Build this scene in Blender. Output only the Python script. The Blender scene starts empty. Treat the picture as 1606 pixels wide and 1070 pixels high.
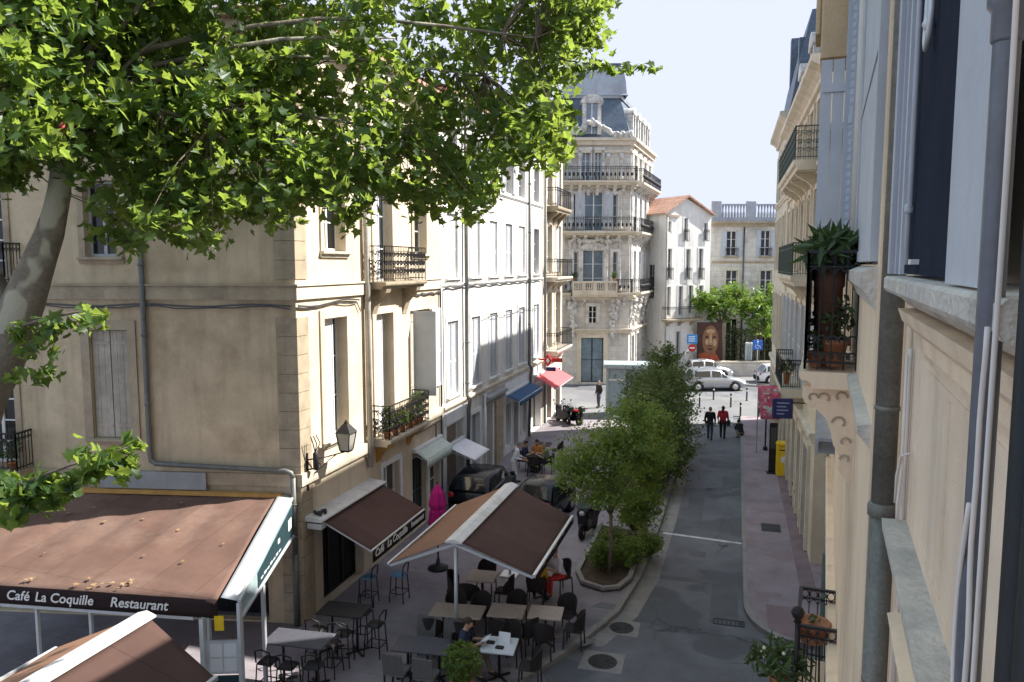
import bpy, bmesh, math, random
from mathutils import Vector, Matrix, Euler
random.seed(7)
R_ = random.Random(11)
C = bpy.context.scene.collection
PI = math.pi
rad = math.radians

# ------------------------------------------------------------------ camera model (used to survey points of the place)
FPX, PIT, HGT, YAW = 1200.0, math.atan(0.1), 9.0, rad(16.1)

def ray(px, py):
    x = (px - 803) / FPX; yu = (535 - py) / FPX
    a = x; b = math.cos(PIT) + yu * math.sin(PIT); c = yu * math.cos(PIT) - math.sin(PIT)
    return (a * math.cos(YAW) - b * math.sin(YAW), a * math.sin(YAW) + b * math.cos(YAW), c)

def G(px, py, z=0.0):
    d = ray(px, py); t = (z - HGT) / d[2]
    return Vector((d[0] * t, d[1] * t, z))

def AT(px, py, depth):
    d = ray(px, py)
    return Vector((d[0] * depth, d[1] * depth, HGT + d[2] * depth))

class Face:
    """a vertical facade plane: s runs left to right seen from outside, d goes inward, z up"""
    def __init__(self, P, deg):
        a = rad(deg); self.P = P; self.S = (math.cos(a), math.sin(a)); self.D = (-math.sin(a), math.cos(a)); self.a = a
    def W(self, s, d, z):
        return (self.P[0] + self.S[0] * s + self.D[0] * d, self.P[1] + self.S[1] * s + self.D[1] * d, z)
    def px(self, x, y, d=0):
        r = ray(x, y); Q = (self.P[0] + self.D[0] * d, self.P[1] + self.D[1] * d)
        t = (Q[0] * self.D[0] + Q[1] * self.D[1]) / (r[0] * self.D[0] + r[1] * self.D[1])
        X, Y = r[0] * t, r[1] * t
        return ((X - Q[0]) * self.S[0] + (Y - Q[1]) * self.S[1], HGT + r[2] * t)

WORLD = Face((0, 0), 0)   # s = X, d = Y

# ------------------------------------------------------------------ mesh collecting
class MB:
    def __init__(self, face=WORLD):
        self.v = []; self.f = []; self.F = face; self.mi = []; self.cur = 0; self.sm = set()
    def add(self, verts, faces, smooth=False):
        n = len(self.v); self.v += [tuple(p) for p in verts]
        for f in faces:
            if smooth: self.sm.add(len(self.f))
            self.f.append(tuple(i + n for i in f)); self.mi.append(self.cur)
        return self
    def box(self, s0, s1, d0, d1, z0, z1, F=None):
        F = F or self.F
        if s0 > s1: s0, s1 = s1, s0
        if d0 > d1: d0, d1 = d1, d0
        if z0 > z1: z0, z1 = z1, z0
        p = [F.W(s, d, z) for z in (z0, z1) for d in (d0, d1) for s in (s0, s1)]
        return self.add(p, [(0, 2, 3, 1), (4, 5, 7, 6), (0, 1, 5, 4), (1, 3, 7, 5), (3, 2, 6, 7), (2, 0, 4, 6)])
    def bbox(self, s0, s1, d0, d1, z0, z1, b=.02, F=None):
        """box with its four upright edges and its top edges chamfered"""
        F = F or self.F
        ring = [(s0 + b, d0), (s1 - b, d0), (s1, d0 + b), (s1, d1 - b), (s1 - b, d1), (s0 + b, d1), (s0, d1 - b), (s0, d0 + b)]
        cs, cd = (s0 + s1) / 2, (d0 + d1) / 2
        ws, wd = max((s1 - s0) / 2 - b, 1e-3) / ((s1 - s0) / 2), max((d1 - d0) / 2 - b, 1e-3) / ((d1 - d0) / 2)
        rin = [(cs + (x - cs) * ws, cd + (y - cd) * wd) for x, y in ring]
        p = [F.W(x, y, z0) for x, y in ring] + [F.W(x, y, z1 - b) for x, y in ring] + [F.W(x, y, z1) for x, y in rin]
        fs = [tuple(reversed(range(8))), tuple(range(16, 24))]
        for k in range(2):
            for i in range(8):
                j = (i + 1) % 8; fs.append((k * 8 + i, k * 8 + j, k * 8 + 8 + j, k * 8 + 8 + i))
        return self.add(p, fs)
    def prism(self, poly, d0, d1, F=None):
        """poly of (s, z) pulled from d0 to d1"""
        F = F or self.F; n = len(poly)
        p = [F.W(s, d0, z) for s, z in poly] + [F.W(s, d1, z) for s, z in poly]
        fs = [tuple(range(n)), tuple(reversed(range(n, 2 * n)))]
        for i in range(n):
            j = (i + 1) % n; fs.append((i, i + n, j + n, j))
        return self.add(p, fs)
    def slab(self, poly, z0, z1):
        n = len(poly)
        p = [(x, y, z0) for x, y in poly] + [(x, y, z1) for x, y in poly]
        fs = [tuple(reversed(range(n))), tuple(range(n, 2 * n))]
        for i in range(n):
            j = (i + 1) % n; fs.append((i, j, j + n, i + n))
        return self.add(p, fs)
    def profile(self, prof, s0, s1, F=None):
        """closed moulding profile of (d, z) pulled along s"""
        F = F or self.F; n = len(prof)
        p = [F.W(s0, d, z) for d, z in prof] + [F.W(s1, d, z) for d, z in prof]
        fs = [tuple(range(n)), tuple(reversed(range(n, 2 * n)))]
        for i in range(n):
            j = (i + 1) % n; fs.append((i, i + n, j + n, j))
        return self.add(p, fs)
    def quad(self, a, b, c, d, n=1, m=1, sag=0):
        a, b, c, d = map(Vector, (a, b, c, d)); P = []
        for j in range(m + 1):
            for i in range(n + 1):
                u, w = i / n, j / m
                q = (a * (1 - u) + b * u) * (1 - w) + (d * (1 - u) + c * u) * w
                q.z -= sag * 4 * u * (1 - u) * (4 * w * (1 - w) if m > 1 else 1)
                P.append(q)
        fs = [(j * (n + 1) + i, j * (n + 1) + i + 1, (j + 1) * (n + 1) + i + 1, (j + 1) * (n + 1) + i) for j in range(m) for i in range(n)]
        return self.add(P, fs, n > 1)
    def sheet(self, a, b, c, d, t=.006, n=8, m=8, sag=0, wave=0, wn=5):
        """cloth with thickness: four corners in order"""
        a, b, c, d = map(Vector, (a, b, c, d)); nv = (b - a).cross(d - a).normalized()
        P = []
        for o in (0, -t):
            for j in range(m + 1):
                for i in range(n + 1):
                    u, w = i / n, j / m
                    q = (a * (1 - u) + b * u) * (1 - w) + (d * (1 - u) + c * u) * w
                    q += nv * (o + wave * math.sin(u * wn * 2 * PI + 1.3 * math.sin(w * 3)) * (.3 + .7 * w) * math.sin(PI * min(1, w * 1.2 + .1)))
                    q.z -= sag * math.sin(PI * u) * (.5 + .5 * w)
                    P.append(q)
        N = (n + 1) * (m + 1); fs = []
        for j in range(m):
            for i in range(n):
                q = j * (n + 1) + i; fs.append((q, q + 1, q + n + 2, q + n + 1)); fs.append((N + q, N + q + n + 1, N + q + n + 2, N + q + 1))
        rim = [i for i in range(n + 1)] + [(j + 1) * (n + 1) + n for j in range(m)] + [m * (n + 1) + n - 1 - i for i in range(n)] + [(m - 1 - j) * (n + 1) for j in range(m - 1)]
        for k in range(len(rim)):
            x, y = rim[k], rim[(k + 1) % len(rim)]; fs.append((y, x, N + x, N + y))
        return self.add(P, fs, True)
    def tube(self, pts, r, n=6, cap=True):
        pts = [Vector(p) for p in pts]; k = len(pts)
        rs = r if isinstance(r, (list, tuple)) else [r] * k
        P = []; up = None
        for i in range(k):
            t = (pts[min(i + 1, k - 1)] - pts[max(i - 1, 0)])
            if t.length < 1e-9: t = Vector((0, 0, 1))
            t.normalize()
            if up is None:
                up = Vector((0, 0, 1)) if abs(t.z) < .9 else Vector((1, 0, 0))
            x = t.cross(up)
            if x.length < 1e-6: x = t.cross(Vector((.3, 1, .2)))
            x.normalize(); y = x.cross(t).normalized(); up = y
            for j in range(n):
                a = 2 * PI * j / n + PI / n
                P.append(pts[i] + (x * math.cos(a) + y * math.sin(a)) * rs[i])
        fs = [(i * n + j, i * n + (j + 1) % n, (i + 1) * n + (j + 1) % n, (i + 1) * n + j) for i in range(k - 1) for j in range(n)]
        if cap: fs += [tuple(reversed(range(n))), tuple(range((k - 1) * n, k * n))]
        return self.add(P, fs, n > 5)
    def bar(self, a, b, w=.02, h=None):
        """square bar between two points"""
        h = h or w; a = Vector(a); b = Vector(b); t = (b - a).normalized()
        up = Vector((0, 0, 1)) if abs(t.z) < .95 else Vector((1, 0, 0))
        x = t.cross(up).normalized() * w / 2; y = x.cross(t).normalized() * h / 2
        P = [q + sx * x + sy * y for q in (a, b) for sx, sy in ((-1, -1), (1, -1), (1, 1), (-1, 1))]
        return self.add(P, [(3, 2, 1, 0), (4, 5, 6, 7), (0, 1, 5, 4), (1, 2, 6, 5), (2, 3, 7, 6), (3, 0, 4, 7)])
    def lathe(self, c, prof, n=12, M=None):
        P = []
        for r, z in prof:
            for j in range(n):
                a = 2 * PI * j / n; q = Vector((r * math.cos(a), r * math.sin(a), z))
                if M is not None: q = M @ q
                P.append(q + Vector(c))
        k = len(prof)
        fs = [(i * n + j, i * n + (j + 1) % n, (i + 1) * n + (j + 1) % n, (i + 1) * n + j) for i in range(k - 1) for j in range(n)]
        fs += [tuple(reversed(range(n))), tuple(range((k - 1) * n, k * n))]
        return self.add(P, fs, True)
    def ball(self, c, r, n=10, m=6, sq=(1, 1, 1)):
        prof = [(max(r * math.sin(PI * i / m), r * .02), -r * math.cos(PI * i / m)) for i in range(m + 1)]
        return self.lathe(c, prof, n, Matrix.Diagonal(Vector(sq)))
    def build(self, name, mat, parent=None, kind=None):
        me = bpy.data.meshes.new(name)
        off = wloc(parent)
        me.from_pydata([(a - off[0], b - off[1], c - off[2]) for a, b, c in self.v], [], self.f)
        mats = mat if isinstance(mat, (list, tuple)) else [mat]
        for m in mats: me.materials.append(M_(m) if isinstance(m, str) else m)
        if len(mats) > 1: me.polygons.foreach_set('material_index', self.mi)
        if self.sm:
            me.polygons.foreach_set('use_smooth', [i in self.sm for i in range(len(self.f))])
        me.update()
        o = bpy.data.objects.new(name, me); C.objects.link(o)
        if parent is not None: o.parent = parent
        if kind: o['kind'] = kind
        return o

def wloc(p):
    v = Vector((0, 0, 0))
    while p is not None:
        v += p.location; p = p.parent
    return v

def tag(o, label, cat, group=None, kind=None):
    o['label'] = label; o['category'] = cat
    if group: o['group'] = group
    if kind: o['kind'] = kind
    return o

def thing(name, loc, label, cat, group=None):
    o = bpy.data.objects.new(name, None); C.objects.link(o)
    o.location = Vector(loc); o.empty_display_size = .2
    return tag(o, label, cat, group)

def dup(o, loc, rz=0, label=None, parent=None, scale=None):
    c = o.copy(); C.objects.link(c); c.parent = parent
    if parent is None:
        c.location = Vector(loc); c.rotation_euler = (0, 0, rz)
        if scale: c.scale = (scale,) * 3
        if label: c['label'] = label
    for ch in list(o.children): dup(ch, None, 0, None, c)
    return c

# ------------------------------------------------------------------ materials
MATS = {}
def _lin(c): return tuple(c) + (1,) if len(c) == 3 else c

def make_mat(name, col, rough=.8, var=.12, scale=3., bump=.0, bscale=40., dirt=None, dirtamt=.0, streak=0., joint=None, metal=0., spec=.4, trans=0, patch=None, cracks=0):
    m = bpy.data.materials.new(name); m.use_nodes = True
    nt = m.node_tree; N = nt.nodes; L = nt.links
    b = N['Principled BSDF']; b.inputs['Roughness'].default_value = rough; b.inputs['Metallic'].default_value = metal
    b.inputs['Specular IOR Level'].default_value = spec
    tc = N.new('ShaderNodeTexCoord').outputs['Object']
    def noise(sc, det=5, vec=None, rg=.6):
        n = N.new('ShaderNodeTexNoise'); n.inputs['Scale'].default_value = sc; n.inputs['Detail'].default_value = det
        n.inputs['Roughness'].default_value = rg
        L.new(vec or tc, n.inputs['Vector']); return n.outputs['Fac']
    def ramp(f, a, z, lo, hi):
        r = N.new('ShaderNodeValToRGB'); e = r.color_ramp.elements
        e[0].position = lo; e[1].position = hi; e[0].color = _lin(a); e[1].color = _lin(z); L.new(f, r.inputs['Fac']); return r.outputs['Color']
    def mix(f, a, z, mode='MIX'):
        x = N.new('ShaderNodeMix'); x.data_type = 'RGBA'; x.blend_type = mode
        for i, s in ((0, f), (6, a), (7, z)):
            if hasattr(s, 'is_output'): L.new(s, x.inputs[i])
            else: x.inputs[i].default_value = s if i == 0 else _lin(s)
        return x.outputs[2]
    def mapped(sx, sy, sz):
        mp = N.new('ShaderNodeMapping'); mp.inputs['Scale'].default_value = (sx, sy, sz); L.new(tc, mp.inputs['Vector']); return mp.outputs['Vector']
    lo = tuple(c * (1 - var) for c in col); hi = tuple(min(1, c * (1 + var * .8)) for c in col)
    cc = ramp(noise(scale), lo, hi, .3, .7)
    fine = noise(bscale, 3)
    cc = mix(.5 * min(1, var * 3), cc, ramp(fine, (.35,) * 3, (.75,) * 3, .3, .7), 'OVERLAY')
    if dirt:
        cc = mix(ramp(noise(scale * .35, 8, None, .7), (0,) * 3, (dirtamt,) * 3, .48, .68), cc, dirt)
    if patch:
        cc = mix(ramp(noise(patch[1], 2), (0,) * 3, (patch[2],) * 3, .55, .58), cc, patch[0])
    if streak:
        cc = mix(ramp(noise(1., 6, mapped(2.6, 2.6, .22)), (0,) * 3, (streak,) * 3, .5, .72), cc, tuple(c * .45 for c in col))
    hgt = fine
    if cracks:
        vo = N.new('ShaderNodeTexVoronoi'); vo.feature = 'DISTANCE_TO_EDGE'; vo.inputs['Scale'].default_value = .45
        nz = N.new('ShaderNodeTexNoise'); nz.inputs['Scale'].default_value = 1.6; nz.inputs['Detail'].default_value = 6; L.new(tc, nz.inputs['Vector'])
        va = N.new('ShaderNodeVectorMath'); va.operation = 'MULTIPLY_ADD'; va.inputs[1].default_value = (.9, .9, 0); L.new(nz.outputs['Color'], va.inputs[0]); L.new(tc, va.inputs[2]); L.new(va.outputs[0], vo.inputs['Vector'])
        cr = ramp(vo.outputs['Distance'], (.75,) * 3, (0,) * 3, .004, .016)
        cm = mix(1., cr, ramp(noise(.5, 3), (0,) * 3, (1,) * 3, .45, .6), 'MULTIPLY')
        cc = mix(cm, cc, tuple(c * .35 for c in col))
        sp = ramp(noise(140, 2), (.55,) * 3, (1.45,) * 3, .35, .65); cc = mix(.5, cc, sp, 'MULTIPLY')
    if joint:
        w, h, mode, depth = joint
        sx = N.new('ShaderNodeSeparateXYZ'); L.new(tc, sx.inputs[0])
        cb = N.new('ShaderNodeCombineXYZ')
        if mode == 'wall':
            ad = N.new('ShaderNodeMath'); ad.operation = 'ADD'; L.new(sx.outputs[0], ad.inputs[0]); L.new(sx.outputs[1], ad.inputs[1])
            L.new(ad.outputs[0], cb.inputs[0]); L.new(sx.outputs[2], cb.inputs[1])
        else:
            L.new(sx.outputs[0], cb.inputs[0]); L.new(sx.outputs[1], cb.inputs[1])
        br = N.new('ShaderNodeTexBrick'); L.new(cb.outputs[0], br.inputs['Vector'])
        br.inputs['Scale'].default_value = 1; br.inputs['Brick Width'].default_value = w; br.inputs['Row Height'].default_value = h
        br.inputs['Mortar Size'].default_value = .012; br.inputs['Mortar Smooth'].default_value = .4
        br.inputs['Color1'].default_value = (1, 1, 1, 1); br.inputs['Color2'].default_value = (1 - depth * .4,) * 3 + (1,); br.inputs['Mortar'].default_value = (1 - depth,) * 3 + (1,)
        cc = mix(1., cc, br.outputs['Color'], 'MULTIPLY')
    L.new(cc, b.inputs['Base Color'])
    if bump:
        bp = N.new('ShaderNodeBump'); bp.inputs['Strength'].default_value = bump; bp.inputs['Distance'].default_value = .03
        L.new(hgt, bp.inputs['Height']); L.new(bp.outputs['Normal'], b.inputs['Normal'])
    if trans:
        tr = N.new('ShaderNodeBsdfTranslucent'); L.new(cc, tr.inputs['Color'])
        ms = N.new('ShaderNodeMixShader'); ms.inputs[0].default_value = trans
        L.new(b.outputs[0], ms.inputs[1]); L.new(tr.outputs[0], ms.inputs[2])
        L.new(ms.outputs[0], N['Material Output'].inputs['Surface'])
    MATS[name] = m
    return m

def leaf_mat(name, dark, light, tcol, tmix, rough=.45):
    m = bpy.data.materials.new(name); m.use_nodes = True; nt = m.node_tree; N = nt.nodes; L = nt.links
    b = N['Principled BSDF']; b.inputs['Roughness'].default_value = rough; b.inputs['Specular IOR Level'].default_value = .5
    g = N.new('ShaderNodeNewGeometry'); r = N.new('ShaderNodeValToRGB'); e = r.color_ramp.elements
    e[0].color = _lin(dark); e[1].color = _lin(light); x = e.new(.93); x.color = _lin(light); e[-1].color = (light[0] * 2.2, light[1] * 1.25, light[2] * .9, 1)
    L.new(g.outputs['Random Per Island'], r.inputs['Fac']); L.new(r.outputs[0], b.inputs['Base Color'])
    t = N.new('ShaderNodeBsdfTranslucent'); hs = N.new('ShaderNodeMix'); hs.data_type = 'RGBA'; hs.inputs[0].default_value = .65
    L.new(r.outputs[0], hs.inputs[6]); hs.inputs[7].default_value = _lin(tcol); L.new(hs.outputs[2], t.inputs['Color'])
    ms = N.new('ShaderNodeMixShader'); ms.inputs[0].default_value = tmix
    L.new(b.outputs[0], ms.inputs[1]); L.new(t.outputs[0], ms.inputs[2]); L.new(ms.outputs[0], N['Material Output'].inputs['Surface'])
    MATS[name] = m

def M_(n): return MATS[n]

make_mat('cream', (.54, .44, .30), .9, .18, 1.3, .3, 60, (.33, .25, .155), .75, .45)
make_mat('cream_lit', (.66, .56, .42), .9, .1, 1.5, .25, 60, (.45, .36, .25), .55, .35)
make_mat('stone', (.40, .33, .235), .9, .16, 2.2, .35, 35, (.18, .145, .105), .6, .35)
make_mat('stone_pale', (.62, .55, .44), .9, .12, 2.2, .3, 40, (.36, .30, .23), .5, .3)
make_mat('ashlar', (.62, .59, .54), .9, .12, 2., .3, 40, (.28, .25, .21), .6, .45, (1.1, .42, 'wall', .35))
make_mat('carved', (.64, .62, .58), .9, .22, 5., .8, 14, (.17, .155, .14), .8, .5)
make_mat('white_wall', (.74, .73, .70), .9, .07, 1.4, .25, 60, (.52, .50, .45), .6, .55)
make_mat('shop_white', (.72, .73, .74), .6, .05, 2, .05, 60, (.5, .5, .48), .3)
make_mat('tile', (.50, .30, .22), .9, .3, 6, .5, 18, (.25, .14, .09), .6, 0, (.3, .22, 'wall', .4))
make_mat('slate', (.085, .12, .17), .5, .2, 4, .3, 30, (.16, .19, .23), .5, 0, (.3, .2, 'wall', .35))
make_mat('zinc', (.33, .36, .40), .45, .15, 1.5, .1, 30, (.2, .22, .24), .4, .3, None, .3)
make_mat('near_wall', (.88, .69, .49), .9, .08, .9, .3, 70, (.58, .44, .29), .8, .4)
make_mat('near_panel', (.87, .70, .53), .85, .07, 1.3, .2, 60, (.64, .49, .34), .8, .4)
make_mat('sill_stone', (.60, .545, .47), .9, .16, 6, .6, 30, (.30, .29, .29), .6)
make_mat('shutter_grey', (.52, .54, .58), .7, .06, 4, .1, 50, (.40, .41, .43), .4, .2)
make_mat('shutter_old', (.42, .38, .32), .85, .18, 3, .3, 30, (.22, .18, .14), .6, .5)
make_mat('shutter_white', (.74, .75, .76), .7, .06, 3, .1, 40, (.5, .5, .5), .35, .2)
make_mat('shutter_blue', (.45, .49, .55), .7, .06, 3, .05, 40)
make_mat('blind', (.036, .041, .056), 1., .1, 3, .05, 60, None, 0, 0, None, 0, 0)
make_mat('blind_edge', (.40, .41, .46), .5, .06, 3, .0, 60)
make_mat('frame_white', (.72, .72, .70), .5, .05, 5, .0, 40)
make_mat('frame_grey', (.40, .42, .44), .55, .08, 5)
make_mat('pipe', (.13, .135, .13), .5, .2, 4, .1, 40, (.22, .19, .14), .5, .4, None, .2)
make_mat('pipe_dark', (.07, .075, .085), .45, .15, 3, .05, 40, (.12, .11, .1), .4, .2, None, .2)
make_mat('pipe_light', (.42, .40, .36), .55, .2, 4, .1, 40, (.22, .19, .15), .5)
make_mat('pipe_old', (.175, .165, .14), .5, .25, 5, .15, 40, (.14, .135, .115), .7, .4, None, .2)
make_mat('pipe_near', (.17, .18, .205), .4, .12, 4, .05, 40, None, 0, .2, None, .1)
make_mat('cable', (.74, .66, .60), .6, .08, 4)
make_mat('iron', (.022, .021, .022), .5, .25, 8, .1, 60, None, 0, 0, None, .3)
make_mat('iron_green', (.05, .075, .065), .55, .25, 8)
make_mat('asphalt', (.145, .148, .160), .85, .26, .9, .8, 45, (.22, .22, .23), .7, 0, None, 0, .4, 0, ((.105, .108, .117), .35, .8), 1.1)
make_mat('paving', (.27, .24, .26), .85, .2, .8, .4, 60, (.13, .115, .125), .7, 0, (.9, .6, 'floor', .22))
make_mat('paving_right', (.31, .245, .265), .85, .18, .9, .4, 60, (.19, .165, .18), .7, 0, None, 0, .4, 0, ((.25, .185, .195), .8, .7))
make_mat('plaza', (.165, .165, .17), .85, .1, .5, .2, 50, (.30, .29, .28), .5, 0, (1.2, .8, 'floor', .2))
make_mat('kerb', (.27, .255, .24), .85, .16, 3, .3, 50, (.15, .14, .13), .5, 0, (1.0, 5., 'floor', .3))
make_mat('paint', (.60, .60, .60), .8, .15, 6, .1, 40, (.2, .2, .2), .8)
make_mat('soil', (.075, .05, .033), .95, .4, 6, .8, 30)
make_mat('castiron', (.05, .048, .048), .6, .25, 12, .6, 50, None, 0, 0, None, .4)
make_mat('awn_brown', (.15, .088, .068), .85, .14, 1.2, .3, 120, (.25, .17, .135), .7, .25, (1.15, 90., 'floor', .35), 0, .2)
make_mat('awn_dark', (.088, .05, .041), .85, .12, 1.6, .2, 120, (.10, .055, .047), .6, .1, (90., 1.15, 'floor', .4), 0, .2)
make_mat('awn_dark_lit', (.27, .15, .095), .85, .1, 1.6, .2, 120, (.21, .115, .075), .6, .1, (90., 1.15, 'floor', .35), 0, .2)  # same awning cloth, sunlight on the left slopes put into its colour
make_mat('valance', (.030, .018, .018), .85, .2, 4, .1, 100, None, 0, 0, None, 0, .2)
make_mat('alu', (.62, .63, .64), .4, .06, 4, .0, 60, (.42, .42, .42), .3, 0, None, .3)
make_mat('plate', (.62, .615, .60), .6, .1, 5, .1, 60, (.36, .34, .30), .6, .1)
make_mat('shelter', (.38, .46, .48), .35, .08, 3, 0, 60)
make_mat('clear_panel', (.33, .42, .44), .25, .15, 2, .0, 60)
make_mat('sign_teal', (.025, .055, .065), .3, .15, 3)
make_mat('dark_inside', (.012, .012, .013), .7, .3, 3)
make_mat('black', (.014, .013, .014), .55, .3, 8, .1, 60)
make_mat('wicker', (.026, .020, .018), .7, .4, 40, .5, 120)
make_mat('wicker_grey', (.12, .115, .11), .75, .25, 40, .5, 120)
make_mat('tabletop', (.46, .375, .31), .5, .1, 8, .05, 60, (.3, .25, .22), .4)
make_mat('tabletop_dark', (.07, .07, .085), .6, .15, 8)
make_mat('tabletop_white', (.60, .62, .65), .4, .06, 8)
make_mat('blue_seat', (.10, .22, .32), .6, .1, 8)
make_mat('magenta', (.48, .012, .19), .75, .1, 5, .2, 50)
make_mat('red', (.50, .03, .03), .6, .12, 5)
make_mat('awn_red', (.60, .10, .11), .8, .08, 3, .1, 80)
make_mat('awn_blue', (.03, .085, .18), .8, .12, 3, .1, 80)
make_mat('awn_green', (.50, .58, .52), .8, .06, 3, .1, 80)
make_mat('white_cloth', (.72, .73, .76), .8, .05, 6, .1, 80)
make_mat('yellow', (.80, .52, .02), .45, .06, 5)
make_mat('pink', (.72, .12, .20), .7, .35, 7, .0, 30, (.8, .7, .7), .6)
make_mat('navy_sign', (.02, .025, .11), .4, .1, 5)
make_mat('sign_blue', (.02, .14, .55), .4, .08, 5)
make_mat('ochre', (.50, .27, .08), .9, .2, 3, .3, 30, (.3, .16, .06), .5)
make_mat('ochre_stone', (.56, .42, .26), .9, .15, 2, .3, 40, (.3, .2, .1), .5, .4)
make_mat('pot_dark', (.10, .045, .03), .8, .2, 6)
make_mat('concrete', (.30, .305, .31), .85, .12, 3, .2, 50, (.2, .2, .2), .5, .2)
make_mat('door_teal', (.05, .10, .115), .5, .12, 3)
make_mat('door_red', (.13, .022, .025), .5, .15, 3)
make_mat('door_grey', (.30, .36, .42), .6, .1, 3)
make_mat('wood_strip', (.42, .35, .27), .8, .2, 4, .2, 40)
make_mat('terracotta', (.42, .17, .08), .85, .15, 6, .2, 40, (.5, .36, .25), .4)
make_mat('brick_red', (.36, .13, .08), .9, .2, 6, .3, 30, None, 0, 0, (.22, .07, 'wall', .4))
make_mat('skin', (.50, .29, .20), .55, .08, 8)
make_mat('hair', (.035, .024, .017), .7, .3, 30, .3, 90)
make_mat('hair_grey', (.20, .18, .16), .7, .3, 30, .3, 90)
make_mat('cl_navy', (.018, .032, .07), .85, .15, 8, .2, 60)
make_mat('cl_black', (.016, .016, .019), .85, .2, 8, .2, 60)
make_mat('cl_jeans', (.05, .07, .11), .85, .2, 8, .2, 60)
make_mat('cl_red', (.52, .03, .05), .85, .12, 8, .2, 60)
make_mat('cl_yellow', (.55, .33, .05), .85, .12, 8, .2, 60)
make_mat('cl_white', (.70, .70, .74), .85, .08, 8, .2, 60)
make_mat('cl_khaki', (.20, .17, .13), .85, .15, 8, .2, 60)
make_mat('cl_orange', (.50, .22, .06), .85, .12, 8, .2, 60)
make_mat('cl_green', (.14, .17, .10), .85, .12, 8, .2, 60)
make_mat('car_dark', (.008, .010, .014), .22, .1, 3, 0, 60, None, 0, 0, None, 0, .3)
make_mat('car_white', (.70, .71, .73), .22, .04, 3, 0, 60, None, 0, 0, None, 0, .6)
make_mat('car_silver', (.36, .38, .41), .25, .04, 3, 0, 60, None, 0, 0, None, .4, .6)
make_mat('rubber', (.015, .015, .016), .85, .2, 8)
make_mat('chrome', (.55, .56, .58), .2, .05, 5, 0, 60, None, 0, 0, None, .9)
make_mat('lamp_red', (.45, .01, .01), .25, .1, 8)
make_mat('lamp_glass', (.36, .35, .31), .2, .1, 3)
make_mat('glass_white', (.55, .57, .58), .15, .08, 3)
make_mat('bark', (.20, .175, .135), .9, .3, 2.2, .5, 22, (.13, .115, .085), .8, 0, None, 0, .3, 0, ((.42, .40, .31), 1.3, .8))
make_mat('bark_small', (.16, .125, .09), .9, .3, 8, .4, 40)
make_mat('petal', (.75, .72, .55), .7, .1, 8)
make_mat('flower_pink', (.65, .08, .25), .7, .2, 8)
make_mat('mural_face', (.24, .12, .065), .85, .25, 2.5, .1, 40)
make_mat('mural_dark', (.07, .035, .028), .85, .3, 3)
make_mat('mural_light', (.42, .29, .17), .85, .2, 3)
make_mat('mural_red', (.40, .09, .04), .85, .3, 3)
make_mat('paper', (.74, .75, .76), .7, .04, 8)
make_mat('letter', (.80, .78, .74), .7, .03, 8)
def glass(name, col, rough=.06, spec=.9):
    m = make_mat(name, col, rough, .3, 1.1, 0, 5, None, 0, 0, None, 0, spec)
glass('pane', (.035, .042, .05)); glass('pane_sky', (.13, .18, .23)); glass('pane_dark', (.012, .013, .015), .12, .5); glass('car_glass', (.02, .026, .03), .05, .9)
leaf_mat('plane_leaf', (.022, .055, .018), (.07, .14, .045), (.46, .60, .08), .55)
leaf_mat('shrub_leaf', (.08, .14, .03), (.19, .29, .055), (.34, .46, .07), .4)
leaf_mat('shrub_dark', (.038, .066, .02), (.10, .155, .038), (.24, .32, .05), .32)
leaf_mat('bush_leaf', (.04, .085, .015), (.13, .20, .03), (.35, .45, .05), .3)
leaf_mat('far_leaf', (.05, .12, .018), (.14, .26, .03), (.36, .5, .05), .3)
leaf_mat('pot_leaf', (.025, .05, .018), (.08, .13, .04), (.2, .3, .05), .22)
leaf_mat('fallen', (.22, .13, .07), (.38, .26, .14), (.4, .25, .1), .1)
# ------------------------------------------------------------------ building helpers
def wall(mb, F, s0, s1, z0, z1, ops=(), rd=.3, ends=(True, True), d=0.):
    ss = sorted({s0, s1, *[v for o in ops for v in o[:2]]}); zs = sorted({z0, z1, *[v for o in ops for v in o[2:4]]})
    idx = {}; V = []; Fs = []
    def pt(i, j):
        if (i, j) not in idx: idx[(i, j)] = len(V); V.append(F.W(ss[i], d, zs[j]))
        return idx[(i, j)]
    for i in range(len(ss) - 1):
        for j in range(len(zs) - 1):
            cs, cz = (ss[i] + ss[i + 1]) / 2, (zs[j] + zs[j + 1]) / 2
            if any(o[0] < cs < o[1] and o[2] < cz < o[3] for o in ops): continue
            Fs.append((pt(i, j), pt(i + 1, j), pt(i + 1, j + 1), pt(i, j + 1)))
    mb.add(V, Fs)
    for o in ops:
        a, b, c, e = o[:4]
        for q in (((a, c), (a, e)), ((b, e), (b, c)), ((a, e), (b, e)), ((b, c), (a, c))):
            (x0, y0), (x1, y1) = q
            mb.add([F.W(x0, d, y0), F.W(x1, d, y1), F.W(x1, d + rd, y1), F.W(x0, d + rd, y0)], [(0, 1, 2, 3)])
    e = rd + .06
    if ends[0]: mb.add([F.W(s0, d, z0), F.W(s0, d, z1), F.W(s0, d + e, z1), F.W(s0, d + e, z0)], [(0, 1, 2, 3)])
    if ends[1]: mb.add([F.W(s1, d, z1), F.W(s1, d, z0), F.W(s1, d + e, z0), F.W(s1, d + e, z1)], [(0, 1, 2, 3)])
    mb.add([F.W(s0, d, z1), F.W(s1, d, z1), F.W(s1, d + e, z1), F.W(s0, d + e, z1)], [(0, 1, 2, 3)])

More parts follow.
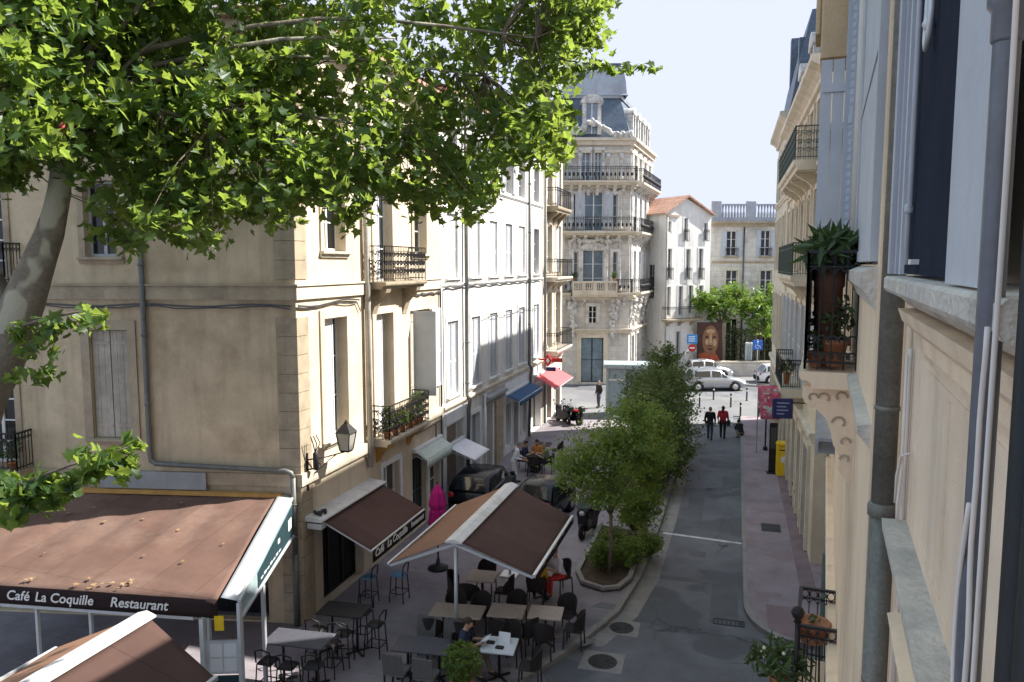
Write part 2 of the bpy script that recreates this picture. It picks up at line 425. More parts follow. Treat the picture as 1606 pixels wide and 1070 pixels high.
def corner_pt(FA, FB, da, db):
    """plan point that lies da in from FA and db in from FB"""
    a = FA.D; b = FB.D
    ra = FA.P[0] * a[0] + FA.P[1] * a[1] + da; rb = FB.P[0] * b[0] + FB.P[1] * b[1] + db
    det = a[0] * b[1] - a[1] * b[0]
    return ((ra * b[1] - rb * a[1]) / det, (a[0] * rb - b[0] * ra) / det)

def shutter(P, F, a, b, z0, z1, mat='shutter_white', slats=0, boards=0):
    """one leaf standing on the plan line a-b, both (s, d)"""
    mb = MB(F)
    A = Vector(F.W(a[0], a[1], 0)); B = Vector(F.W(b[0], b[1], 0)); L = (B - A).length; t = (B - A) / L
    z = Vector((0, 0, 1)); n = t.cross(z) * .018
    if boards:
        w = L / boards
        for i in range(boards):
            p = A + t * (w * i + .004); q = A + t * (w * (i + 1) - .004); o = n * R_.uniform(.75, 1.1)
            mb.add([p - o + z * z0, q - o + z * z0, q + o + z * z0, p + o + z * z0, p - o + z * z1, q - o + z * z1, q + o + z * z1, p + o + z * z1],
                   [(3, 2, 1, 0), (4, 5, 6, 7), (0, 1, 5, 4), (1, 2, 6, 5), (2, 3, 7, 6), (3, 0, 4, 7)])
        for zz in (z0 + .3, z1 - .3):
            for sg in (-1, 1): mb.bar(A + t * .03 + z * zz + n * 1.5 * sg, B - t * .03 + z * zz + n * 1.5 * sg, .02, .09)
    else:
        s = .055
        for p in (A + t * s / 2, B - t * s / 2): mb.bar(p + z * z0, p + z * z1, .036, s)
        zm = z0 + (z1 - z0) * .45
        for zz in (z0 + .05, zm, z1 - .04): mb.bar(A + t * s + z * zz, B - t * s + z * zz, .034, .09)
        if slats:
            k = max(3, int((z1 - z0) / slats))
            for i in range(k):
                zz = z0 + .1 + (z1 - z0 - .2) * (i + .5) / k
                if abs(zz - zm) < .06: continue
                h = (z1 - z0) / k * .36
                p = A + t * s; q = B - t * s
                mb.add([p + z * (zz - h) - n * .9, q + z * (zz - h) - n * .9, q + z * (zz + h) + n * .9, p + z * (zz + h) + n * .9,
                        p + z * (zz - h + .012) - n * .9, q + z * (zz - h + .012) - n * .9, q + z * (zz + h + .012) + n * .9, p + z * (zz + h + .012) + n * .9],
                       [(0, 1, 2, 3), (7, 6, 5, 4), (0, 3, 7, 4), (1, 5, 6, 2), (0, 4, 5, 1), (3, 2, 6, 7)])
            mb.add([A + t * s + z * z0, B - t * s + z * z0, B - t * s + z * z1, A + t * s + z * z1], [(0, 1, 2, 3)])
        else:
            p = A + t * s; q = B - t * s
            for sg in (1, -1):
                mb.add([p + z * z0 + n * .4 * sg, q + z * z0 + n * .4 * sg, q + z * z1 + n * .4 * sg, p + z * z1 + n * .4 * sg], [(0, 1, 2, 3) if sg > 0 else (3, 2, 1, 0)])
    return mb.build('shutter', mat, P)

def window(P, F, s0, s1, z0, z1, rd=.22, frame='frame_white', pane='pane', bars=(2, 3), sill=None, surround=None, sw=.16, shut=None, smat='shutter_white', slats=.09, name='window', arch=0, d=0., sp=.045):
    mb = MB(F); w = .06
    y0, y1 = d + rd - .03, d + rd + .03
    mb.box(s0, s0 + w, y0, y1, z0, z1); mb.box(s1 - w, s1, y0, y1, z0, z1)
    mb.box(s0 + w, s1 - w, y0, y1, z0, z0 + w * 1.3); mb.box(s0 + w, s1 - w, y0, y1, z1 - w, z1)
    nb, nh = bars
    for i in range(1, nb):
        c = s0 + (s1 - s0) * i / nb; mb.box(c - .04, c + .04, y0 - .008, y1 - .003, z0 + w, z1 - w)
    for i in range(1, nh):
        c = z0 + (z1 - z0) * i / nh; mb.box(s0 + w, s1 - w, y0 + .006, y1 - .006, c - .018, c + .018)
    o = mb.build(name, frame, P)
    g = MB(F); g.box(s0 + .01, s1 - .01, d + rd + .005, d + rd + .02, z0 + .01, z1 - .01); g.build('pane', pane, o)
    if sill:
        m = MB(F); e = .1
        m.profile([(d, z0 - .16), (d - .05, z0 - .16), (d - .06, z0 - .08), (d - .13, z0 - .06), (d - .13, z0 + .0), (d + .0, z0 + .004)], s0 - e - .08, s1 + e + .08); m.build('sill', sill, o)
    if surround:
        m = MB(F); m.box(s0 - sw, s0 - .002, d - sp, d + .03, z0, z1); m.box(s1 + .002, s1 + sw, d - sp, d + .03, z0, z1)
        if arch:
            k = 8; c = (s0 + s1) / 2; hw = (s1 - s0) / 2
            pl = [(c - hw - sw + (2 * hw + 2 * sw) * i / k, z1 + sw + arch * (1 - (2 * i / k - 1) ** 2)) for i in range(k + 1)]
            m.prism([(s0 - sw, z1 + .002)] + pl + [(s1 + sw, z1 + .002)], d - sp - .003, d + .03)
        else: m.box(s0 - sw, s1 + sw, d - sp, d + .03, z1 + .002, z1 + sw * 1.1)
        m.build('surround', surround, o)
    c = (s0 + s1) / 2
    if shut == 'closed':
        shutter(o, F, (s0 + .012, d + .07), (c - .006, d + .07), z0 + .02, z1 - .02, smat, slats); shutter(o, F, (c + .006, d + .07), (s1 - .012, d + .07), z0 + .02, z1 - .02, smat, slats)
    elif shut == 'boards':
        shutter(o, F, (s0 + .012, d + .08), (c - .008, d + .08), z0 + .02, z1 - .02, smat, 0, 3); shutter(o, F, (c + .008, d + .08), (s1 - .012, d + .08), z0 + .02, z1 - .02, smat, 0, 3)
    elif shut == 'open':
        h = (s1 - s0) / 2; q = d - (sp + .03 if surround else .03)
        shutter(o, F, (s0 - h, q), (s0 - .01, q), z0, z1, smat, slats); shutter(o, F, (s1 + .01, q), (s1 + h, q), z0, z1, smat, slats)
    elif shut == 'ajar':
        h = (s1 - s0) / 2
        shutter(o, F, (s0, d - .02), (s0 - .1, d - h), z0, z1, smat, slats); shutter(o, F, (s1 + .01, d - .04), (s1 + h, d - .06), z0, z1, smat, slats)
    return o

def scroll(mb, c, t, r, n=9, th=.007, flip=1):
    z = Vector((0, 0, 1)); P = []
    for i in range(n):
        a = i / (n - 1) * 3.9; q = r * (1 - .2 * a / 1.3 * .8)
        P.append(c + t * (math.cos(a) * q * flip) + z * (math.sin(a) * q))
    mb.tube(P, th, 4, False)

def rail_run(mb, a, b, z0, z1, style='scroll', sp=.12, th=.011):
    a = Vector(a); b = Vector(b); a.z = b.z = 0; L = (b - a).length
    if L < .05: return
    t = (b - a) / L; z = Vector((0, 0, 1))
    mb.bar(a + z * z1, b + z * z1, .05, .03); mb.bar(a + z * (z0 + .07), b + z * (z0 + .07), .03, .02)
    if style != 'plain': mb.bar(a + z * (z1 - .14), b + z * (z1 - .14), .02, .016)
    n = max(1, round(L / sp))
    for i in range(n + 1):
        p = a + t * (L * i / n)
        mb.bar(p + z * z0, p + z * z1, th * (2 if i in (0, n) else 1.2))
    h = z1 - z0 - .14
    if style == 'scroll':
        m = max(1, round(L / .24)); w = L / m
        for i in range(m):
            c = a + t * (w * (i + .5))
            for k, (f, r) in enumerate(((.22, .1), (.5, .105), (.78, .1))):
                for fl in (1, -1): scroll(mb, c + z * (z0 + .07 + h * f) + t * .02 * fl, t, r * (w / .24), 9, .014, fl)
            mb.ball(c + z * (z0 + .07 + h * .5), .028, 6, 4)
    elif style == 'ring':
        m = max(1, round(L / sp)); w = L / m
        for i in range(m):
            c = a + t * (w * (i + .5)) + z * (z1 - .075)
            P = [c + t * math.cos(k * PI / 4) * w * .42 + z * math.sin(k * PI / 4) * .055 for k in range(9)]
            mb.tube(P, .007, 4, False)
            P = [c - z * .13 + t * math.cos(k * PI / 4) * w * .4 + z * math.sin(k * PI / 4) * .05 for k in range(5)]
            mb.tube(P, .007, 4, False)

def corbel(mb, F, s, w, z1, h, p, d=0.):
    prof = []
    for i in range(9):
        u = i / 8; prof.append((d - p * (1 - u) ** 1.6 * (1 + .15 * math.sin(u * 9)) - .02, z1 - h * u))
    mb.profile([(d, z1)] + prof + [(d, z1 - h)], s - w / 2, s + w / 2, F)

def balcony(P, F, s0, s1, z, prj, style='scroll', hr=1.0, th=.16, slabmat='stone', ironmat='iron', corb=2, ch=.7, d=0., cw=.22, cmat=None, sp=.12, name='balcony', ends=(1, 1)):
    m = MB(F)
    q = d - prj
    m.profile([(d, z - th), (q + .12, z - th), (q + .1, z - th * .6), (q + .02, z - th * .5), (q, z - th * .3), (q, z), (d, z)], s0, s1)
    o = m.build(name, slabmat, P)
    r = MB(F)
    rail_run(r, F.W(s0 + .04, q + .05, 0), F.W(s1 - .04, q + .05, 0), z + .02, z + hr, style, sp)
    if ends[0]: rail_run(r, F.W(s0 + .04, d, 0), F.W(s0 + .04, q + .05, 0), z + .02, z + hr, style, sp)
    if ends[1]: rail_run(r, F.W(s1 - .04, q + .05, 0), F.W(s1 - .04, d, 0), z + .02, z + hr, style, sp)
    r.build('railing', ironmat, o)
    for i in range(corb):
        s = s0 + (s1 - s0) * ((i + .5) / corb if corb > 2 else (.14, .86)[i])
        c = MB(F); corbel(c, F, s, cw, z - th - .002, ch, prj * .8, d); c.build('corbel', cmat or slabmat, o)
    return o

def moulding(P, F, s0, s1, z, h, p, mat, name='string_course', d=0., kind=0):
    m = MB(F)
    if kind == 0: pr = [(d, z), (d - p * .5, z), (d - p * .6, z + h * .35), (d - p, z + h * .45), (d - p, z + h * .9), (d - p * .8, z + h), (d, z + h)]
    else: pr = [(d, z), (d - p * .25, z + h * .05), (d - p * .3, z + h * .3), (d - p * .55, z + h * .5), (d - p * .9, z + h * .65), (d - p, z + h * .7), (d - p, z + h), (d, z + h * 1.04)]
    m.profile(pr, s0, s1)
    return m.build(name, mat, P)

def text(P, s, origin, xd, yd, size, mat='letter', name='lettering', shear=0, ext=.003, align='LEFT', bold=0):
    cu = bpy.data.curves.new('t', 'FONT'); cu.body = s; cu.size = size; cu.extrude = ext; cu.shear = shear; cu.align_x = align; cu.offset = bold; cu.resolution_u = 3
    t = bpy.data.objects.new('t', cu); C.objects.link(t)
    dg = bpy.context.evaluated_depsgraph_get(); me = bpy.data.meshes.new_from_object(t.evaluated_get(dg))
    bpy.data.objects.remove(t); bpy.data.curves.remove(cu)
    xd = Vector(xd).normalized(); yd = Vector(yd); yd = (yd - xd * yd.dot(xd)).normalized(); zd = xd.cross(yd)
    off = wloc(P); o3 = Vector(origin) - off
    for v in me.vertices: v.co = o3 + xd * v.co.x + yd * v.co.y + zd * v.co.z
    me.materials.clear(); me.materials.append(M_(mat)); me.name = name
    o = bpy.data.objects.new(name, me); C.objects.link(o)
    if P is not None: o.parent = P
    return o

# ------------------------------------------------------------------ foliage
def plane_leaf_shape():
    half = [(0, 0), (.20, -.04), (.46, .10), (.30, .20), (.52, .48), (.27, .50), (.14, .66), (0, 1.0)]
    return half
def leafy(pts, size, shape='plane', up=.6, out=None, jit=.35, rng=None, droop=.3):
    """pts: list of centres -> one mesh of folded leaves, every leaf its own island"""
    rng = rng or R_
    V = []; F = []
    for p in pts:
        p = Vector(p); s = size * rng.uniform(1 - jit, 1 + jit)
        n = Vector((rng.gauss(0, 1), rng.gauss(0, 1), rng.gauss(0, 1)))
        n.normalize(); n = n * (1 - up) + Vector((0, 0, up))
        if out is not None: n += out * .35
        n.normalize()
        t = n.cross(Vector((rng.gauss(0, 1), rng.gauss(0, 1), rng.gauss(0, 1) - droop)))
        if t.length < 1e-4: continue
        t.normalize(); x = t.cross(n).normalized()
        k = len(V); cup = rng.uniform(.1, .35)
        if shape == 'plane':
            h = plane_leaf_shape()
            for (a, b) in h: V.append(p + x * (a * s) + t * ((b - .45) * s) + n * (cup * a * s - .12 * b * b * s))
            for (a, b) in h[1:-1]: V.append(p - x * (a * s) + t * ((b - .45) * s) + n * (cup * a * s - .12 * b * b * s))
            F.append(tuple(k + i for i in range(8)))
            F.append((k, k + 7) + tuple(k + 13 - i for i in range(6)))
        else:
            w = .28 if shape == 'oval' else .13
            V += [p - t * s * .5, p + x * s * w + n * cup * s * w, p + t * s * .5 - n * .1 * s, p - x * s * w + n * cup * s * w]
            F.append((k, k + 1, k + 2)); F.append((k, k + 2, k + 3))
    mb = MB(); mb.add(V, F)
    return mb

def blob_pts(c, r, n, rng=None, shell=.35):
    rng = rng or R_; P = []
    r = r if isinstance(r, tuple) else (r, r, r)
    for _ in range(n):
        v = Vector((rng.gauss(0, 1), rng.gauss(0, 1), rng.gauss(0, 1))).normalized() * (rng.random() ** shell)
        P.append(Vector((c[0] + v.x * r[0], c[1] + v.y * r[1], c[2] + v.z * r[2])))
    return P
# ------------------------------------------------------------------ ground and streets
m = MB(); m.slab([(-90, -40), (90, -40), (90, 160), (-90, 160)], -.3, 0); m.build('road', 'asphalt', None, 'structure')
# pavements with real kerbs
kl = [(-12.5, 11.2), (-8.2, 12.9), (-5.6, 14.2), (-4.2, 15.3), (-3.35, 17.2), (-2.75, 19.0), (-2.45, 21.5), (-2.32, 27), (-2.3, 42.0), (-2.7, 43.2)]
left_poly = [(-30, 9.0)] + kl + [(-10.2, 43.2), (-10.2, 47), (-30, 47)]
m = MB(); m.slab(left_poly, .002, .11); m.build('pavement', 'paving', None, 'structure')
def kerb_strip(pts, z0, z1, w, name, mat, parent=None):
    m = MB(); n = len(pts); L = []
    for i in range(n):
        a = Vector(pts[max(i - 1, 0)]); b = Vector(pts[min(i + 1, n - 1)]); t = (b - a).normalized(); L.append(Vector((t.y, -t.x)))
    for i in range(n - 1):
        a, b = Vector(pts[i]), Vector(pts[i + 1]); q = [a, b, b + L[i + 1] * w, a + L[i] * w]
        m.slab([tuple(reversed_) for reversed_ in (q[0], q[3], q[2], q[1])], z0, z1)
    return m
kerb_strip([(-30, 9.0)] + kl, .003, .125, .16, '', '').build('kerb', 'kerb', None, 'structure')
rc = [(0.62, 46.5), (.56, 38), (.50, 28), (.48, 20.4)] + [(.48 + 1.25 * (1 - math.cos(a * PI / 16)), 20.4 - 1.9 * math.sin(a * PI / 16)) for a in range(1, 9)] + [(3.2, 18.2)]
m = MB(); m.slab(rc + [(4, 18.1), (4, 46.5)], .002, .12); m.build('pavement', 'paving_right', None, 'structure')
kerb_strip(list(reversed(rc)), .003, .128, .14, '', '').build('kerb', 'kerb', None, 'structure')
m = MB(); m.slab([(-60, 47.2), (-12, 47.2), (-12, 43.6), (.2, 43.6), (.2, 46.7), (60, 46.7), (60, 52.2), (-60, 54.2)], .002, .05); m.build('plaza', 'plaza', None, 'structure')
m = MB(); m.slab([(-60, 58.8), (60, 58.8), (60, 75), (-60, 75)], .002, .1); m.build('pavement', 'plaza', None, 'structure')
# gutter band and painted marks on the road
m = MB()
for a, b in (((1040, 836), (1165, 853)),):
    p = G(*a); q = G(*b); t = (q - p).normalized(); n = Vector((-t.y, t.x, 0)) * .07
    m.slab([tuple((p - n)[:2]), tuple((q - n)[:2]), tuple((q + n)[:2]), tuple((p + n)[:2])], .001, .005)
p = G(1076, 740); q = G(1160, 746)
m.build('road_marking', 'paint', None, 'structure')
m = MB()
gl = kl[4:9]
for i in range(len(gl) - 1):
    (x0, y0), (x1, y1) = gl[i], gl[i + 1]
    m.slab([(x0 + .17, y0), (x0 + .62, y0), (x1 + .62, y1), (x1 + .17, y1)], .001, .004)
m.build('gutter', 'kerb', None, 'structure')
# repaired squares of lighter tar
m = MB()
for (x, y, w, h) in ((-1.1, 23.6, .5, .45), (-.2, 31.5, .9, 1.6), (-1.9, 14.6, 1.3, 1.1), (-1.4, 26.3, .55, 3.4), (-.9, 34.5, 1.3, .8), (-.35, 19.2, .7, 2.6), (-1.8, 21.6, 1.4, .28)): m.slab([(x, y), (x + w, y), (x + w, y + h), (x, y + h)], .001, .0035)
m.build('tar_patch', make_mat('tar', (.115, .117, .125), .85, .15, 2, .3, 70), None, 'structure')
m = MB()
for (x, y, w, h) in ((-3.7, 17.9, .75, .4), (-3.9, 16.9, .8, .4), (-4.4, 16.1, .7, .4), (-3.35, 19.0, .6, .35)): m.slab([(x, y), (x + w, y), (x + w + .2, y + h), (x + .2, y + h)], .111, .114)
m.build('stone_inlay', 'plaza', None, 'structure')
m = MB()
m.slab([(1.05, 20.4), (1.75, 20.4), (1.75, 18.4), (1.05, 18.9)], .121, .1225); m.slab([(2.0, 21), (2.42, 21), (2.42, 44), (2.0, 44)], .121, .123)
m.build('worn_strip', make_mat('worn', (.22, .155, .165), .85, .2, 2, .3, 60), None, 'structure')

def manhole(c, r, label, z=.0, name='manhole_cover'):
    t = thing(name, (c[0], c[1], z), label, 'manhole cover')
    m = MB(); m.lathe((c[0], c[1], z), [(r * 1.0, .001), (r, .012), (r * .93, .013), (r * .9, .007), (r * .1, .007), (r * .05, .012)], 20)
    for k in range(8):
        a = k * PI / 4; m.bar((c[0] + .2 * r * math.cos(a), c[1] + .2 * r * math.sin(a), z + .011), (c[0] + .82 * r * math.cos(a), c[1] + .82 * r * math.sin(a), z + .011), .03, .01)
    m.build('cover', 'castiron', t)
    m = MB(); m.slab([(c[0] - r * 1.5, c[1] - r * 1.35), (c[0] + r * 1.45, c[1] - r * 1.3), (c[0] + r * 1.4, c[1] + r * 1.4), (c[0] - r * 1.4, c[1] + r * 1.3)], z + .0005, z + .0045); m.build('surround', 'kerb', t)
manhole(G(945, 1038), .33, 'round iron manhole cover in a pale square, nearest on the road')
manhole(G(975, 985), .3, 'round dark manhole cover on the road below the planter')
def grate(P, w, h, n, label, z, name, cat):
    m = MB(); x, y = P[0], P[1]
    m.box(x - w / 2, x + w / 2, y - h / 2, y - h / 2 + .04, z + .001, z + .014); m.box(x - w / 2, x + w / 2, y + h / 2 - .04, y + h / 2, z + .001, z + .014)
    for i in range(n + 1):
        q = x - w / 2 + w * i / n; m.box(q - .018, q + .018, y - h / 2 + .041, y + h / 2 - .041, z + .001, z + .013)
    m.box(x - w / 2 + .01, x + w / 2 - .01, y - h / 2 + .01, y + h / 2 - .01, z + .0005, z + .003)
    tag(m.build(name, 'castiron'), label, cat)
grate(G(1143, 977), .75, .34, 7, 'iron drain grate against the kerb at the pavement corner', 0., 'drain_grate', 'drain grate')
def plate(P, w, h, label):
    m = MB(); x, y = P[0], P[1]; m.bbox(x - w / 2, x + w / 2, y - h / 2, y + h / 2, .1205, .131, .004)
    for i in range(5):
        for j in range(5): m.ball((x - w * .4 + w * .2 * i, y - h * .4 + h * .2 * j, .131), .018, 6, 3, (1, 1, .3))
    tag(m.build('access_cover', 'castiron'), label, 'access cover')
plate(G(1209, 828, .12), .62, .8, 'large square metal access cover in the right pavement')
plate(G(1277, 858, .12), .42, .34, 'small dark access cover near the wall on the right pavement')

# ------------------------------------------------------------------ corner house (faces A and B)
cx, cy = G(478, 985)[:2]
FB = Face((cx, cy), 90); FA = Face((cx, cy), 11.1)
def sB(x, y=600): return FB.px(x, y)[0]
ZB = 14.6
H1 = thing('corner_house', (cx, cy, 0), 'cream plastered corner house with brown awnings and iron balconies', 'house')
opA = [(-5.19, -4.40, 9.18, 11.0), (-5.23, -4.25, 4.71, 7.41), (-8.3, -7.28, 4.0, 6.7), (-8.3, -7.28, 8.6, 11.1), (-8.4, -4.9, .15, 3.0), (-4.4, -.9, .15, 3.0), (-5.19, -4.40, 12.3, 13.8)]
opB = [(1.25, 2.43, 4.42, 7.62), (4.19, 5.36, 3.95, 7.55), (6.72, 8.4, 4.7, 7.5), (1.34, 2.45, 9.34, 11.6), (4.2, 5.4, 8.5, 11.4), (7.05, 8.1, 9.35, 11.6), (1.34, 2.45, 12.4, 13.8), (4.2, 5.4, 12.4, 13.8), (7.05, 8.1, 12.4, 13.8),
       (.95, 3.2, .13, 2.65), (4.5, 5.7, .9, 2.9), (6.75, 7.9, .13, 2.6), (8.15, 9.15, .13, 2.6)]
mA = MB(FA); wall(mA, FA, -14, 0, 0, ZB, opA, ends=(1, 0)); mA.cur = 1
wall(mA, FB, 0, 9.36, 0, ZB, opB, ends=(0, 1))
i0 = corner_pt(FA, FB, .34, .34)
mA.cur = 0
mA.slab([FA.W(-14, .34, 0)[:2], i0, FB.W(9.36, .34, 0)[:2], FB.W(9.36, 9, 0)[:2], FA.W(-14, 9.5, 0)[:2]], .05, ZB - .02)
mA.build('wall', ['cream', 'cream_lit'], H1)  # one plaster on both faces; sunlight put into the street face's colour
m = MB()
e0 = corner_pt(FA, FB, -.5, -.5)
m.slab([FA.W(-14, -.5, 0)[:2], e0, FB.W(9.36, -.5, 0)[:2], FB.W(9.36, 9, 0)[:2], FA.W(-14, 9.5, 0)[:2]], ZB, ZB + .16)
i2 = corner_pt(FA, FB, 4.5, 4.5)
zt = ZB + 1.9
b1 = [FA.W(-14, -.55, ZB + .165), (*corner_pt(FA, FB, -.55, -.55), ZB + .165), FB.W(9.36, -.55, ZB + .165)]
t1 = [FA.W(-14, 4.5, zt), (*i2, zt), FB.W(9.36, 4.5, zt)]
m.add(b1 + t1, [(0, 1, 4, 3), (1, 2, 5, 4)])
m.build('roof', 'tile', H1)
# quoins on the corner
m = MB(); z = .0; k = 0
while z < ZB - .5:
    if m.v and z > 8 and k < 99: m.build('quoin', ['stone'], H1); m = MB(); k = 99
    h = .455; o = .03; w = .5
    c = corner_pt(FA, FB, -o, -o); ci = corner_pt(FA, FB, .02, .02)
    if not (8.0 < z + h and z < 8.52):
        w2 = w + (.0 if k % 2 else .0)
        m.slab([FA.W(-w2, .02, 0)[:2], FA.W(-w2, -o, 0)[:2], c, FB.W(w2, -o, 0)[:2], FB.W(w2, .02, 0)[:2], ci], z + .01, z + h - .004)
    z += h; k += 1
m.build('quoin', ['stone'], H1)
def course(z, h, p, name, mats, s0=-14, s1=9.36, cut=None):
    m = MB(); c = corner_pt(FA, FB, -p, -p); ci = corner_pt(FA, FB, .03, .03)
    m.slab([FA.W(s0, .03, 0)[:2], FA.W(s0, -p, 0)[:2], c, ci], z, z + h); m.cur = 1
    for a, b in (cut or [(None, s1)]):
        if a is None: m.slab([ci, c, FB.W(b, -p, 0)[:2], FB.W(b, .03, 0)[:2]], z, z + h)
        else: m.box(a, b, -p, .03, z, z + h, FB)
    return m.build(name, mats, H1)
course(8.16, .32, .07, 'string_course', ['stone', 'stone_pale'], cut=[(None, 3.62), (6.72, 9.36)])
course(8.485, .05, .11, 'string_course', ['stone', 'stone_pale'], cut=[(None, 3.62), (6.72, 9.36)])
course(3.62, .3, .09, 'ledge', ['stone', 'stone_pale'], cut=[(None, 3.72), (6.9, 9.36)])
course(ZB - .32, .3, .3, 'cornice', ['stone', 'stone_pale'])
# face A windows
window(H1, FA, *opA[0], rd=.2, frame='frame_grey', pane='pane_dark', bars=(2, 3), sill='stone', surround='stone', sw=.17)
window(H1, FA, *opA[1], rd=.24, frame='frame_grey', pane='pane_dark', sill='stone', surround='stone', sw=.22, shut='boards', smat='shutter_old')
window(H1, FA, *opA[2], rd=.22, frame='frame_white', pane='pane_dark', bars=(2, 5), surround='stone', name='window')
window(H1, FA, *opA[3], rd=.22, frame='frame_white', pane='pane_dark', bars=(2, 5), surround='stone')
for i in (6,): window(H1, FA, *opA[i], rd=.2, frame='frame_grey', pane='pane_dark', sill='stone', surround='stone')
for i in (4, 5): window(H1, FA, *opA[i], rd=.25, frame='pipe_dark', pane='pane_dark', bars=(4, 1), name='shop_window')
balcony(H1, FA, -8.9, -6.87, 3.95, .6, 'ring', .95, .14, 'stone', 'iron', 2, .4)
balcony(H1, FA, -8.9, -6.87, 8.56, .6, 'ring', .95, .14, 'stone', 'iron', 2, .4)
# face A drain pipe: down, along the ledge, round and down the pier
m = MB(FA)
W = FA.W
m.tube([W(-3.76, -.1, ZB - .3), W(-3.76, -.1, 4.35), W(-3.72, -.12, 4.2), W(-3.6, -.14, 4.13), W(-2, -.15, 4.08), W(-.32, -.15, 4.03), W(-.18, -.15, 3.98), W(-.13, -.15, 3.85)], .062, 10)
m.tube([W(-.13, -.15, 3.86), W(-.13, -.15, 1.95)], .062, 10); m.tube([W(-.13, -.15, 1.96), W(-.13, -.15, .1)], .075, 10)
for zz in (12.4, 10.6, 9, 7.3, 5.6): m.lathe(W(-3.76, -.1, zz), [(.066, -.03), (.08, -.02), (.08, .02), (.066, .03)], 10)
for zz in (3.2, 2.4, 1.2): m.lathe(W(-.13, -.15, zz), [(.066, -.02), (.085, -.015), (.085, .015), (.066, .02)], 10)
m.build('drainpipe', 'pipe', H1)
m = MB(FA); P = []
for i in range(30): P.append(FA.W(-14 + 13.9 * i / 29, -.05 - .02 * (i % 2), 8.02 - .03 * math.sin(i * 1.1)))
m.tube(P, .022, 5); m.build('cable', 'pipe_dark', H1); m = MB(FA); m.tube([(x, y, z - .05 + .02 * math.sin(k * 2.1)) for k, (x, y, z) in enumerate(P)], .016, 5); m.build('cable', 'pipe_dark', H1); m = MB(FB)
P = [FB.W(.02 + s, -.06, 8.02 - .05 * math.sin(s * 2) + (.08 if s > 5 else 0)) for s in [i * .31 for i in range(11)]]; m.tube(P, .024, 5); m.build('cable', 'pipe_dark', H1); m = MB(FB)
P = [FB.W(s, -.05, 7.98 - .04 * math.sin(s * 3)) for s in [i * .3 for i in range(11)]] + [FB.W(3.2, -.05, 7.7)]; m.tube(P, .016, 5); m.build('cable', 'pipe_dark', H1); m = MB(FB)
P = [FB.W(6.8 + s, -.05, 8.02 + .03 * math.sin(s * 9)) for s in [i * .28 for i in range(10)]]; m.tube(P, .03, 5)
m.build('cable', 'pipe_dark', H1)
m = MB(FA); m.box(-5.06, -2.33, -.16, -.093, 3.5, 3.93); m.build('fascia_board', 'concrete', H1)
# face B windows
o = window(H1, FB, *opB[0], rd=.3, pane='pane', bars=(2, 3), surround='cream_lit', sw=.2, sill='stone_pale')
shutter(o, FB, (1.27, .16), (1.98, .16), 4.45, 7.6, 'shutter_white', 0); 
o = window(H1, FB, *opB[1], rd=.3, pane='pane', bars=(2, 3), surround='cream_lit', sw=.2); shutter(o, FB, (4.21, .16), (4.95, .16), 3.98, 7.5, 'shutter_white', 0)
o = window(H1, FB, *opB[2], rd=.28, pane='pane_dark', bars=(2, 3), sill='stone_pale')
shutter(o, FB, (6.9, -.03), (7.0, -.78), 4.72, 7.48, 'shutter_blue', 0); shutter(o, FB, (8.42, -.05), (9.2, -.07), 4.72, 7.48, 'shutter_grey', 0); shutter(o, FB, (6.76, .12), (7.5, .12), 4.72, 7.48, 'shutter_old', 0, 3)  # brown inner leaf: shadow on the shutter put into its colour
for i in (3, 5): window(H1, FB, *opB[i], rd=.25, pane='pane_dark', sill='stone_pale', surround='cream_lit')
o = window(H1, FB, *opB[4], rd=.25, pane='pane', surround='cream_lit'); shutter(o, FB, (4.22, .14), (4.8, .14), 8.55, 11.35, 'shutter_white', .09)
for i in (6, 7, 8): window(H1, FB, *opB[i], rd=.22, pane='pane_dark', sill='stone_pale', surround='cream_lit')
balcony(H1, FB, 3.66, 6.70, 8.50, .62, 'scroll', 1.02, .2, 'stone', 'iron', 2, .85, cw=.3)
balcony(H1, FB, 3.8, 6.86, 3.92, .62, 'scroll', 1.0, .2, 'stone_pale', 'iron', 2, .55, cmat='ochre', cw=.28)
m = MB(FB); m.tube([FB.W(3.5, -.12, ZB - .2), FB.W(3.5, -.12, 8.6), FB.W(3.5, -.14, 8.2), FB.W(3.5, -.12, 7.8), FB.W(3.5, -.12, 3.2)], .085, 10); m.build('drainpipe', 'pipe_light', H1)
m = MB(FB); m.tube([FB.W(9.26, -.06, 8.3), FB.W(9.24, -.06, 7.9), FB.W(9.27, -.06, 6), FB.W(9.25, -.06, 3.4), FB.W(9.25, -.06, .2)], .035, 6)
m.tube([FB.W(6.9, -.1, 3.4), FB.W(9.2, -.1, 3.45)], .02, 5); m.tube([FB.W(8.6, -.1, 3.45), FB.W(8.6, -.1, 2.9)], .025, 5)
m.build('conduit', 'pipe_dark', H1)
# shop fronts of the corner house
window(H1, FB, *opB[9], rd=.3, frame='black', pane='dark_inside', bars=(3, 1), name='shop_window')
window(H1, FB, *opB[10], rd=.2, frame='frame_white', pane='pane', bars=(2, 2), surround='shop_white')
window(H1, FB, *opB[11], rd=.2, frame='door_teal', pane='pane_dark', bars=(2, 2), name='door')
window(H1, FB, *opB[12], rd=.2, frame='shop_white', pane='pane', bars=(1, 2), name='shop_window', surround='shop_white')
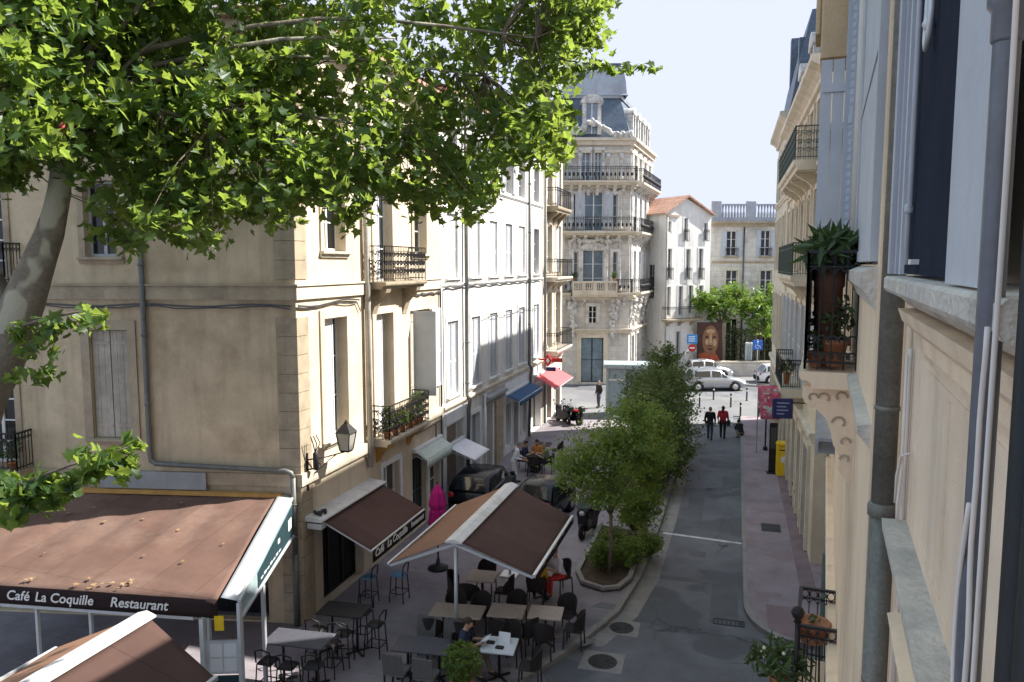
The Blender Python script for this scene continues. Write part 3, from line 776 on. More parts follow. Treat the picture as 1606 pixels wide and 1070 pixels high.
# plants set out on the balconies
def pot_plant(c, h, r, label, pot='terracotta', leaf='pot_leaf', n=90, size=.09, pr=.12, ph=.2, shape='oval', flowers=None, group=None, name='potted_plant', cat='potted plant', up=.35):
    t = thing(name, c, label, cat, group)
    m = MB(); m.lathe(c, [(pr * .7, 0), (pr * .95, ph * .8), (pr * 1.08, ph * .82), (pr * 1.08, ph), (pr * .9, ph), (pr * .85, ph * .92)], 10); m.build('pot', pot, t)
    P = blob_pts((c[0], c[1], c[2] + ph + h * .5), (r, r, h * .55), n)
    leafy(P, size, shape, up).build('foliage', leaf, t)
    st = MB()
    for k in range(5):
        a = k * 1.26; st.tube([(c[0], c[1], c[2] + ph * .9), (c[0] + r * .4 * math.cos(a), c[1] + r * .4 * math.sin(a), c[2] + ph + h * .6)], .006, 4)
    st.build('stem', 'bark_small', t)
    if flowers:
        f = MB()
        for p in blob_pts((c[0], c[1], c[2] + ph + h * .55), (r * 1.05, r * 1.05, h * .55), 7): f.ball(p, .026, 6, 4)
        f.build('flower', flowers, t)
    return t
bz = 3.93
for i, (s, d, h, r, lab, fl) in enumerate(((4.05, -.4, .75, .2, 'tall bushy pot plant at the near end of the lower left balcony', None), (4.55, -.42, .4, .2, 'trailing green plant behind the lower left balcony rail, second along', None),
        (5.05, -.42, .5, .22, 'light green leafy plant in the middle of the lower left balcony', None), (5.6, -.42, .3, .2, 'pot of pink flowers on the lower left balcony', 'flower_pink'),
        (6.1, -.4, .85, .22, 'dark bushy plant rising above the rail of the lower left balcony', None), (6.55, -.38, .8, .18, 'yellow green plant at the far end of the lower left balcony', None))):
    pot_plant(FB.W(s, d, bz), h, r, lab, flowers=fl, group='plants on the lower left balcony', leaf='bush_leaf' if i in (2, 5) else 'pot_leaf', n=230, size=.11)
for i, (s, h, lab) in enumerate(((-7.2, .35, 'grey green clipped plant on the far left balcony beside the wall'), (-7.8, .3, 'low plant in the middle of the far left balcony'))):
    pot_plant(FA.W(s, -.35, 3.96), h + .3, .26, lab, n=160, group='plants on the far left balcony')

# ------------------------------------------------------------------ white town house (B2) and narrow house (B3)
S0, S1, S2 = 9.40, 24.6, 29.6
H2 = thing('town_house', FB.W(S0, 0, 0), 'long white rendered town house with rows of pale louvred shutters', 'house')
cols = [(702.6, 717), (737, 754), (767, 780), (792, 802.5), (812, 823), (836, 844.5)]
wc = [(FB.px(a, 550)[0], FB.px(b, 550)[0]) for a, b in cols]
wc = [((a + b) / 2 - .56, (a + b) / 2 + .56) for a, b in wc]
op = [(a, b, 4.12, 6.9) for a, b in wc] + [(a, b, 8.5, 10.85) for a, b in wc] + [(a, b, 12.25, 14.0) for a, b in wc]
def gs(x, y): return FB.px(x, y)[0]
gops = [(gs(699, 700), gs(727, 700), .13, 3.05), (gs(738, 700), gs(752, 700), .13, 2.95), (gs(762, 700), gs(772, 700), .13, 2.95), (gs(792, 680), gs(800, 680), .5, 2.5), (gs(804, 680), gs(812, 680), .13, 2.6), (gs(818, 670), gs(825, 670), .5, 2.5), (gs(831, 660), gs(847, 660), .13, 2.6)]
mB = MB(FB); wall(mB, FB, S0, S1, 0, 15.0, op + gops); mB.box(S0 + .01, S1 - .01, .36, 9, .05, 14.99); mB.build('wall', 'white_wall', H2)
m = MB(FB); m.box(S0, S1, -.45, 9, 15.0, 15.12); m.add([FB.W(S0, -.5, 15.125), FB.W(S1, -.5, 15.125), FB.W(S1, 5, 16.9), FB.W(S0, 5, 16.9)], [(0, 1, 2, 3)]); m.build('roof', 'tile', H2)
moulding(H2, FB, S0 + .02, S1 - .02, 14.55, .42, .38, 'white_wall', 'cornice', kind=1)
moulding(H2, FB, S0 + .02, S1 - .02, 12.02, .12, .08, 'white_wall', 'string_course')
moulding(H2, FB, S0 + .02, S1 - .02, 8.2, .1, .06, 'white_wall', 'string_course')
moulding(H2, FB, S0 + .02, S1 - .02, 3.66, .2, .14, 'stone_pale', 'ledge')
for i, o in enumerate(op):
    r, c = divmod(i, 6)
    if r == 2: window(H2, FB, *o, rd=.2, pane='pane_dark' if c % 2 else 'pane', surround='white_wall', sp=.03, shut='open' if c in (3, 1) else None, smat='shutter_grey')
    else: window(H2, FB, *o, rd=.2, pane='pane_dark', surround='white_wall', sp=.03, shut=None if (r, c) == (1, 5) else 'closed', smat='shutter_grey' if r == 0 or c in (3,) else 'shutter_white', slats=.1 if r == 0 else .08, sill='white_wall', arch=.12 if (r == 0 and c == 1) else 0)
m = MB(FB); m.tube([FB.W(S0 + .12, -.05, 8.1), FB.W(S0 + .1, -.05, 7.5), FB.W(S0 + .15, -.05, 4)], .02, 5)
P = [FB.W(S0 + .3 + k * .5, -.07, 8.17 + .03 * math.sin(k * 2.1)) for k in range(30)]; m.tube(P, .028, 5)
m.tube([FB.W(13.9 + k * .8, -.08, 6.75 + .05 * math.sin(k)) for k in range(13)], .015, 5); m.build('cable', 'pipe_dark', H2)
for x in (727, 826.5):
    s = FB.px(x, 500)[0]; m = MB(FB)
    m.tube([FB.W(s, -.13, 14.9), FB.W(s, -.13, 8.6), FB.W(s, -.15, 8.2), FB.W(s, -.13, 7.9), FB.W(s, -.13, 3.9), FB.W(s, -.25, 3.75), FB.W(s, -.2, 3.4), FB.W(s, -.13, .2)], .075, 8)
    for zz in (13, 10.6, 6, 4.4): m.lathe(FB.W(s, -.13, zz), [(.08, -.03), (.1, -.02), (.1, .02), (.08, .03)], 8)
    m.build('drainpipe', 'pipe', H2)
# shop fronts
g = gops
window(H2, FB, *g[0], rd=.3, frame='shop_white', pane=make_mat('shop_back', (.30, .26, .23), .7, .12, 2), bars=(1, 1), surround='shop_white', sw=.3, name='shop_window')
window(H2, FB, *g[1], rd=.2, frame='door_grey', pane='door_grey', bars=(2, 1), surround='shop_white', name='door')
window(H2, FB, *g[2], rd=.28, frame='door_red', pane='dark_inside', bars=(2, 2), surround='shop_white', name='door')
for q in (3, 5): window(H2, FB, *g[q], rd=.18, frame='shop_white', pane='pane_dark', bars=(1, 1), surround='shop_white', sw=.18, name='shop_window')
window(H2, FB, *g[4], rd=.25, frame='frame_grey', pane='pane_dark', bars=(1, 2), surround='shop_white', name='door')
window(H2, FB, *g[6], rd=.4, frame='shop_white', pane='dark_inside', bars=(3, 1), surround='shop_white', name='shop_window')
m = MB(FB); s = gs(775, 700)
for k in range(7): m.bbox(s, gs(786, 690), -.12, .02, .12 + k * .43, .12 + k * .43 + .405, .02)
m.build('pier', 'stone', H2)
m = MB(FB); m.profile([(0, 3.0), (-.12, 3.02), (-.22, 3.25), (-.3, 3.3), (-.3, 3.42), (0, 3.5)], gs(757, 650), gs(787, 650)); m.build('canopy', 'concrete', H2)
for q in ((789, 620, 826, 2.75), (697, 690, 729, 3.12)): m = MB(FB); m.box(gs(q[0], q[1]), gs(q[2], q[1]), -.1, -.002, q[3], 3.55); m.build('fascia', 'shop_white', H2)
m = MB(FB); s = gs(757.5, 700); m.tube([FB.W(s, -.1, 3.6), FB.W(s, -.1, .15)], .06, 8); m.build('drainpipe', 'frame_white', H2)

H3 = thing('town_house', FB.W(S1, 0, 0), 'narrow stone house with stacked balconies beyond the white house', 'house')
s = [FB.px(x, 500)[0] for x in (857, 864.5, 870.5, 878)]
w3 = [(s[0], s[1]), (s[2], s[3])]
op = [(a, b, z0, z0 + h) for z0, h in ((4.3, 3.1), (8.55, 2.7), (12.3, 2.3)) for a, b in w3] + [(w3[0][0], w3[0][1], .15, 2.8), (w3[1][0], w3[1][1], .15, 2.8)]
m = MB(FB); wall(m, FB, S1 + .003, S2, 0, 15.6, op); m.box(S1 + .01, S2 - .01, .36, 9, .05, 15.59); m.build('wall', 'stone_pale', H3)
m = MB(FB); m.box(S1 + .003, S2, -.4, 9, 15.6, 15.75); m.add([FB.W(S1, -.45, 15.76), FB.W(S2, -.45, 15.76), FB.W(S2, 4, 17.6), FB.W(S1, 4, 17.6)], [(0, 1, 2, 3)]); m.build('roof', 'slate', H3)
moulding(H3, FB, S1 + .01, S2, 15.1, .48, .4, 'stone_pale', 'cornice', kind=1)
moulding(H3, FB, S1 + .01, S2, 3.5, .3, .16, 'stone_pale', 'ledge')
for i, o in enumerate(op[:6]): window(H3, FB, *o, rd=.2, pane='pane', surround='stone_pale', sp=.04, shut='closed' if i in (3, 5) else None, smat='shutter_grey')
for o in op[6:]: window(H3, FB, *o, rd=.25, frame='frame_grey', pane='pane_dark', bars=(2, 1), surround='shop_white', name='shop_window')
for z in (4.2, 8.3): balcony(H3, FB, S1 + .5, S2 - .4, z, .75, 'ring', 1.0, .25, 'stone_pale', 'iron', 3, .6, sp=.14)
balcony(H3, FB, S1 + .7, S2 - .7, 12.2, .7, 'ring', 1.0, .3, 'stone', 'iron', 3, .8, sp=.14)
m = MB(FB); m.tube([FB.W(S1 + .12, -.12, 15), FB.W(S1 + .12, -.12, .2)], .07, 8); m.build('drainpipe', 'pipe', H3)
# ------------------------------------------------------------------ ornate corner building at the end of the street
P4 = G(940, 603)
F4 = Face((P4.x, P4.y), 16.1)
a4 = F4.px(880, 500)[0]; b4 = F4.px(986, 500)[0]
rw = F4.W(b4, 0, 0); F4R = Face((rw[0], rw[1]), 86.7)
lw_ = F4.W(a4, 0, 0); al = rad(-42); F4L = Face((lw_[0] - 9 * math.cos(al), lw_[1] - 9 * math.sin(al)), -42)
H4 = thing('apartment_building', (P4.x, P4.y, 0), 'ornate stone corner building with slate dome and three tiers of iron balconies', 'apartment building')
def z4(y): return F4.px(940, y)[1]
def s4(x): return F4.px(x, 500)[0]
B1, B2_, B3_, CN = z4(459), z4(363), z4(285), z4(228)
opF = [(s4(912), s4(947), .15, z4(530)), (s4(923), s4(936), z4(508), z4(480)), (s4(913), s4(946), B1 + .02, z4(392)), (s4(899), s4(906), B1 + .4, z4(395)), (s4(960), s4(967), B1 + .4, z4(395)),
       (s4(915), s4(944), B2_ + .02, z4(301)), (s4(898), s4(905), B2_ + .3, z4(305)), (s4(959), s4(966), B2_ + .3, z4(305)), (s4(909), s4(924), B3_ + .02, z4(236)), (s4(930), s4(941), B3_ + .02, z4(236))]
LR = 9.5
opR = []
for k in range(4):
    s = .9 + k * 2.15
    opR += [(s, s + 1.0, .15, 3.6), (s, s + 1.0, 4.3, 6.2), (s, s + 1.0, B1 + .02, B1 + 3.1), (s, s + 1.0, B2_ + .02, B2_ + 2.8), (s, s + 1.0, B3_ + .02, B3_ + 2.3)]
m = MB(F4); wall(m, F4, a4, b4, 0, CN, opF, ends=(0, 0)); wall(m, F4R, 0, LR, 0, CN, opR, ends=(0, 1)); wall(m, F4L, 0, 9, 0, CN, [], ends=(1, 0))
iR = corner_pt(F4, F4R, .37, .37); iL = corner_pt(F4L, F4, .37, .37)
back = F4R.W(LR, 7, 0)[:2]; backL = F4L.W(0, 7, 0)[:2]
m.slab([F4L.W(.01, .37, 0)[:2], iL, iR, F4R.W(LR - .01, .37, 0)[:2], F4R.W(LR - .01, 9, 0)[:2], backL], .05, CN - .02)
m.build('wall', 'ashlar', H4)
def ring4(o):  # footprint moved out by o
    cR = corner_pt(F4, F4R, -o, -o); cL = corner_pt(F4L, F4, -o, -o)
    return [F4L.W(.01, -o, 0)[:2], cL, cR, F4R.W(LR - .01, -o, 0)[:2], F4R.W(LR - .01, 8, 0)[:2], F4L.W(.01, 6.5, 0)[:2]]
m = MB()
for z, h, o in ((CN, .3, .25), (CN + .3, .2, .45), (CN - .55, .2, .12)): m.slab(ring4(o), z, z + h - .004)
m.build('cornice', 'stone_pale', H4)
m = MB()
for z, o in ((3.9, .15), (B1 - .55, .3), (B2_ - .45, .22), (B3_ - .5, .3)): m.slab(ring4(o), z, z + .2); m.slab(ring4(o + .15), z + .203, z + .32)
m.build('string_course', 'stone_pale', H4)
ZM = CN + .5
def loft(m, rings):
    n = len(rings[0][0]); V = []
    for pl, z in rings: V += [(x, y, z) for x, y in pl]
    F = [(i * n + j, i * n + (j + 1) % n, (i + 1) * n + (j + 1) % n, (i + 1) * n + j) for i in range(len(rings) - 1) for j in range(n)]
    F.append(tuple(range((len(rings) - 1) * n, len(rings) * n))); m.add(V, F)
ZT = z4(150)
m = MB(); loft(m, [(ring4(-.05), ZM), (ring4(-.35), ZM + (ZT - ZM) * .35), (ring4(-.75), ZM + (ZT - ZM) * .75), (ring4(-1.05), ZT)])
m.build('roof', 'slate', H4)
m = MB(); loft(m, [(ring4(-.95), ZT + .003), (ring4(-.9), ZT + .25)]); m.build('roof_rim', 'zinc', H4)
cD = Vector(F4.W((a4 + b4) / 2, 3.4, 0))
m = MB(); rr = 3.0
cl4 = F4.W(a4 + .2, .9, 0)[:2]; cr4 = F4.W(b4 - .25, .9, 0)[:2]; dr4 = F4.W(b4 - .25, 5, 0)[:2]; dl4 = F4.W(a4 + .2, 5, 0)[:2]
def ins4(k): return [tuple(Vector(p).lerp(Vector((cD.x, cD.y)), k)) for p in (cl4, cr4, dr4, dl4)]
loft(m, [(ins4(-.04), ZT + .2), (ins4(0), ZT + .35), (ins4(.03), ZT + 1.2), (ins4(.09), ZT + 2.0), (ins4(.2), ZT + 2.5)]); m.build('dome', 'zinc', H4)
m = MB(); loft(m, [(ins4(.17), ZT + 2.502), (ins4(.17), ZT + 2.62)]); m.build('dome_rim', 'slate', H4)
m = MB(F4R); m.box(1.5, 2.4, 2.0, 3.0, ZT + .2, ZT + 1.5); m.build('chimney', 'brick_red', H4)
m = MB(F4R)
for k in range(3): m.lathe(F4R.W(1.65 + k * .3, 2.5, ZT + 1.503), [(.12, 0), (.1, .5), (.12, .52)], 8)
m.build('chimney_pot', 'slate', H4)
# dormers
def dormer(P, F, sc, w, z0, h, d, name='dormer'):
    m = MB(F); m.box(sc - w / 2, sc - w * .3, d, d + 1.2, z0, z0 + h); m.box(sc + w * .3, sc + w / 2, d, d + 1.2, z0, z0 + h)
    k = 10; m.prism([(sc - w * .5, z0 + h)] + [(sc - w * .62 * math.cos(PI * i / k), z0 + h + .05 + w * .42 * math.sin(PI * i / k)) for i in range(k + 1)] + [(sc + w * .5, z0 + h)], d - .06, d + 1.2)
    o = m.build(name, 'carved', P)
    g = MB(F); g.box(sc - w * .3, sc + w * .3, d + .12, d + .2, z0, z0 + h); g.build('pane', 'pane_sky', o)
    g = MB(F); g.box(sc - .03, sc + .03, d + .09, d + .119, z0, z0 + h); g.build('frame', 'frame_white', o)
dormer(H4, F4, s4(925), 1.35, ZM + .3, 2.2, -.12)
for k in range(4): dormer(H4, F4R, 1.4 + k * 2.15, 1.1, ZM + .2, 1.7, .05)
for i, o in enumerate(opF):
    if i == 0: window(H4, F4, *o, rd=.3, frame='black', pane='pane_sky', bars=(2, 2), surround='stone_pale', sw=.35, name='door')
    elif i == 1: window(H4, F4, *o, rd=.2, pane='pane_dark', surround='carved', sw=.2, sp=.1)
    else: window(H4, F4, *o, rd=.25, pane='pane_sky', bars=(2 if o[1] - o[0] > .5 else 1, 3), surround='carved', sw=.2, sp=.12, arch=.35 if i in (2,) else (.2 if i == 5 else 0), shut='open' if i in (5,) else None, smat='shutter_blue')
for i, o in enumerate(opR): window(H4, F4R, *o, rd=.25, pane='pane_dark' if i % 5 < 2 else 'pane_sky', bars=(2, 3), surround='carved', sw=.16, sp=.1, arch=.2 if i % 5 == 2 else 0, shut='open' if i % 5 in (2, 3) else None, smat='shutter_white')
def ornbal(F, s0, s1, z, prj, n, stone=False):
    m = MB(F); m.profile([(0, z - .3), (-prj + .25, z - .3), (-prj + .2, z - .18), (-prj, z - .14), (-prj, z), (0, z)], s0, s1); o = m.build('balcony', 'stone_pale', H4)
    r = MB(F); rail_run(r, F.W(s0 + .05, -prj + .07, 0), F.W(s1 - .05, -prj + .07, 0), z, z + 1.0, 'ring', .16, .016); rail_run(r, F.W(s0 + .05, 0, 0), F.W(s0 + .05, -prj + .07, 0), z, z + 1., 'ring', .16, .016); rail_run(r, F.W(s1 - .05, 0, 0), F.W(s1 - .05, -prj + .07, 0), z, z + 1., 'ring', .16, .016)
    for k in range(int((s1 - s0) / .3)):
        q = F.W(s0 + .2 + k * .3, -prj + .07, z + .45); r.ball(q, .1, 6, 4, (.8, .8, 1.6))
    r.build('railing', 'iron', o)
    for k in range(n):
        c = MB(F); corbel(c, F, s0 + (s1 - s0) * (k + .5) / n, .24, z - .303, .7, prj * .75); c.build('corbel', 'carved', o)
ornbal(F4, a4 - .3, b4 + .35, B2_, .85, 7); ornbal(F4, a4 - .3, b4 + .4, B3_, .95, 9)
ornbal(F4, a4 - .2, s4(894), B1, .7, 1); ornbal(F4, s4(966), b4 + .2, B1, .7, 1)
for z, p in ((B1, .8), (B2_, .8), (B3_, .9)): ornbal(F4R, .6, LR - .4, z, p, 9)
m = MB(F4); q0, q1 = s4(896), s4(965)
m.profile([(0, B1 - .3), (-.9, B1 - .3), (-1.05, B1 - .1), (-1.05, B1 + .02), (0, B1 + .02)], q0, q1)
m.box(q0, q1, -1.02, -.82, B1 + .02, B1 + .2); m.box(q0, q1, -1.06, -.8, B1 + .72, B1 + .86)
for k in range(5): c = q0 + (q1 - q0) * k / 4; m.box(max(q0, c - .13), min(q1, c + .13), -1.03, -.81, B1 + .2, B1 + .72)
for k in range(20): m.lathe(F4.W(q0 + (q1 - q0) * (k + .5) / 20, -.92, B1 + .2), [(.05, 0), (.07, .12), (.035, .3), (.06, .45), (.05, .52)], 6)
m.build('balustrade', 'stone_pale', H4)
# columns, brackets and carved swags
m = MB(F4)
for x in (893, 908, 951, 971):
    s = s4(x)
    for z0, z1 in ((B1 + .1, B2_ - .6), (B2_ + .1, B3_ - .6), (B3_ + .1, CN - .6)): m.lathe(F4.W(s, -.06, 0), [(.17, z0), (.17, z0 + .25), (.11, z0 + .3), (.1, z1 - .35), (.16, z1 - .28), (.2, z1)], 8)
for s in (.35, 2.45, 4.6, 6.75, 8.9):
    for z0, z1 in ((4.2, B1 - .6), (B1 + .1, B2_ - .6), (B2_ + .1, B3_ - .6), (B3_ + .1, CN - .6)): m.box(s - .16, s + .16, -.1, .02, z0, z1, F4R)
m.build('pilaster', 'carved', H4)
m = MB(F4); rr_ = random.Random(5)
for sx, w in ((s4(898), .55), (s4(960), .55)):
    for k in range(60):
        u = rr_.random(); z = B1 - .35 - u * 3.0; m.ball(F4.W(sx + rr_.gauss(0, w * .35 * (1.1 - u)), -.1 - (1 - u) * .55 * rr_.random(), z), rr_.uniform(.08, .2), 6, 4, (1, .8, 1.2))
    m.build('carving', 'carved', H4); m = MB(F4)
for k in range(26):
    u = k / 25; m.ball(F4.W(s4(913) + (s4(947) - s4(913)) * u, -.18, z4(474) + .5 * math.sin(PI * u) + rr_.gauss(0, .04)), rr_.uniform(.07, .14), 6, 4)
m.build('carving', 'carved', H4); m = MB(F4)
for k in range(40):
    u = k / 39; m.ball(F4.W(s4(893) + (s4(972) - s4(893)) * u, -.2 - .1 * rr_.random(), B2_ - .75 + .35 * abs(math.sin(u * 9)) * rr_.random()), rr_.uniform(.08, .17), 6, 4)
m.build('carving', 'carved', H4); m = MB(F4)
for k in range(46):
    u = k / 45; m.ball(F4.W(a4 + (b4 - a4) * u, -.4 - .15 * rr_.random(), CN + .55 + .9 * max(0, 1 - abs(u - .42) * 3) + rr_.random() * .3), rr_.uniform(.1, .22), 6, 4)
for s in (.4, 2.5, 4.6, 6.8, 8.9):
    m.build('carving', 'carved', H4); m = MB(F4)
    for k in range(16): u = rr_.random(); m.ball(F4R.W(s + rr_.gauss(0, .18), -.12 - .4 * (1 - u), B1 - .4 - u * 1.9), rr_.uniform(.08, .17), 6, 4)
m.build('carving', 'carved', H4)
pot_plant(F4.W(s4(900), -.6, B1 + .86), .5, .25, 'round potted shrub at the left end of the stone balustrade of the ornate building', n=110, size=.16, group='shrubs on the stone balustrade')
pot_plant(F4.W(s4(961), -.6, B1 + .86), .5, .22, 'round potted shrub at the right end of the stone balustrade of the ornate building', n=110, size=.16, group='shrubs on the stone balustrade')

# ------------------------------------------------------------------ gabled house
P5 = G(1040, 590); F5 = Face((P5.x, P5.y), 46.0); F5L = Face((P5.x - 6 * math.cos(rad(-44)), P5.y - 6 * math.sin(rad(-44))), -44)
H5 = thing('house', (P5.x, P5.y, 0), 'pale gabled house with a red tiled roof and tall narrow windows', 'house')
L5 = F5.px(1113, 450)[0]
def q5(x, y): return F5.px(x, y)
ez = q5(1040, 335)[1]; apx, apz = q5(1077, 311)
op5 = []
for (xa, xb, ya, yb) in ((1047, 1053, 347, 364), (1073, 1079, 342, 377), (1104, 1110, 350, 377), (1046, 1054, 390, 437), (1076, 1083, 391, 437), (1096, 1103, 390, 437), (1046, 1052, 450, 495), (1064, 1071, 449, 495), (1080, 1087, 448, 492), (1096, 1103, 448, 492), (1060, 1067, 520, 575)):
    s0, z1 = q5(xa, ya); s1 = q5(xb, ya)[0]; z0 = q5(xa, yb)[1]; op5.append((s0, s1, z0, z1))
m = MB(F5); wall(m, F5, 0, L5, 0, ez, op5, ends=(0, 1)); wall(m, F5L, 0, 6, 0, ez, [(3.9, 4.7, 6.2, 9.)], ends=(1, 0))
m.prism([(0, ez), (L5, ez - .0), (L5, ez + .05), (apx, apz), (0, ez + .05)], 0.003, .3)
m.slab([F5.W(.37, .37, 0)[:2], F5.W(L5 - .01, .37, 0)[:2], F5.W(L5 - .01, 6, 0)[:2], F5.W(.37, 6, 0)[:2]], .05, ez - .02)
m.build('wall', 'white_wall', H5)
m = MB(F5)
ov = .35
for sg, (sa, za) in ((0, (-ov, ez - .06)), (1, (L5 + ov * .4, ez - .03))):
    p = [F5.W(sa, -ov, za), F5.W(apx, -ov, apz + .12), F5.W(apx, 6.2, apz + .12), F5.W(sa, 6.2, za)]
    m.add(p + [(x, y, z + .12) for x, y, z in p], [(0, 1, 2, 3), (7, 6, 5, 4), (0, 4, 5, 1), (2, 6, 7, 3), (3, 7, 4, 0)])
m.build('roof', 'tile', H5)
m = MB(F5); m.box(.05, 1.3, -.12, -.002, ez - .25, ez - .08); m.build('ledge', 'stone', H5)
for i, o in enumerate(op5):
    w_ = window(H5, F5, *o, rd=.18, frame='frame_grey', pane='pane_dark', bars=(2, 2), surround='white_wall', sw=.1, sp=.03)
    if i in (1, 2, 3, 4, 5):
        r = MB(F5); rail_run(r, F5.W(o[0] - .1, -.12, 0), F5.W(o[1] + .1, -.12, 0), o[2] - .1, o[2] + .85, 'ring', .11, .014); r.build('railing', 'iron', w_)
m = MB(F5L); window(H5, F5L, 3.9, 4.7, 6.2, 9., rd=.18, frame='frame_grey', pane='pane_dark')
z_ = q5(1060, 500)[1]; balcony(H5, F5, -.3, q5(1092, 495)[0], z_, .8, 'ring', 1., .2, 'stone', 'iron', 3, .4, sp=.15)
m = MB(F5); s = q5(1036, 400)[0]; m.tube([F5.W(.1, -.06, ez - .2), F5.W(.1, -.06, .2)], .06, 6); m.build('drainpipe', 'pipe_light', H5)
m = MB(F5); q = F5.W(-.2, 3, apz - .3); m.tube([q, (q[0], q[1], q[2] + 1.6)], .02, 4)
for k in range(4): m.tube([(q[0] - .4 + .05 * k, q[1], q[2] + 1.0 + k * .17), (q[0] + .4 - .05 * k, q[1], q[2] + 1.0 + k * .17)], .012, 4)
m.build('aerial', 'pipe_dark', H5)

# ------------------------------------------------------------------ balustraded building
P6 = G(1112, 576); F6 = Face((P6.x, P6.y), 17.5)
H6 = thing('mansion', (P6.x, P6.y, 0), 'grey stone building with a balustrade along its flat roof', 'building')
def q6(x, y): return F6.px(x, y)
zc = q6(1150, 349)[1]; zb = q6(1150, 320)[1]
op6 = []
for (xa, xb, ya, yb) in ((1140, 1156, 362, 402), (1194, 1209, 361, 402), (1139, 1157, 424, 465), (1193, 1211, 424, 470), (1139, 1157, 500, 572), (1193, 1211, 500, 572)):
    s0, z1 = q6(xa, ya); s1 = q6(xb, ya)[0]; z0 = q6(xa, yb)[1]; op6.append((s0, s1, z0, z1))
d6 = op6[1][0] - op6[0][0]
op6 += [(a + 2 * d6, b + 2 * d6, c, e) for a, b, c, e in op6[::2]] + [(a + 3 * d6, b + 3 * d6, c, e) for a, b, c, e in op6[::2]]
L6 = 15.
m = MB(F6); wall(m, F6, 0, L6, 0, zc, op6); m.box(.01, L6 - .01, .37, 9, .05, zc - .02); m.build('wall', 'ashlar', H6)
moulding(H6, F6, -.2, L6, zc - .35, .42, .45, 'stone', 'cornice', kind=1)
m = MB(F6); m.box(-.1, L6, -.15, .2, zc + .08, zc + .45); m.box(-.1, L6, -.12, .15, zb - .16, zb)
for k in range(5): s = .3 + k * 3.0; m.bbox(s - .4, s + .4, -.2, .22, zc + .451, zb + .25, .04)
k = 0
s = .85
while s < L6:
    if abs((s - .3 + 1.5) % 3.0 - 1.5) > .45: m.lathe(F6.W(s, .0, zc + .45), [(.07, 0), (.1, .1), (.1, .3), (.05, .55), (.08, zb - .16 - zc - .45)], 6)
    s += .26
m.build('balustrade', 'zinc', H6)
for i, o in enumerate(op6):
    w_ = window(H6, F6, *o, rd=.2, frame='frame_white', pane='pane_dark', bars=(2, 3), surround='stone_pale' if i not in (0, 1) else None, sill='stone', shut='open' if i in (0, 1) else None, smat='shutter_blue', slats=.12)
    if i in (0, 1): r = MB(F6); rail_run(r, F6.W(o[0] - .1, -.15, 0), F6.W(o[1] + .1, -.15, 0), o[2] + .02, o[2] + .7, 'ring', .12, .014); r.build('railing', 'iron', w_)
moulding(H6, F6, 0, L6, q6(1150, 413)[1], .22, .08, 'stone', 'string_course')
m = MB(F6); s = q6(1166, 400)[0]; m.tube([F6.W(s, -.08, zc - .4), F6.W(s, -.08, .3)], .06, 6); m.build('drainpipe', 'pipe_dark', H6)

# ------------------------------------------------------------------ right side of the street
deg = 263.9
def offs(w): return (w * math.cos(rad(6.1)), -w * math.sin(rad(6.1)))
FR1, FR2, FR3 = Face(offs(.46), deg), Face(offs(.30), deg), Face((2.45, 20), 270.3)
Y3 = 23.7; E2 = -5.1
TOP2 = 14.5
# far right: two houses with mansards
H8 = thing('town_house', (2.45, 30, 0), 'stone house on the right with green iron balconies and slate mansard', 'house')
YS = 37.4
opr = []
for k in range(6):
    Y = 24.9 + k * 2.2; s = 20 - Y
    opr += [(s - 1.05, s, 4.9, 7.6), (s - 1.05, s, 8.75, 11.3), (s - 1.05, s, 12.25, 14.0), (s - 1.2, s + .1, .15, 3.3)]
m = MB(FR3); wall(m, FR3, 20 - YS, 20 - Y3, 0, 14.5, opr); m.box(20 - YS + .01, 20 - Y3 - .01, .37, 10, .05, 14.48); m.build('wall', 'cream_lit', H8)
moulding(H8, FR3, 20 - YS, 20 - Y3, 14.3, .6, .5, 'stone_pale', 'cornice', kind=1); moulding(H8, FR3, 20 - YS, 20 - Y3, 11.8, .3, .15, 'stone_pale', 'string_course'); moulding(H8, FR3, 20 - YS, 20 - Y3, 3.75, .3, .18, 'stone_pale', 'ledge')
def mansard(F, s0, s1, z0, h, back, P, mat='slate'):
    m = MB(F); m.profile([(-.05, z0), (.35, z0 + h * .55), (.75, z0 + h), (back, z0 + h + .6), (back, z0)], s0, s1); m.build('roof', mat, P)
mansard(FR3, 20 - YS, 20 - Y3, 14.93, 3.3, 9, H8)
for i, o in enumerate(opr):
    if i % 4 == 3: window(H8, FR3, *o, rd=.3, frame='black' if i % 8 == 3 else 'shop_white', pane='pane_dark', bars=(2, 2), surround='stone_pale', sp=.1, name='shop_window')
    else: window(H8, FR3, *o, rd=.2, pane='pane', surround='stone_pale', sp=.08, shut='open' if i % 4 == 0 else None, smat='shutter_grey')
for z, y0, y1, im in ((12.15, 25.0, 33.2, 'iron_green'), (8.65, 24.5, 31.5, 'iron_green'), (4.75, 27.5, 31, 'iron')):
    balcony(H8, FR3, 20 - y1, 20 - y0, z, .78, 'scroll' if z > 9 else 'ring', 1.0, .3, 'stone_pale', im, 4, .7, sp=.07)
for k in range(3): dormer(H8, FR3, -5.5 - k * 4.4, 1.2, 15.1, 1.5, .05)
H9 = thing('town_house', (2.35, 42, 0), 'farthest right hand stone house with tall mansard and chimneys', 'house')
opr = []
for k in range(4):
    Y = 38.2 + k * 2.0; s = 20 - Y
    opr += [(s - 1.0, s, 4.7, 7.5), (s - 1.0, s, 8.7, 11.3), (s - 1., s, 12.4, 14.6), (s - 1.1, s, .15, 3.2)]
FR4 = Face((2.36, 20), 270.3)
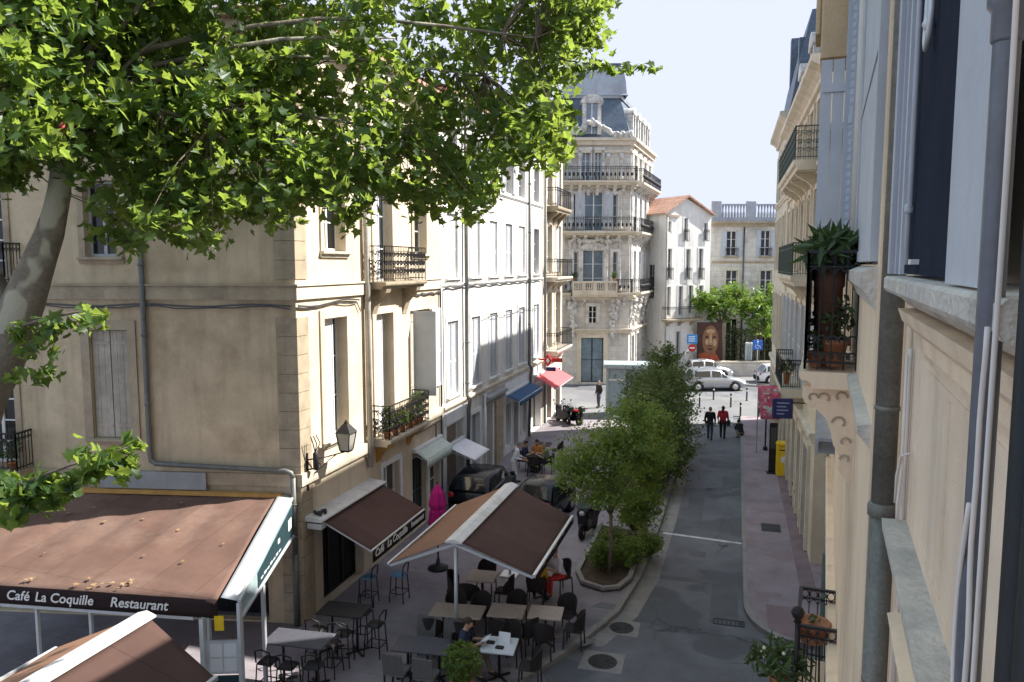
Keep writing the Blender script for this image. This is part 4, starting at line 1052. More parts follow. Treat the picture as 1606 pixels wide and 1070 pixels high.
m = MB(FR4); wall(m, FR4, -26, 20 - YS - .003, 0, 15.6, opr); m.box(-25.99, 20 - YS - .01, .37, 10, .05, 15.58); m.build('wall', 'stone_pale', H9)
moulding(H9, FR4, -26.2, 20 - YS, 15.3, .6, .45, 'stone_pale', 'cornice', kind=1); moulding(H9, FR4, -26, 20 - YS, 12., .25, .12, 'stone_pale', 'string_course'); moulding(H9, FR4, -26, 20 - YS, 3.7, .3, .16, 'stone_pale', 'ledge')
mansard(FR4, -26, 20 - YS, 15.93, 4.3, 9, H9)
for i, o in enumerate(opr): window(H9, FR4, *o, rd=.2, frame='frame_white' if i % 4 < 3 else 'black', pane='pane', surround='stone_pale', sp=.08, name='window' if i % 4 < 3 else 'shop_window')
m = MB(FR4)
for k in range(8): m.bbox(-26, -25.5, -.06, .3, k * .5 + .02, k * .5 + .49, .015)
m.build('quoin', 'stone_pale', H9)
for y, z in ((38.2, 18.6), (43.5, 20)):
    m = MB(FR4); m.box(20 - y - .3, 20 - y + .3, .3, .8, 17.0, z + .6); m.build('chimney', 'slate', H9)

# the house with the near balcony
H7 = thing('town_house', FR2.W(-12, 0, 0), 'cream house on the right with grey shutters and a planted iron balcony', 'house')
op7 = [(-8.35, -5.3, 9.0, 12.2), (-14.6, -13.4, 8.3, 11.4), (-18, -16.8, 8.9, 11.4), (-11.6, -10.4, 7.95, 11.2)]
g7 = [(-19.9 + k * 1.42, -19.9 + k * 1.42 + .9, .15, 3.5) for k in range(7)]
m = MB(FR2); wall(m, FR2, -20.1, E2, 0, TOP2, op7 + g7, ends=(1, 1)); m.box(-20.05, E2 - .01, .37, 10, .05, TOP2 - .01); m.box(-20.1, E2, -.45, 10.2, TOP2 + .003, TOP2 + .2); m.build('wall', 'near_wall', H7)
HL = thing('town_house', FR2.W(-22, 0, 0), 'lower cream house between the planted balcony house and the green balcony house', 'house')  # house added with a low roof so sun reaches the terrace awnings
opl = [(-23.1, -22.1, 8.6, 11.2), (-21.5, -20.6, 8.6, 11.2), (-23.1, -22.1, 4.6, 7.2), (-21.5, -20.6, 4.6, 7.2), (-23.3, -22.1, .15, 3.3), (-21.6, -20.5, .15, 3.3)]
m = MB(FR2); wall(m, FR2, -23.75, -20.103, 0, 12.2, opl); m.box(-23.74, -20.11, .37, 10, .05, 12.18); m.build('wall', 'cream_lit', HL)
m = MB(FR2); m.box(-23.75, -20.103, -.4, 10, 12.203, 12.35); m.build('roof', 'zinc', HL)
for i, q in enumerate(opl): window(HL, FR2, *q, rd=.22, frame='frame_white' if i < 4 else 'black', pane='pane' if i < 4 else 'pane_dark', bars=(2, 3), surround='stone_pale', sp=.06, name='window' if i < 4 else 'shop_window')
m = MB(FR2); m.profile([(0, 8.72), (-.03, 8.74), (-.05, 8.8), (-.1, 8.86), (-.1, 8.95), (0, 8.99)], -8.45, -5.2); m.build('sill', 'sill_stone', H7)
o = window(H7, FR2, *op7[0], rd=.12, frame='frame_white', pane='pane', bars=(3, 2))
shutter(o, FR2, (-8.3, -.02), (-5.35, -.02), 9.02, 12.18, 'shutter_grey', 0)
for q in op7[1:]: window(H7, FR2, *q, rd=.2, pane='pane', surround='near_wall')
for i, q in enumerate(g7): window(H7, FR2, *q, rd=.3, frame='black' if i % 2 else 'wood_strip', pane='pane_dark', bars=(1, 1), surround='wood_strip', sw=.12, sp=.08, name='shop_window')
m = MB(FR2); m.profile([(0, 7.86), (-.02, 7.88), (-.08, 7.95), (-.08, 8.0), (0, 8.02)], -7.6, -5.15); m.build('ledge', 'sill_stone', H7)
moulding(H7, FR2, -20, -8.9, 3.9, .4, .12, 'near_wall', 'ledge')
# upright grey leaf opened square to the wall, stone pier over it
o = window(H7, FR2, -10.35, -9.25, 9.05, 11.1, rd=.2, pane='pane_dark', name='window')
shutter(o, FR2, (-9.2, -.43), (-9.2, -.06), 9.08, 11.2, 'shutter_grey', 0, 3)
shutter(o, FR2, (-9.02, -.17), (-8.9, -.05), 8.9, 12.5, 'shutter_blue', .09)
m = MB(FR2); m.bbox(-9.9, -9.2, -.44, .01, 11.23, TOP2, .02); m.bbox(-9.8, -9.25, -.5, -.44, 11.5, TOP2, .02); m.build('pier', 'ochre_stone' if 'ochre_stone' in MATS else 'near_wall', H7)
m = MB(FR2); m.tube([FR2.W(-8.72, -.05, TOP2), FR2.W(-8.72, -.05, 8.9)], .035, 8); m.build('conduit', 'frame_white', H7)
# balcony
bz7 = 7.99
bo = balcony(H7, FR2, -9.6, -7.72, bz7, .50, 'ring', 1.13, .16, 'near_wall', 'iron', 0, ends=(1, 1), sp=.11)
m = MB(FR2)  # sheet iron fronts inside the rail
m.box(-9.55, -7.77, -.452, -.444, bz7 + .04, bz7 + 1.08)
m.build('iron_sheet', 'iron', bo)
m = MB(FR2)
for zz, n in ((bz7 + .14, 6), (bz7 + .3, 5)):
    for k in range(n):
        c = Vector(FR2.W(-7.76, -.4 + .36 * k / (n - 1), zz)); t = Vector((FR2.D[0], FR2.D[1], 0))
        for fl in (1, -1): scroll(m, c, t, .055, 8, .009, fl)
m.build('scrollwork', 'iron', bo)
c = MB(FR2)
pr = [(0, bz7 - .163), (-.46, bz7 - .163), (-.47, bz7 - .25), (-.44, bz7 - .32), (-.40, bz7 - .36), (-.33, bz7 - .38), (-.25, bz7 - .46), (-.2, bz7 - .58), (-.17, bz7 - .72), (-.1, bz7 - .84), (-.12, bz7 - .95), (-.06, bz7 - 1.05), (0, bz7 - 1.1)]
c.profile(pr, -8.1, -7.86); c.build('corbel', 'near_wall', bo); c = MB(FR2); c.profile(pr, -9.45, -9.2); c.build('corbel', 'near_wall', bo)
m = MB(FR2)
for (d, dz, r, fl) in ((-.37, -.27, .05, 1), (-.26, -.27, .06, -1), (-.12, -.25, .06, 1), (-.12, -.5, .07, -1), (-.07, -.68, .05, 1), (-.06, -.85, .05, -1)):
    c0 = Vector(FR2.W(-7.855, d, bz7 + dz)); t = Vector((FR2.D[0], FR2.D[1], 0)); scroll(m, c0, t, r, 9, .012, fl)
m.build('carving', 'stone', bo)
balcony(H7, FR2, -11.2, -9.9, 3.42, .5, 'ring', 1.05, .16, 'near_wall', 'iron', 2, .4, sp=.12)
m = MB(FR2); m.lathe(FR2.W(-9.92, -.46, 4.5), [(.02, 0), (.05, .02), (.03, .05), (.06, .08), (.085, .14), (.06, .2), (.02, .225)], 12); m.tube([FR2.W(-9.92, -.46, 3.43), FR2.W(-9.92, -.46, 4.5)], .03, 8)
m.build('finial_post', 'iron', H7)
m = MB(FR2); m.tube([FR2.W(-14.5, -.09, 3.8), FR2.W(-14.5, -.09, .2)], .075, 8); m.build('drainpipe', 'iron_green', H7)
m = MB(FR2); m.box(-26.5, -15.8, -.36, -.30, 5.3, 5.62); m.box(-26.5, -15.8, -.30, .02, 5.58, 5.64)
for k in range(5): m.box(-26.3 + k * 2.5, -26.2 + k * 2.5, -.30, .02, 5.25, 5.57)
tag(m.build('shop_canopy', 'zinc'), 'long narrow grey metal canopy along the right hand shop fronts', 'canopy')

# the house the picture is taken from
HN = thing('town_house', FR1.W(-2, 0, 0), 'nearest cream house at the right edge with dark window blinds and pipes', 'house')
WD = (-4.12, -2.5, 8.95, 12.4)
m = MB(FR1); wall(m, FR1, E2 + .003, 4, 0, TOP2, [WD, (-.9, .9, 9.0, 12.4)], rd=.18, ends=(0, 1)); m.box(E2 + .01, 3.99, .3, 10, .05, TOP2 - .01); m.build('wall', 'near_panel', HN)
m = MB(FR1); m.profile([(0, 8.80), (-.09, 8.81), (-.13, 8.85), (-.19, 8.875), (-.2, 8.89), (-.2, 8.935), (-.19, 8.945), (0, 8.95)], -4.06, -1.42); m.build('sill', 'sill_stone', HN)
m = MB(FR1); m.profile([(0, 8.56), (-.02, 8.565), (-.03, 8.61), (-.065, 8.63), (-.07, 8.69), (-.12, 8.74), (-.14, 8.797), (0, 8.799)], -4.0, -1.45); m.build('moulding', 'near_wall', HN)
m = MB(FR1); m.profile([(0, 7.46), (-.06, 7.48), (-.115, 7.54), (-.12, 7.6), (0, 7.605)], -4.6, 3); m.build('ledge', 'sill_stone', HN)
m = MB(FR1); m.profile([(0, 7.0), (-.05, 7.02), (-.07, 7.06), (0, 7.08)], -4.6, 3); m.build('string_course', 'near_wall', HN)
m = MB(FR1)
for s in (-4.3, -3.3, -2.55, -2.0): m.box(s - .02, s + .02, -.006, .01, 7.68, 8.48)
for zz in (7.68, 8.5): m.box(-4.3, -1.3, -.005, .01, zz - .015, zz + .015)
m.build('panel_beading', 'near_panel', HN)
wn = MB(FR1); wn.box(-4.32, -4.2, -.17, -.002, 8.955, 12.5); wn.box(-4.19, -4.1, -.15, -.002, 8.955, 12.5); wn.box(-4.09, -4.05, -.13, .1, 8.955, 12.5); o = wn.build('window', 'blind_edge', HN)
g = MB(FR1); g.box(-4.04, -2.51, .12, .16, 8.96, 12.39); g.build('pane', 'pane_dark', o)
g = MB(FR1); g.box(-3.9, -2.1, -.13, -.12, 8.96, 12.45); g.build('blind', 'blind', o)
g = MB(FR1); g.box(-2.27, -1.77, -.172, -.16, 8.952, 12.45); g.build('shutter', 'shutter_grey', o)
g = MB(FR1); g.box(-4.0, -3.93, -.145, .02, 8.955, 12.45); g.build('blind_side', 'shutter_grey', o)
m = MB(FR1); m.tube([FR1.W(-3.56, -.15, 12.3), FR1.W(-3.56, -.15, 9.24), FR1.W(-3.60, -.15, 9.21), FR1.W(-3.60, -.15, 9.0)], .011, 8); m.lathe(FR1.W(-3.58, -.15, 9.23), [(.013, -.02), (.019, -.01), (.019, .01), (.013, .02)], 8)
m.build('blind_rod', 'shutter_grey', o)
m = MB(FR1); P = [FR1.W(-3.25, -.15, 10.4), FR1.W(-3.22, -.155, 9.9), FR1.W(-3.19, -.16, 9.8), FR1.W(-3.15, -.16, 9.76), FR1.W(-3.09, -.16, 9.8), FR1.W(-3.09, -.155, 9.88), FR1.W(-3.19, -.15, 10.4)]; m.tube(P, .011, 7); m.lathe(FR1.W(-3.17, -.155, 9.85), [(.012, -.02), (.022, 0), (.012, .02)], 8)
m.build('blind_hook', 'alu', o)
m = MB(FR1); m.box(-3.4, -3.3, -.16, -.131, 9.0, 9.02); m.build('latch', 'alu', o)
# pipes and cables on the near wall
m = MB(FR1); q = -4.72
m.tube([FR1.W(q, -.11, 13), FR1.W(q, -.11, 7.62)], .062, 12); m.tube([FR1.W(q, -.11, 7.61), FR1.W(q, -.11, 0.2)], .068, 12)
m.lathe(FR1.W(q, -.11, 7.62), [(.067, -.05), (.078, -.04), (.08, .02), (.068, .035)], 12)
for zz in (8.2, 6.6, 11): m.lathe(FR1.W(q, -.11, zz), [(.064, -.012), (.069, -.01), (.069, .01), (.064, .012)], 12)
m.build('drainpipe', 'pipe_old', HN)
m = MB(FR1); m.tube([FR1.W(-1.5, -.20, 13), FR1.W(-1.5, -.20, 6.5)], .021, 14); m.lathe(FR1.W(-1.5, -.20, 9.41), [(.022, -.05), (.025, -.045), (.025, .0), (.032, .008), (.033, .024), (.025, .032), (.022, .05)], 14)
m.build('conduit', 'pipe_near', HN)
m = MB(FR1)
def cab(s, d, zs, amp, ph, r=.0045):
    m.tube([FR1.W(s + amp * math.sin(ph + k * .55) * .6 + amp * .4 * math.sin(k * 1.3 + ph), d, zs[0] + (zs[1] - zs[0]) * k / 40) for k in range(41)], r, 6)
cab(-1.42, -.205, (13, 6.8), .008, .3); m.build('cable', 'cable', HN); m = MB(FR1); cab(-1.44, -.215, (8.9, 6.8), .014, 1.4); m.build('cable', 'cable', HN); m = MB(FR1); cab(-1.57, -.205, (13, 8.96), .003, .8, .003); m.build('cable', 'cable', HN); m = MB(FR1)
P = [FR1.W(-1.45 - .06 * math.sin(PI * k / 14), -.222, 8.6 - .5 * k / 14) for k in range(15)]; m.tube(P, .0042, 6)
m.build('cable', 'cable', HN)
m = MB(FR1); P = [FR1.W(-4.55, -.04, 8.52), FR1.W(-4.53, -.04, 7.9), FR1.W(-4.56, -.05, 7.7), FR1.W(-4.54, -.05, 7.62)]; m.tube(P, .008, 6)
P = [FR1.W(-4.4, -.02, 8.02), FR1.W(-4.5, -.05, 7.98), FR1.W(-4.57, -.06, 7.85), FR1.W(-4.58, -.06, 7.7)]; m.tube(P, .007, 6); P = [FR1.W(-4.6, -.02, 8.55), FR1.W(-4.6, -.02, 6.6)]; m.tube(P, .012, 6)
m.build('cable', 'cable', HN)
m = MB(FR1)
for k in range(4): m.tube([FR1.W(-1.31 + k * .05, -.165 - .02 * (k % 2), 9.17), FR1.W(-1.31 + k * .05, -.165 - .02 * (k % 2), 6.6)], .024, 10)
m.build('folded_shutter', 'black', HN)
# plants on the near balcony and hanging pots
for (s, d, dz, h, r, lab, kw) in ((-8.0, -.26, .02, .36, .28, 'spiky green plant standing above the rail of the near right balcony', dict(shape='needle', size=.30, n=210, up=.15, pr=.13, ph=.95, pot='pot_dark')),
        (-8.9, -.3, .02, .32, .22, 'silvery small leaved plant at the far end of the near right balcony', dict(size=.05, n=260, pr=.12, ph=1.0, pot='pot_dark')),
        (-7.98, -.2, .03, .42, .17, 'leafy plant in a large terracotta pot inside the near right balcony', dict(size=.08, n=170, pr=.13, ph=.26)),
        (-7.95, -.36, .02, .22, .11, 'small plant in a little pot behind the bars of the near right balcony', dict(size=.05, n=120, pr=.08, ph=.15)),
        (-8.5, -.25, .02, .5, .2, 'dark leafy plant at the back of the near right balcony', dict(size=.08, n=170, pr=.13, ph=.26))):
    pot_plant(FR2.W(s, d, bz7 + dz + .004), h, r, lab, group='plants on the near right balcony', **kw)
# ------------------------------------------------------------------ awnings
def lerp(a, b, t): return Vector(a) * (1 - t) + Vector(b) * t
# terrace awning on the camera side of the corner house
ZFr = 2.80
fr = G(341, 941, ZFr); fl = G(-190, 905, ZFr)
bkR = Vector(FA.W(-.55, -.16, 3.42)); bkL = Vector(FA.W(-6.4, -.16, 3.42))
T1 = thing('terrace_awning', (fr.x, fr.y, 0), 'large faded brown terrace awning over a glazed enclosure beside the plane tree', 'awning')
m = MB(); m.sheet(bkL, bkR, fr, fl, .006, 60, 16, .05, .045, 6.5); m.build('fabric', 'awn_brown', T1)
m = MB(FA); m.box(-6.45, -.4, -.3, -.095, 3.40, 3.47); m.box(-6.45, -.4, -.16, -.094, 3.25, 3.395); m.build('cassette', 'ochre', T1)
vd = Vector((0, 0, -.36)); m = MB(); m.sheet(fl, fr, fr + vd, fl + vd, .008, 30, 3, 0, .012, 9); v = m.build('valance', 'valance', T1)
tx = (fr - fl).normalized()
nv = Vector((tx.y, -tx.x, 0))
for s, p in (('Café', -22), ('La Coquille', 30), ('Restaurant', 164)):
    o_ = G(p, 955, 2.56); o_ = fl + tx * (o_ - fl).dot(tx); text(v, s, o_ + nv * .03 + Vector((0, 0, -.26)), tx, (0, 0, 1), .27, shear=.25, bold=.004)
m = MB()
a_ = fl + vd * 1.12 - nv * .05; b_ = fr + vd * 1.12 - nv * .05
m.bar(lerp(a_, b_, .37), lerp(a_, b_, .93), .09, .06)
m.build('frame', 'alu', T1)
for u in (.46, .62, .96): m = MB(); q = lerp(a_, b_, u) - nv * .12; m.bar((q.x, q.y, .11), (q.x, q.y, 2.5), .06); m.build('post', 'alu', T1)
# right hand cheek of the enclosure
sd = (bkR - fr); sd.z = 0; L = sd.length; sd.normalize(); nx = Vector((sd.y, -sd.x, 0))
c0 = fr + nx * .06
def ck(u, z, o=0): return Vector((c0.x + sd.x * u + nx.x * o, c0.y + sd.y * u + nx.y * o, z))
zt = lambda u: ZFr + .02 + (3.42 - ZFr) * u / L
m = MB(); w = .30
m.sheet(ck(0, zt(0) + .02), ck(L, zt(L) + .02), ck(L, zt(L) - .05, w), ck(0, zt(0) - .05, w), .012, 12, 3); m.build('side_flap', 'alu', T1)
m = MB(); P = [ck(0, zt(0) - .06, w), ck(L, zt(L) - .06, w), ck(L, 2.45, w), ck(0, 2.42, w)]
m.add(P + [p + nx * .03 for p in P], [(0, 1, 2, 3), (7, 6, 5, 4), (0, 4, 5, 1), (1, 5, 6, 2), (2, 6, 7, 3), (3, 7, 4, 0)]); m.build('clear_panel', 'clear_panel', T1)
m = MB(); P = [ck(L * .28, zt(L * .28) - .2, w + .035), ck(L * .97, zt(L) - .22, w + .035), ck(L * .97, 2.5, w + .035), ck(L * .28, 2.47, w + .035)]
m.add(P + [p + nx * .012 for p in P], [(0, 1, 2, 3), (7, 6, 5, 4), (0, 4, 5, 1), (1, 5, 6, 2), (2, 6, 7, 3), (3, 7, 4, 0)]); sp_ = m.build('sign_panel', 'sign_teal', T1)
m = MB()
def lq(u0, u1, z0, z1): m.add([ck(L * u0, z0, w + .05), ck(L * u1, z0, w + .05), ck(L * u1, z1, w + .05), ck(L * u0, z1, w + .05)], [(0, 1, 2, 3)])
lq(.86, .93, 2.72, 2.98); lq(.64, .68, 2.78, 2.88)
for k in range(7): lq(.32 + k * .055, .36 + k * .055, 2.58, 2.61 + .02 * (k % 2))
m.build('lettering', 'letter', sp_)
m = MB()
m.bar(ck(0, zt(0) - .05, w + .04), ck(L, zt(L) - .05, w + .04), .05, .05); m.bar(ck(0, 2.41, w + .04), ck(L, 2.44, w + .04), .05, .05)
m.build('side_frame', 'alu', T1)
for u in (.0, L * .36): m = MB(); m.bar(ck(u, .11, w + .03), ck(u, zt(u) - .09 if u < .1 else 2.38, w + .03), .07); m.build('post', 'alu', T1)
m = MB(); m.bar(ck(0, .11, -.35), ck(0, 2.45, -.35), .09); m.build('post', 'alu', T1)
m = MB(); m.bar(ck(.12, .11, w + .03), ck(.12, 2.38, w + .03), .04); m.build('post', 'alu', T1)
m = MB(); P = [ck(.05, 1.35, -.3), ck(.05, 1.35, w), ck(.05, 2.0, w), ck(.05, 2.0, -.3)]
m.add(P + [p - sd * .05 for p in P], [(3, 2, 1, 0), (4, 5, 6, 7), (0, 1, 5, 4), (1, 2, 6, 5), (2, 3, 7, 6), (3, 0, 4, 7)]); mb_ = m.build('menu_case', 'alu', T1)
m = MB()
for i in range(2):
    for j in range(2):
        a = -.24 + i * .26; z = 1.4 + j * .29
        P = [ck(.0, z, a) - sd * .004, ck(.0, z, a + .23) - sd * .004, ck(.0, z + .26, a + .23) - sd * .004, ck(.0, z + .26, a) - sd * .004]; m.add(P, [(0, 1, 2, 3)])
m.build('paper', 'paper', mb_)
m = MB(); P = [ck(-.02, 2.22, -.12), ck(-.02, 2.22, .05), ck(-.02, 2.5, .05), ck(-.02, 2.5, -.12)]; m.add(P + [p - sd * .02 for p in P], [(3, 2, 1, 0), (4, 5, 6, 7), (0, 1, 5, 4), (1, 2, 6, 5), (2, 3, 7, 6), (3, 0, 4, 7)]); m.build('notice', 'yellow', T1)
m = MB(); P = [ck(.05, .11, -.3), ck(.05, .11, w), ck(.05, 1.3, w), ck(.05, 1.3, -.3)]; m.add(P + [p - sd * .03 for p in P], [(3, 2, 1, 0), (4, 5, 6, 7), (0, 1, 5, 4), (1, 2, 6, 5), (2, 3, 7, 6), (3, 0, 4, 7)]); m.build('screen_panel', 'sign_teal', T1)
# fallen leaves lying on the awning
lv = []
for k in range(16):
    u, w_ = R_.random() * .9 + .05, R_.random(); lv.append(lerp(lerp(bkL, bkR, u), lerp(fl, fr, u), w_ * .97) + Vector((0, 0, .035)))
for k in range(12):
    u = R_.gauss(.62, .13); lv.append(lerp(lerp(bkL, bkR, u), lerp(fl, fr, u), R_.uniform(.9, .985)) + Vector((0, 0, .03)))
o = leafy(lv, .1, 'plane', .92); tag(o.build('fallen_leaves', 'fallen'), 'dry leaves lying on the large brown terrace awning', 'leaves', None, 'stuff')

# awning on the street face
T2 = thing('wall_awning', FB.W(2, 0, 2), 'dark brown awning with white lettering on the street wall of the corner house', 'awning')
b0 = Vector(FB.W(.3, -.42, 2.68)); b1 = Vector(FB.W(3.62, -.42, 2.68)); f1 = G(667, 812, 2.42); f0 = G(580, 881, 2.42)
f0 = Vector((-8.22, b0.y - .1, 2.09)); f1 = Vector((-8.22, b1.y - .12, 2.09))
m = MB(); m.sheet(b0, b1, f1, f0, .006, 24, 10, .03, .016, 4); m.build('fabric', 'awn_dark', T2)
m = MB(); vd = Vector((0, 0, -.3)); m.sheet(f0, f1, f1 + vd, f0 + vd, .008, 20, 2, 0, .008, 5); v = m.build('valance', 'valance', T2)
text(v, 'Café', f0 + Vector((.012, .12, -.2)), (0, 1, 0), (0, 0, 1), .26, shear=.2, bold=.005); text(v, 'La Coquille', f0 + Vector((.012, .8, -.2)), (0, 1, 0), (0, 0, 1), .27, shear=.2, bold=.005); text(v, 'Restaurant', f0 + Vector((.012, 2.28, -.19)), (0, 1, 0), (0, 0, 1), .2, shear=.2, bold=.004)
m = MB(FB); m.add([], []); m.profile([(-.003, 2.7), (-.5, 2.7), (-.52, 2.74), (-.5, 2.77), (-.003, 2.82)], .1, 3.68); m.build('cassette', 'plate', T2)
m = MB(FB); m.bar(b0 + Vector((0, .05, -.06)), f0 + Vector((-.03, .05, -.03)), .04); m.bar(b1 + Vector((0, -.05, -.06)), f1 + Vector((-.03, -.05, -.03)), .04); m.bar(f0 + Vector((-.02, 0, .0)), f1 + Vector((-.02, 0, .0)), .05); m.box(.15, .4, -.45, -.05, 2.5, 2.64); m.build('arm', 'alu', T2)
m = MB(FB)
for k in range(12): m.ball(FB.W(.47 + R_.gauss(0, .09), -.25 + R_.gauss(0, .06), 2.83), .05, 6, 4)
m.build('dead_plant', 'castiron', T2)

# double sided free standing awnings
def double_awning(x, y0, y1, label, wl=1.5, wr=1.9, zr=2.7, ze=2.15, fabL='awn_dark_lit', fabR='awn_dark'):
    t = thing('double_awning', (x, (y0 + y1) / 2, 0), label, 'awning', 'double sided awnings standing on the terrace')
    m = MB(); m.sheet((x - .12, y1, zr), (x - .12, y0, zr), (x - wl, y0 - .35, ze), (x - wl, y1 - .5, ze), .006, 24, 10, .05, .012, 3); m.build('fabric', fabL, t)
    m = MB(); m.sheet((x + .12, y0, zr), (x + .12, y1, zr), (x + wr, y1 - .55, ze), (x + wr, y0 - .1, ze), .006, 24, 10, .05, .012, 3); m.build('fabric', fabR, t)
    F = Face((x, y0), 90)
    m = MB(F); m.profile([(.2, zr + .0), (.2, zr + .03), (.02, zr + .09), (-.02, zr + .09), (-.2, zr + .03), (-.2, zr)], -.12, y1 - y0 + .08); m.build('ridge_cover', 'plate', t)
    m = MB(); m.bar((x + wr, y0 - .12, ze), (x + wr, y1 - .53, ze), .07, .07); m.build('front_rail', 'alu', t); m = MB(); m.bar((x - wl, y0 - .37, ze), (x - wl, y1 - .48, ze), .05, .05); m.build('front_rail', 'alu', t)
    m = MB()
    for yy, a, b in ((y0, -.33, -.08), (y1, -.48, -.53)):
        m.bar((x, yy, zr - .06), (x - wl + .03, yy + a, ze - .04), .045, .06); m.bar((x, yy, zr - .06), (x + wr - .03, yy + b, ze - .04), .045, .06)
    m.build('arm', 'alu', t)
    vm = MB(); vm.sheet((x + wr + .03, y0 - .12, ze), (x + wr + .03, y1 - .53, ze), (x + wr + .03, y1 - .53, ze - .16), (x + wr + .03, y0 - .12, ze - .16), .006, 10, 2, 0, .01, 6); vm.build('valance', 'valance', t)
    for yy in (y0 + .06, y1 - .1):
        m = MB(); m.tube([(x, yy, .11), (x, yy, zr - .02)], .045, 10); m.bbox(x - .25, x + .25, yy - .25, yy + .25, .112, .15, .02); m.build('pole', 'alu', t)
    return t
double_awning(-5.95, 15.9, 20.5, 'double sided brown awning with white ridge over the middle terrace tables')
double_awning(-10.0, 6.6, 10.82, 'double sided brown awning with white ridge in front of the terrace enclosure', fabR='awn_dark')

# smaller shop awnings down the street
def shop_awning(s0, s1, z, drop, prj, fab, label, val=None, F=FB, vh=.2, box='alu', name='shop_awning'):
    t = thing(name, F.W((s0 + s1) / 2, 0, z), label, 'awning')
    m = MB(F); a, b, c, d = F.W(s0, -.12, z), F.W(s1, -.12, z), F.W(s1, -prj, z - drop), F.W(s0, -prj, z - drop); m.sheet(a, b, c, d, .006, 10, 6, 0, .008, 3); m.build('fabric', fab, t)
    m = MB(F); m.bbox(s0 - .03, s1 + .03, -.16, -.003, z - .03, z + .1, .02); m.build('cassette', box, t)
    m = MB(F)
    for s in (s0 + .03, s1 - .03): m.bar(F.W(s, -.1, z - .12), F.W(s, -prj + .02, z - drop - .02), .03)
    m.bar(F.W(s0, -prj, z - drop), F.W(s1, -prj, z - drop), .035); m.build('arm', 'alu', t)
    if val: m = MB(F); m.sheet(F.W(s0, -prj - .02, z - drop), F.W(s1, -prj - .02, z - drop), F.W(s1, -prj - .02, z - drop - vh), F.W(s0, -prj - .02, z - drop - vh), .006, 8, 2, 0, .008, 4); m.build('valance', val, t)
    return t
shop_awning(6.75, 9.1, 2.85, .25, .5, 'awn_green', 'half rolled pale green awning over the teal door', 'awn_green', box='shop_white', vh=.3)
shop_awning(9.75, 11.5, 2.3, .4, 1.15, 'white_cloth', 'white awning beside the parked black car')
shop_awning(gs(790, 610), gs(828, 600), 3.0, .25, .75, 'awn_blue', 'short dark blue awning on the white shop front', 'awn_blue')
shop_awning(gs(836, 600), gs(866, 590), 3.1, .6, 1.25, 'awn_red', 'red awning at the far end of the left side')
t = thing('tobacco_sign', FB.W(S1 + .6, -.6, 3.6), 'red lozenge tobacco sign with a red bar on the left facade', 'sign')
F_ = Face(FB.W(S1 - .8, 0, 0)[:2], 0)
m = MB(F_); m.prism([(.3, 3.85), (.52, 3.5), (.74, 3.85), (.52, 4.2)], -.05, .05); m.bbox(.0, .35, -.02, .02, 3.85, 3.95, .01); m.build('lozenge', 'red', t)
m = MB(F_); m.prism([(.42, 3.85), (.52, 3.69), (.62, 3.85), (.52, 4.01)], -.056, .056); m.build('emblem', 'paper', t)
m = MB(F_); m.bbox(.75, 1.3, -.05, .05, 3.78, 4.0, .02); m.build('bar', 'red', t); m = MB(F_); m.bbox(.42, .95, -.05, .05, 3.28, 3.49, .02); m.build('panel', 'navy_sign', t)

# wall lantern on the corner house
t = thing('wall_lantern', FB.W(.6, 0, 4.2), 'black four sided lantern on a scrolled bracket on the sunlit wall', 'lantern')
sL = 1.22; dL = -.6; zL = 4.33
m = MB(FB); m.tube([FB.W(.25, -.04, zL - .12), FB.W(.7, -.3, zL - .14), FB.W(sL, dL, zL - .1)], .018, 6)
m.tube([FB.W(.3, -.03, zL - .75), FB.W(.5, -.1, zL - .5), FB.W(.8, -.36, zL - .22), FB.W(.95, -.45, zL - .13)], .014, 6)
scroll(m, Vector(FB.W(.55, -.15, zL - .35)), Vector((.3, .95, 0)), .1, 9, .012); m.box(.22, .3, -.05, -.001, zL - .9, zL + .05); m.build('bracket', 'iron', t)
m = MB(FB)
def frustum(m, c, w0, z0, w1, z1): 
    P = [FB.W(c[0] + a * w, c[1] + b * w, z) for w, z in ((w0, z0), (w1, z1)) for a, b in ((-1, -1), (1, -1), (1, 1), (-1, 1))]
    m.add(P, [(3, 2, 1, 0), (4, 5, 6, 7)] + [(i, (i + 1) % 4, (i + 1) % 4 + 4, i + 4) for i in range(4)])
c = (sL, dL); frustum(m, c, .2, zL + .42, .06, zL + .62); frustum(m, c, .215, zL + .40, .2, zL + .42); frustum(m, c, .05, zL + .62, .03, zL + .68); m.ball(FB.W(sL, dL, zL + .7), .03, 6, 4); frustum(m, c, .11, zL - .1, .13, zL - .06)
for a, b in ((-1, -1), (1, -1), (1, 1), (-1, 1)): m.bar(FB.W(sL + a * .125, dL + b * .125, zL - .06), FB.W(sL + a * .19, dL + b * .19, zL + .4), .02)
m.build('cage', 'iron', t); m = MB(FB); frustum(m, c, .115, zL - .055, .18, zL + .395); m.build('pane', 'lamp_glass', t)
t = thing('wall_fitting', FB.W(.3, 0, 4), 'small dark flag holder with finial on the wall beside the lantern', 'flag holder')
m = MB(FB); m.tube([FB.W(.3, -.04, 3.95), FB.W(.3, -.22, 4.0)], .02, 6); m.lathe(FB.W(.32, -.24, 3.95), [(.03, 0), (.07, .05), (.07, .42), (.03, .46)], 10)
for k in range(3): m.tube([FB.W(.3, -.24, 4.4), FB.W(.22 + .08 * k, -.24 - .05 * k, 4.62), FB.W(.15 + .12 * k, -.22, 4.82)], .014, 5)
m.build('holder', 'iron', t)

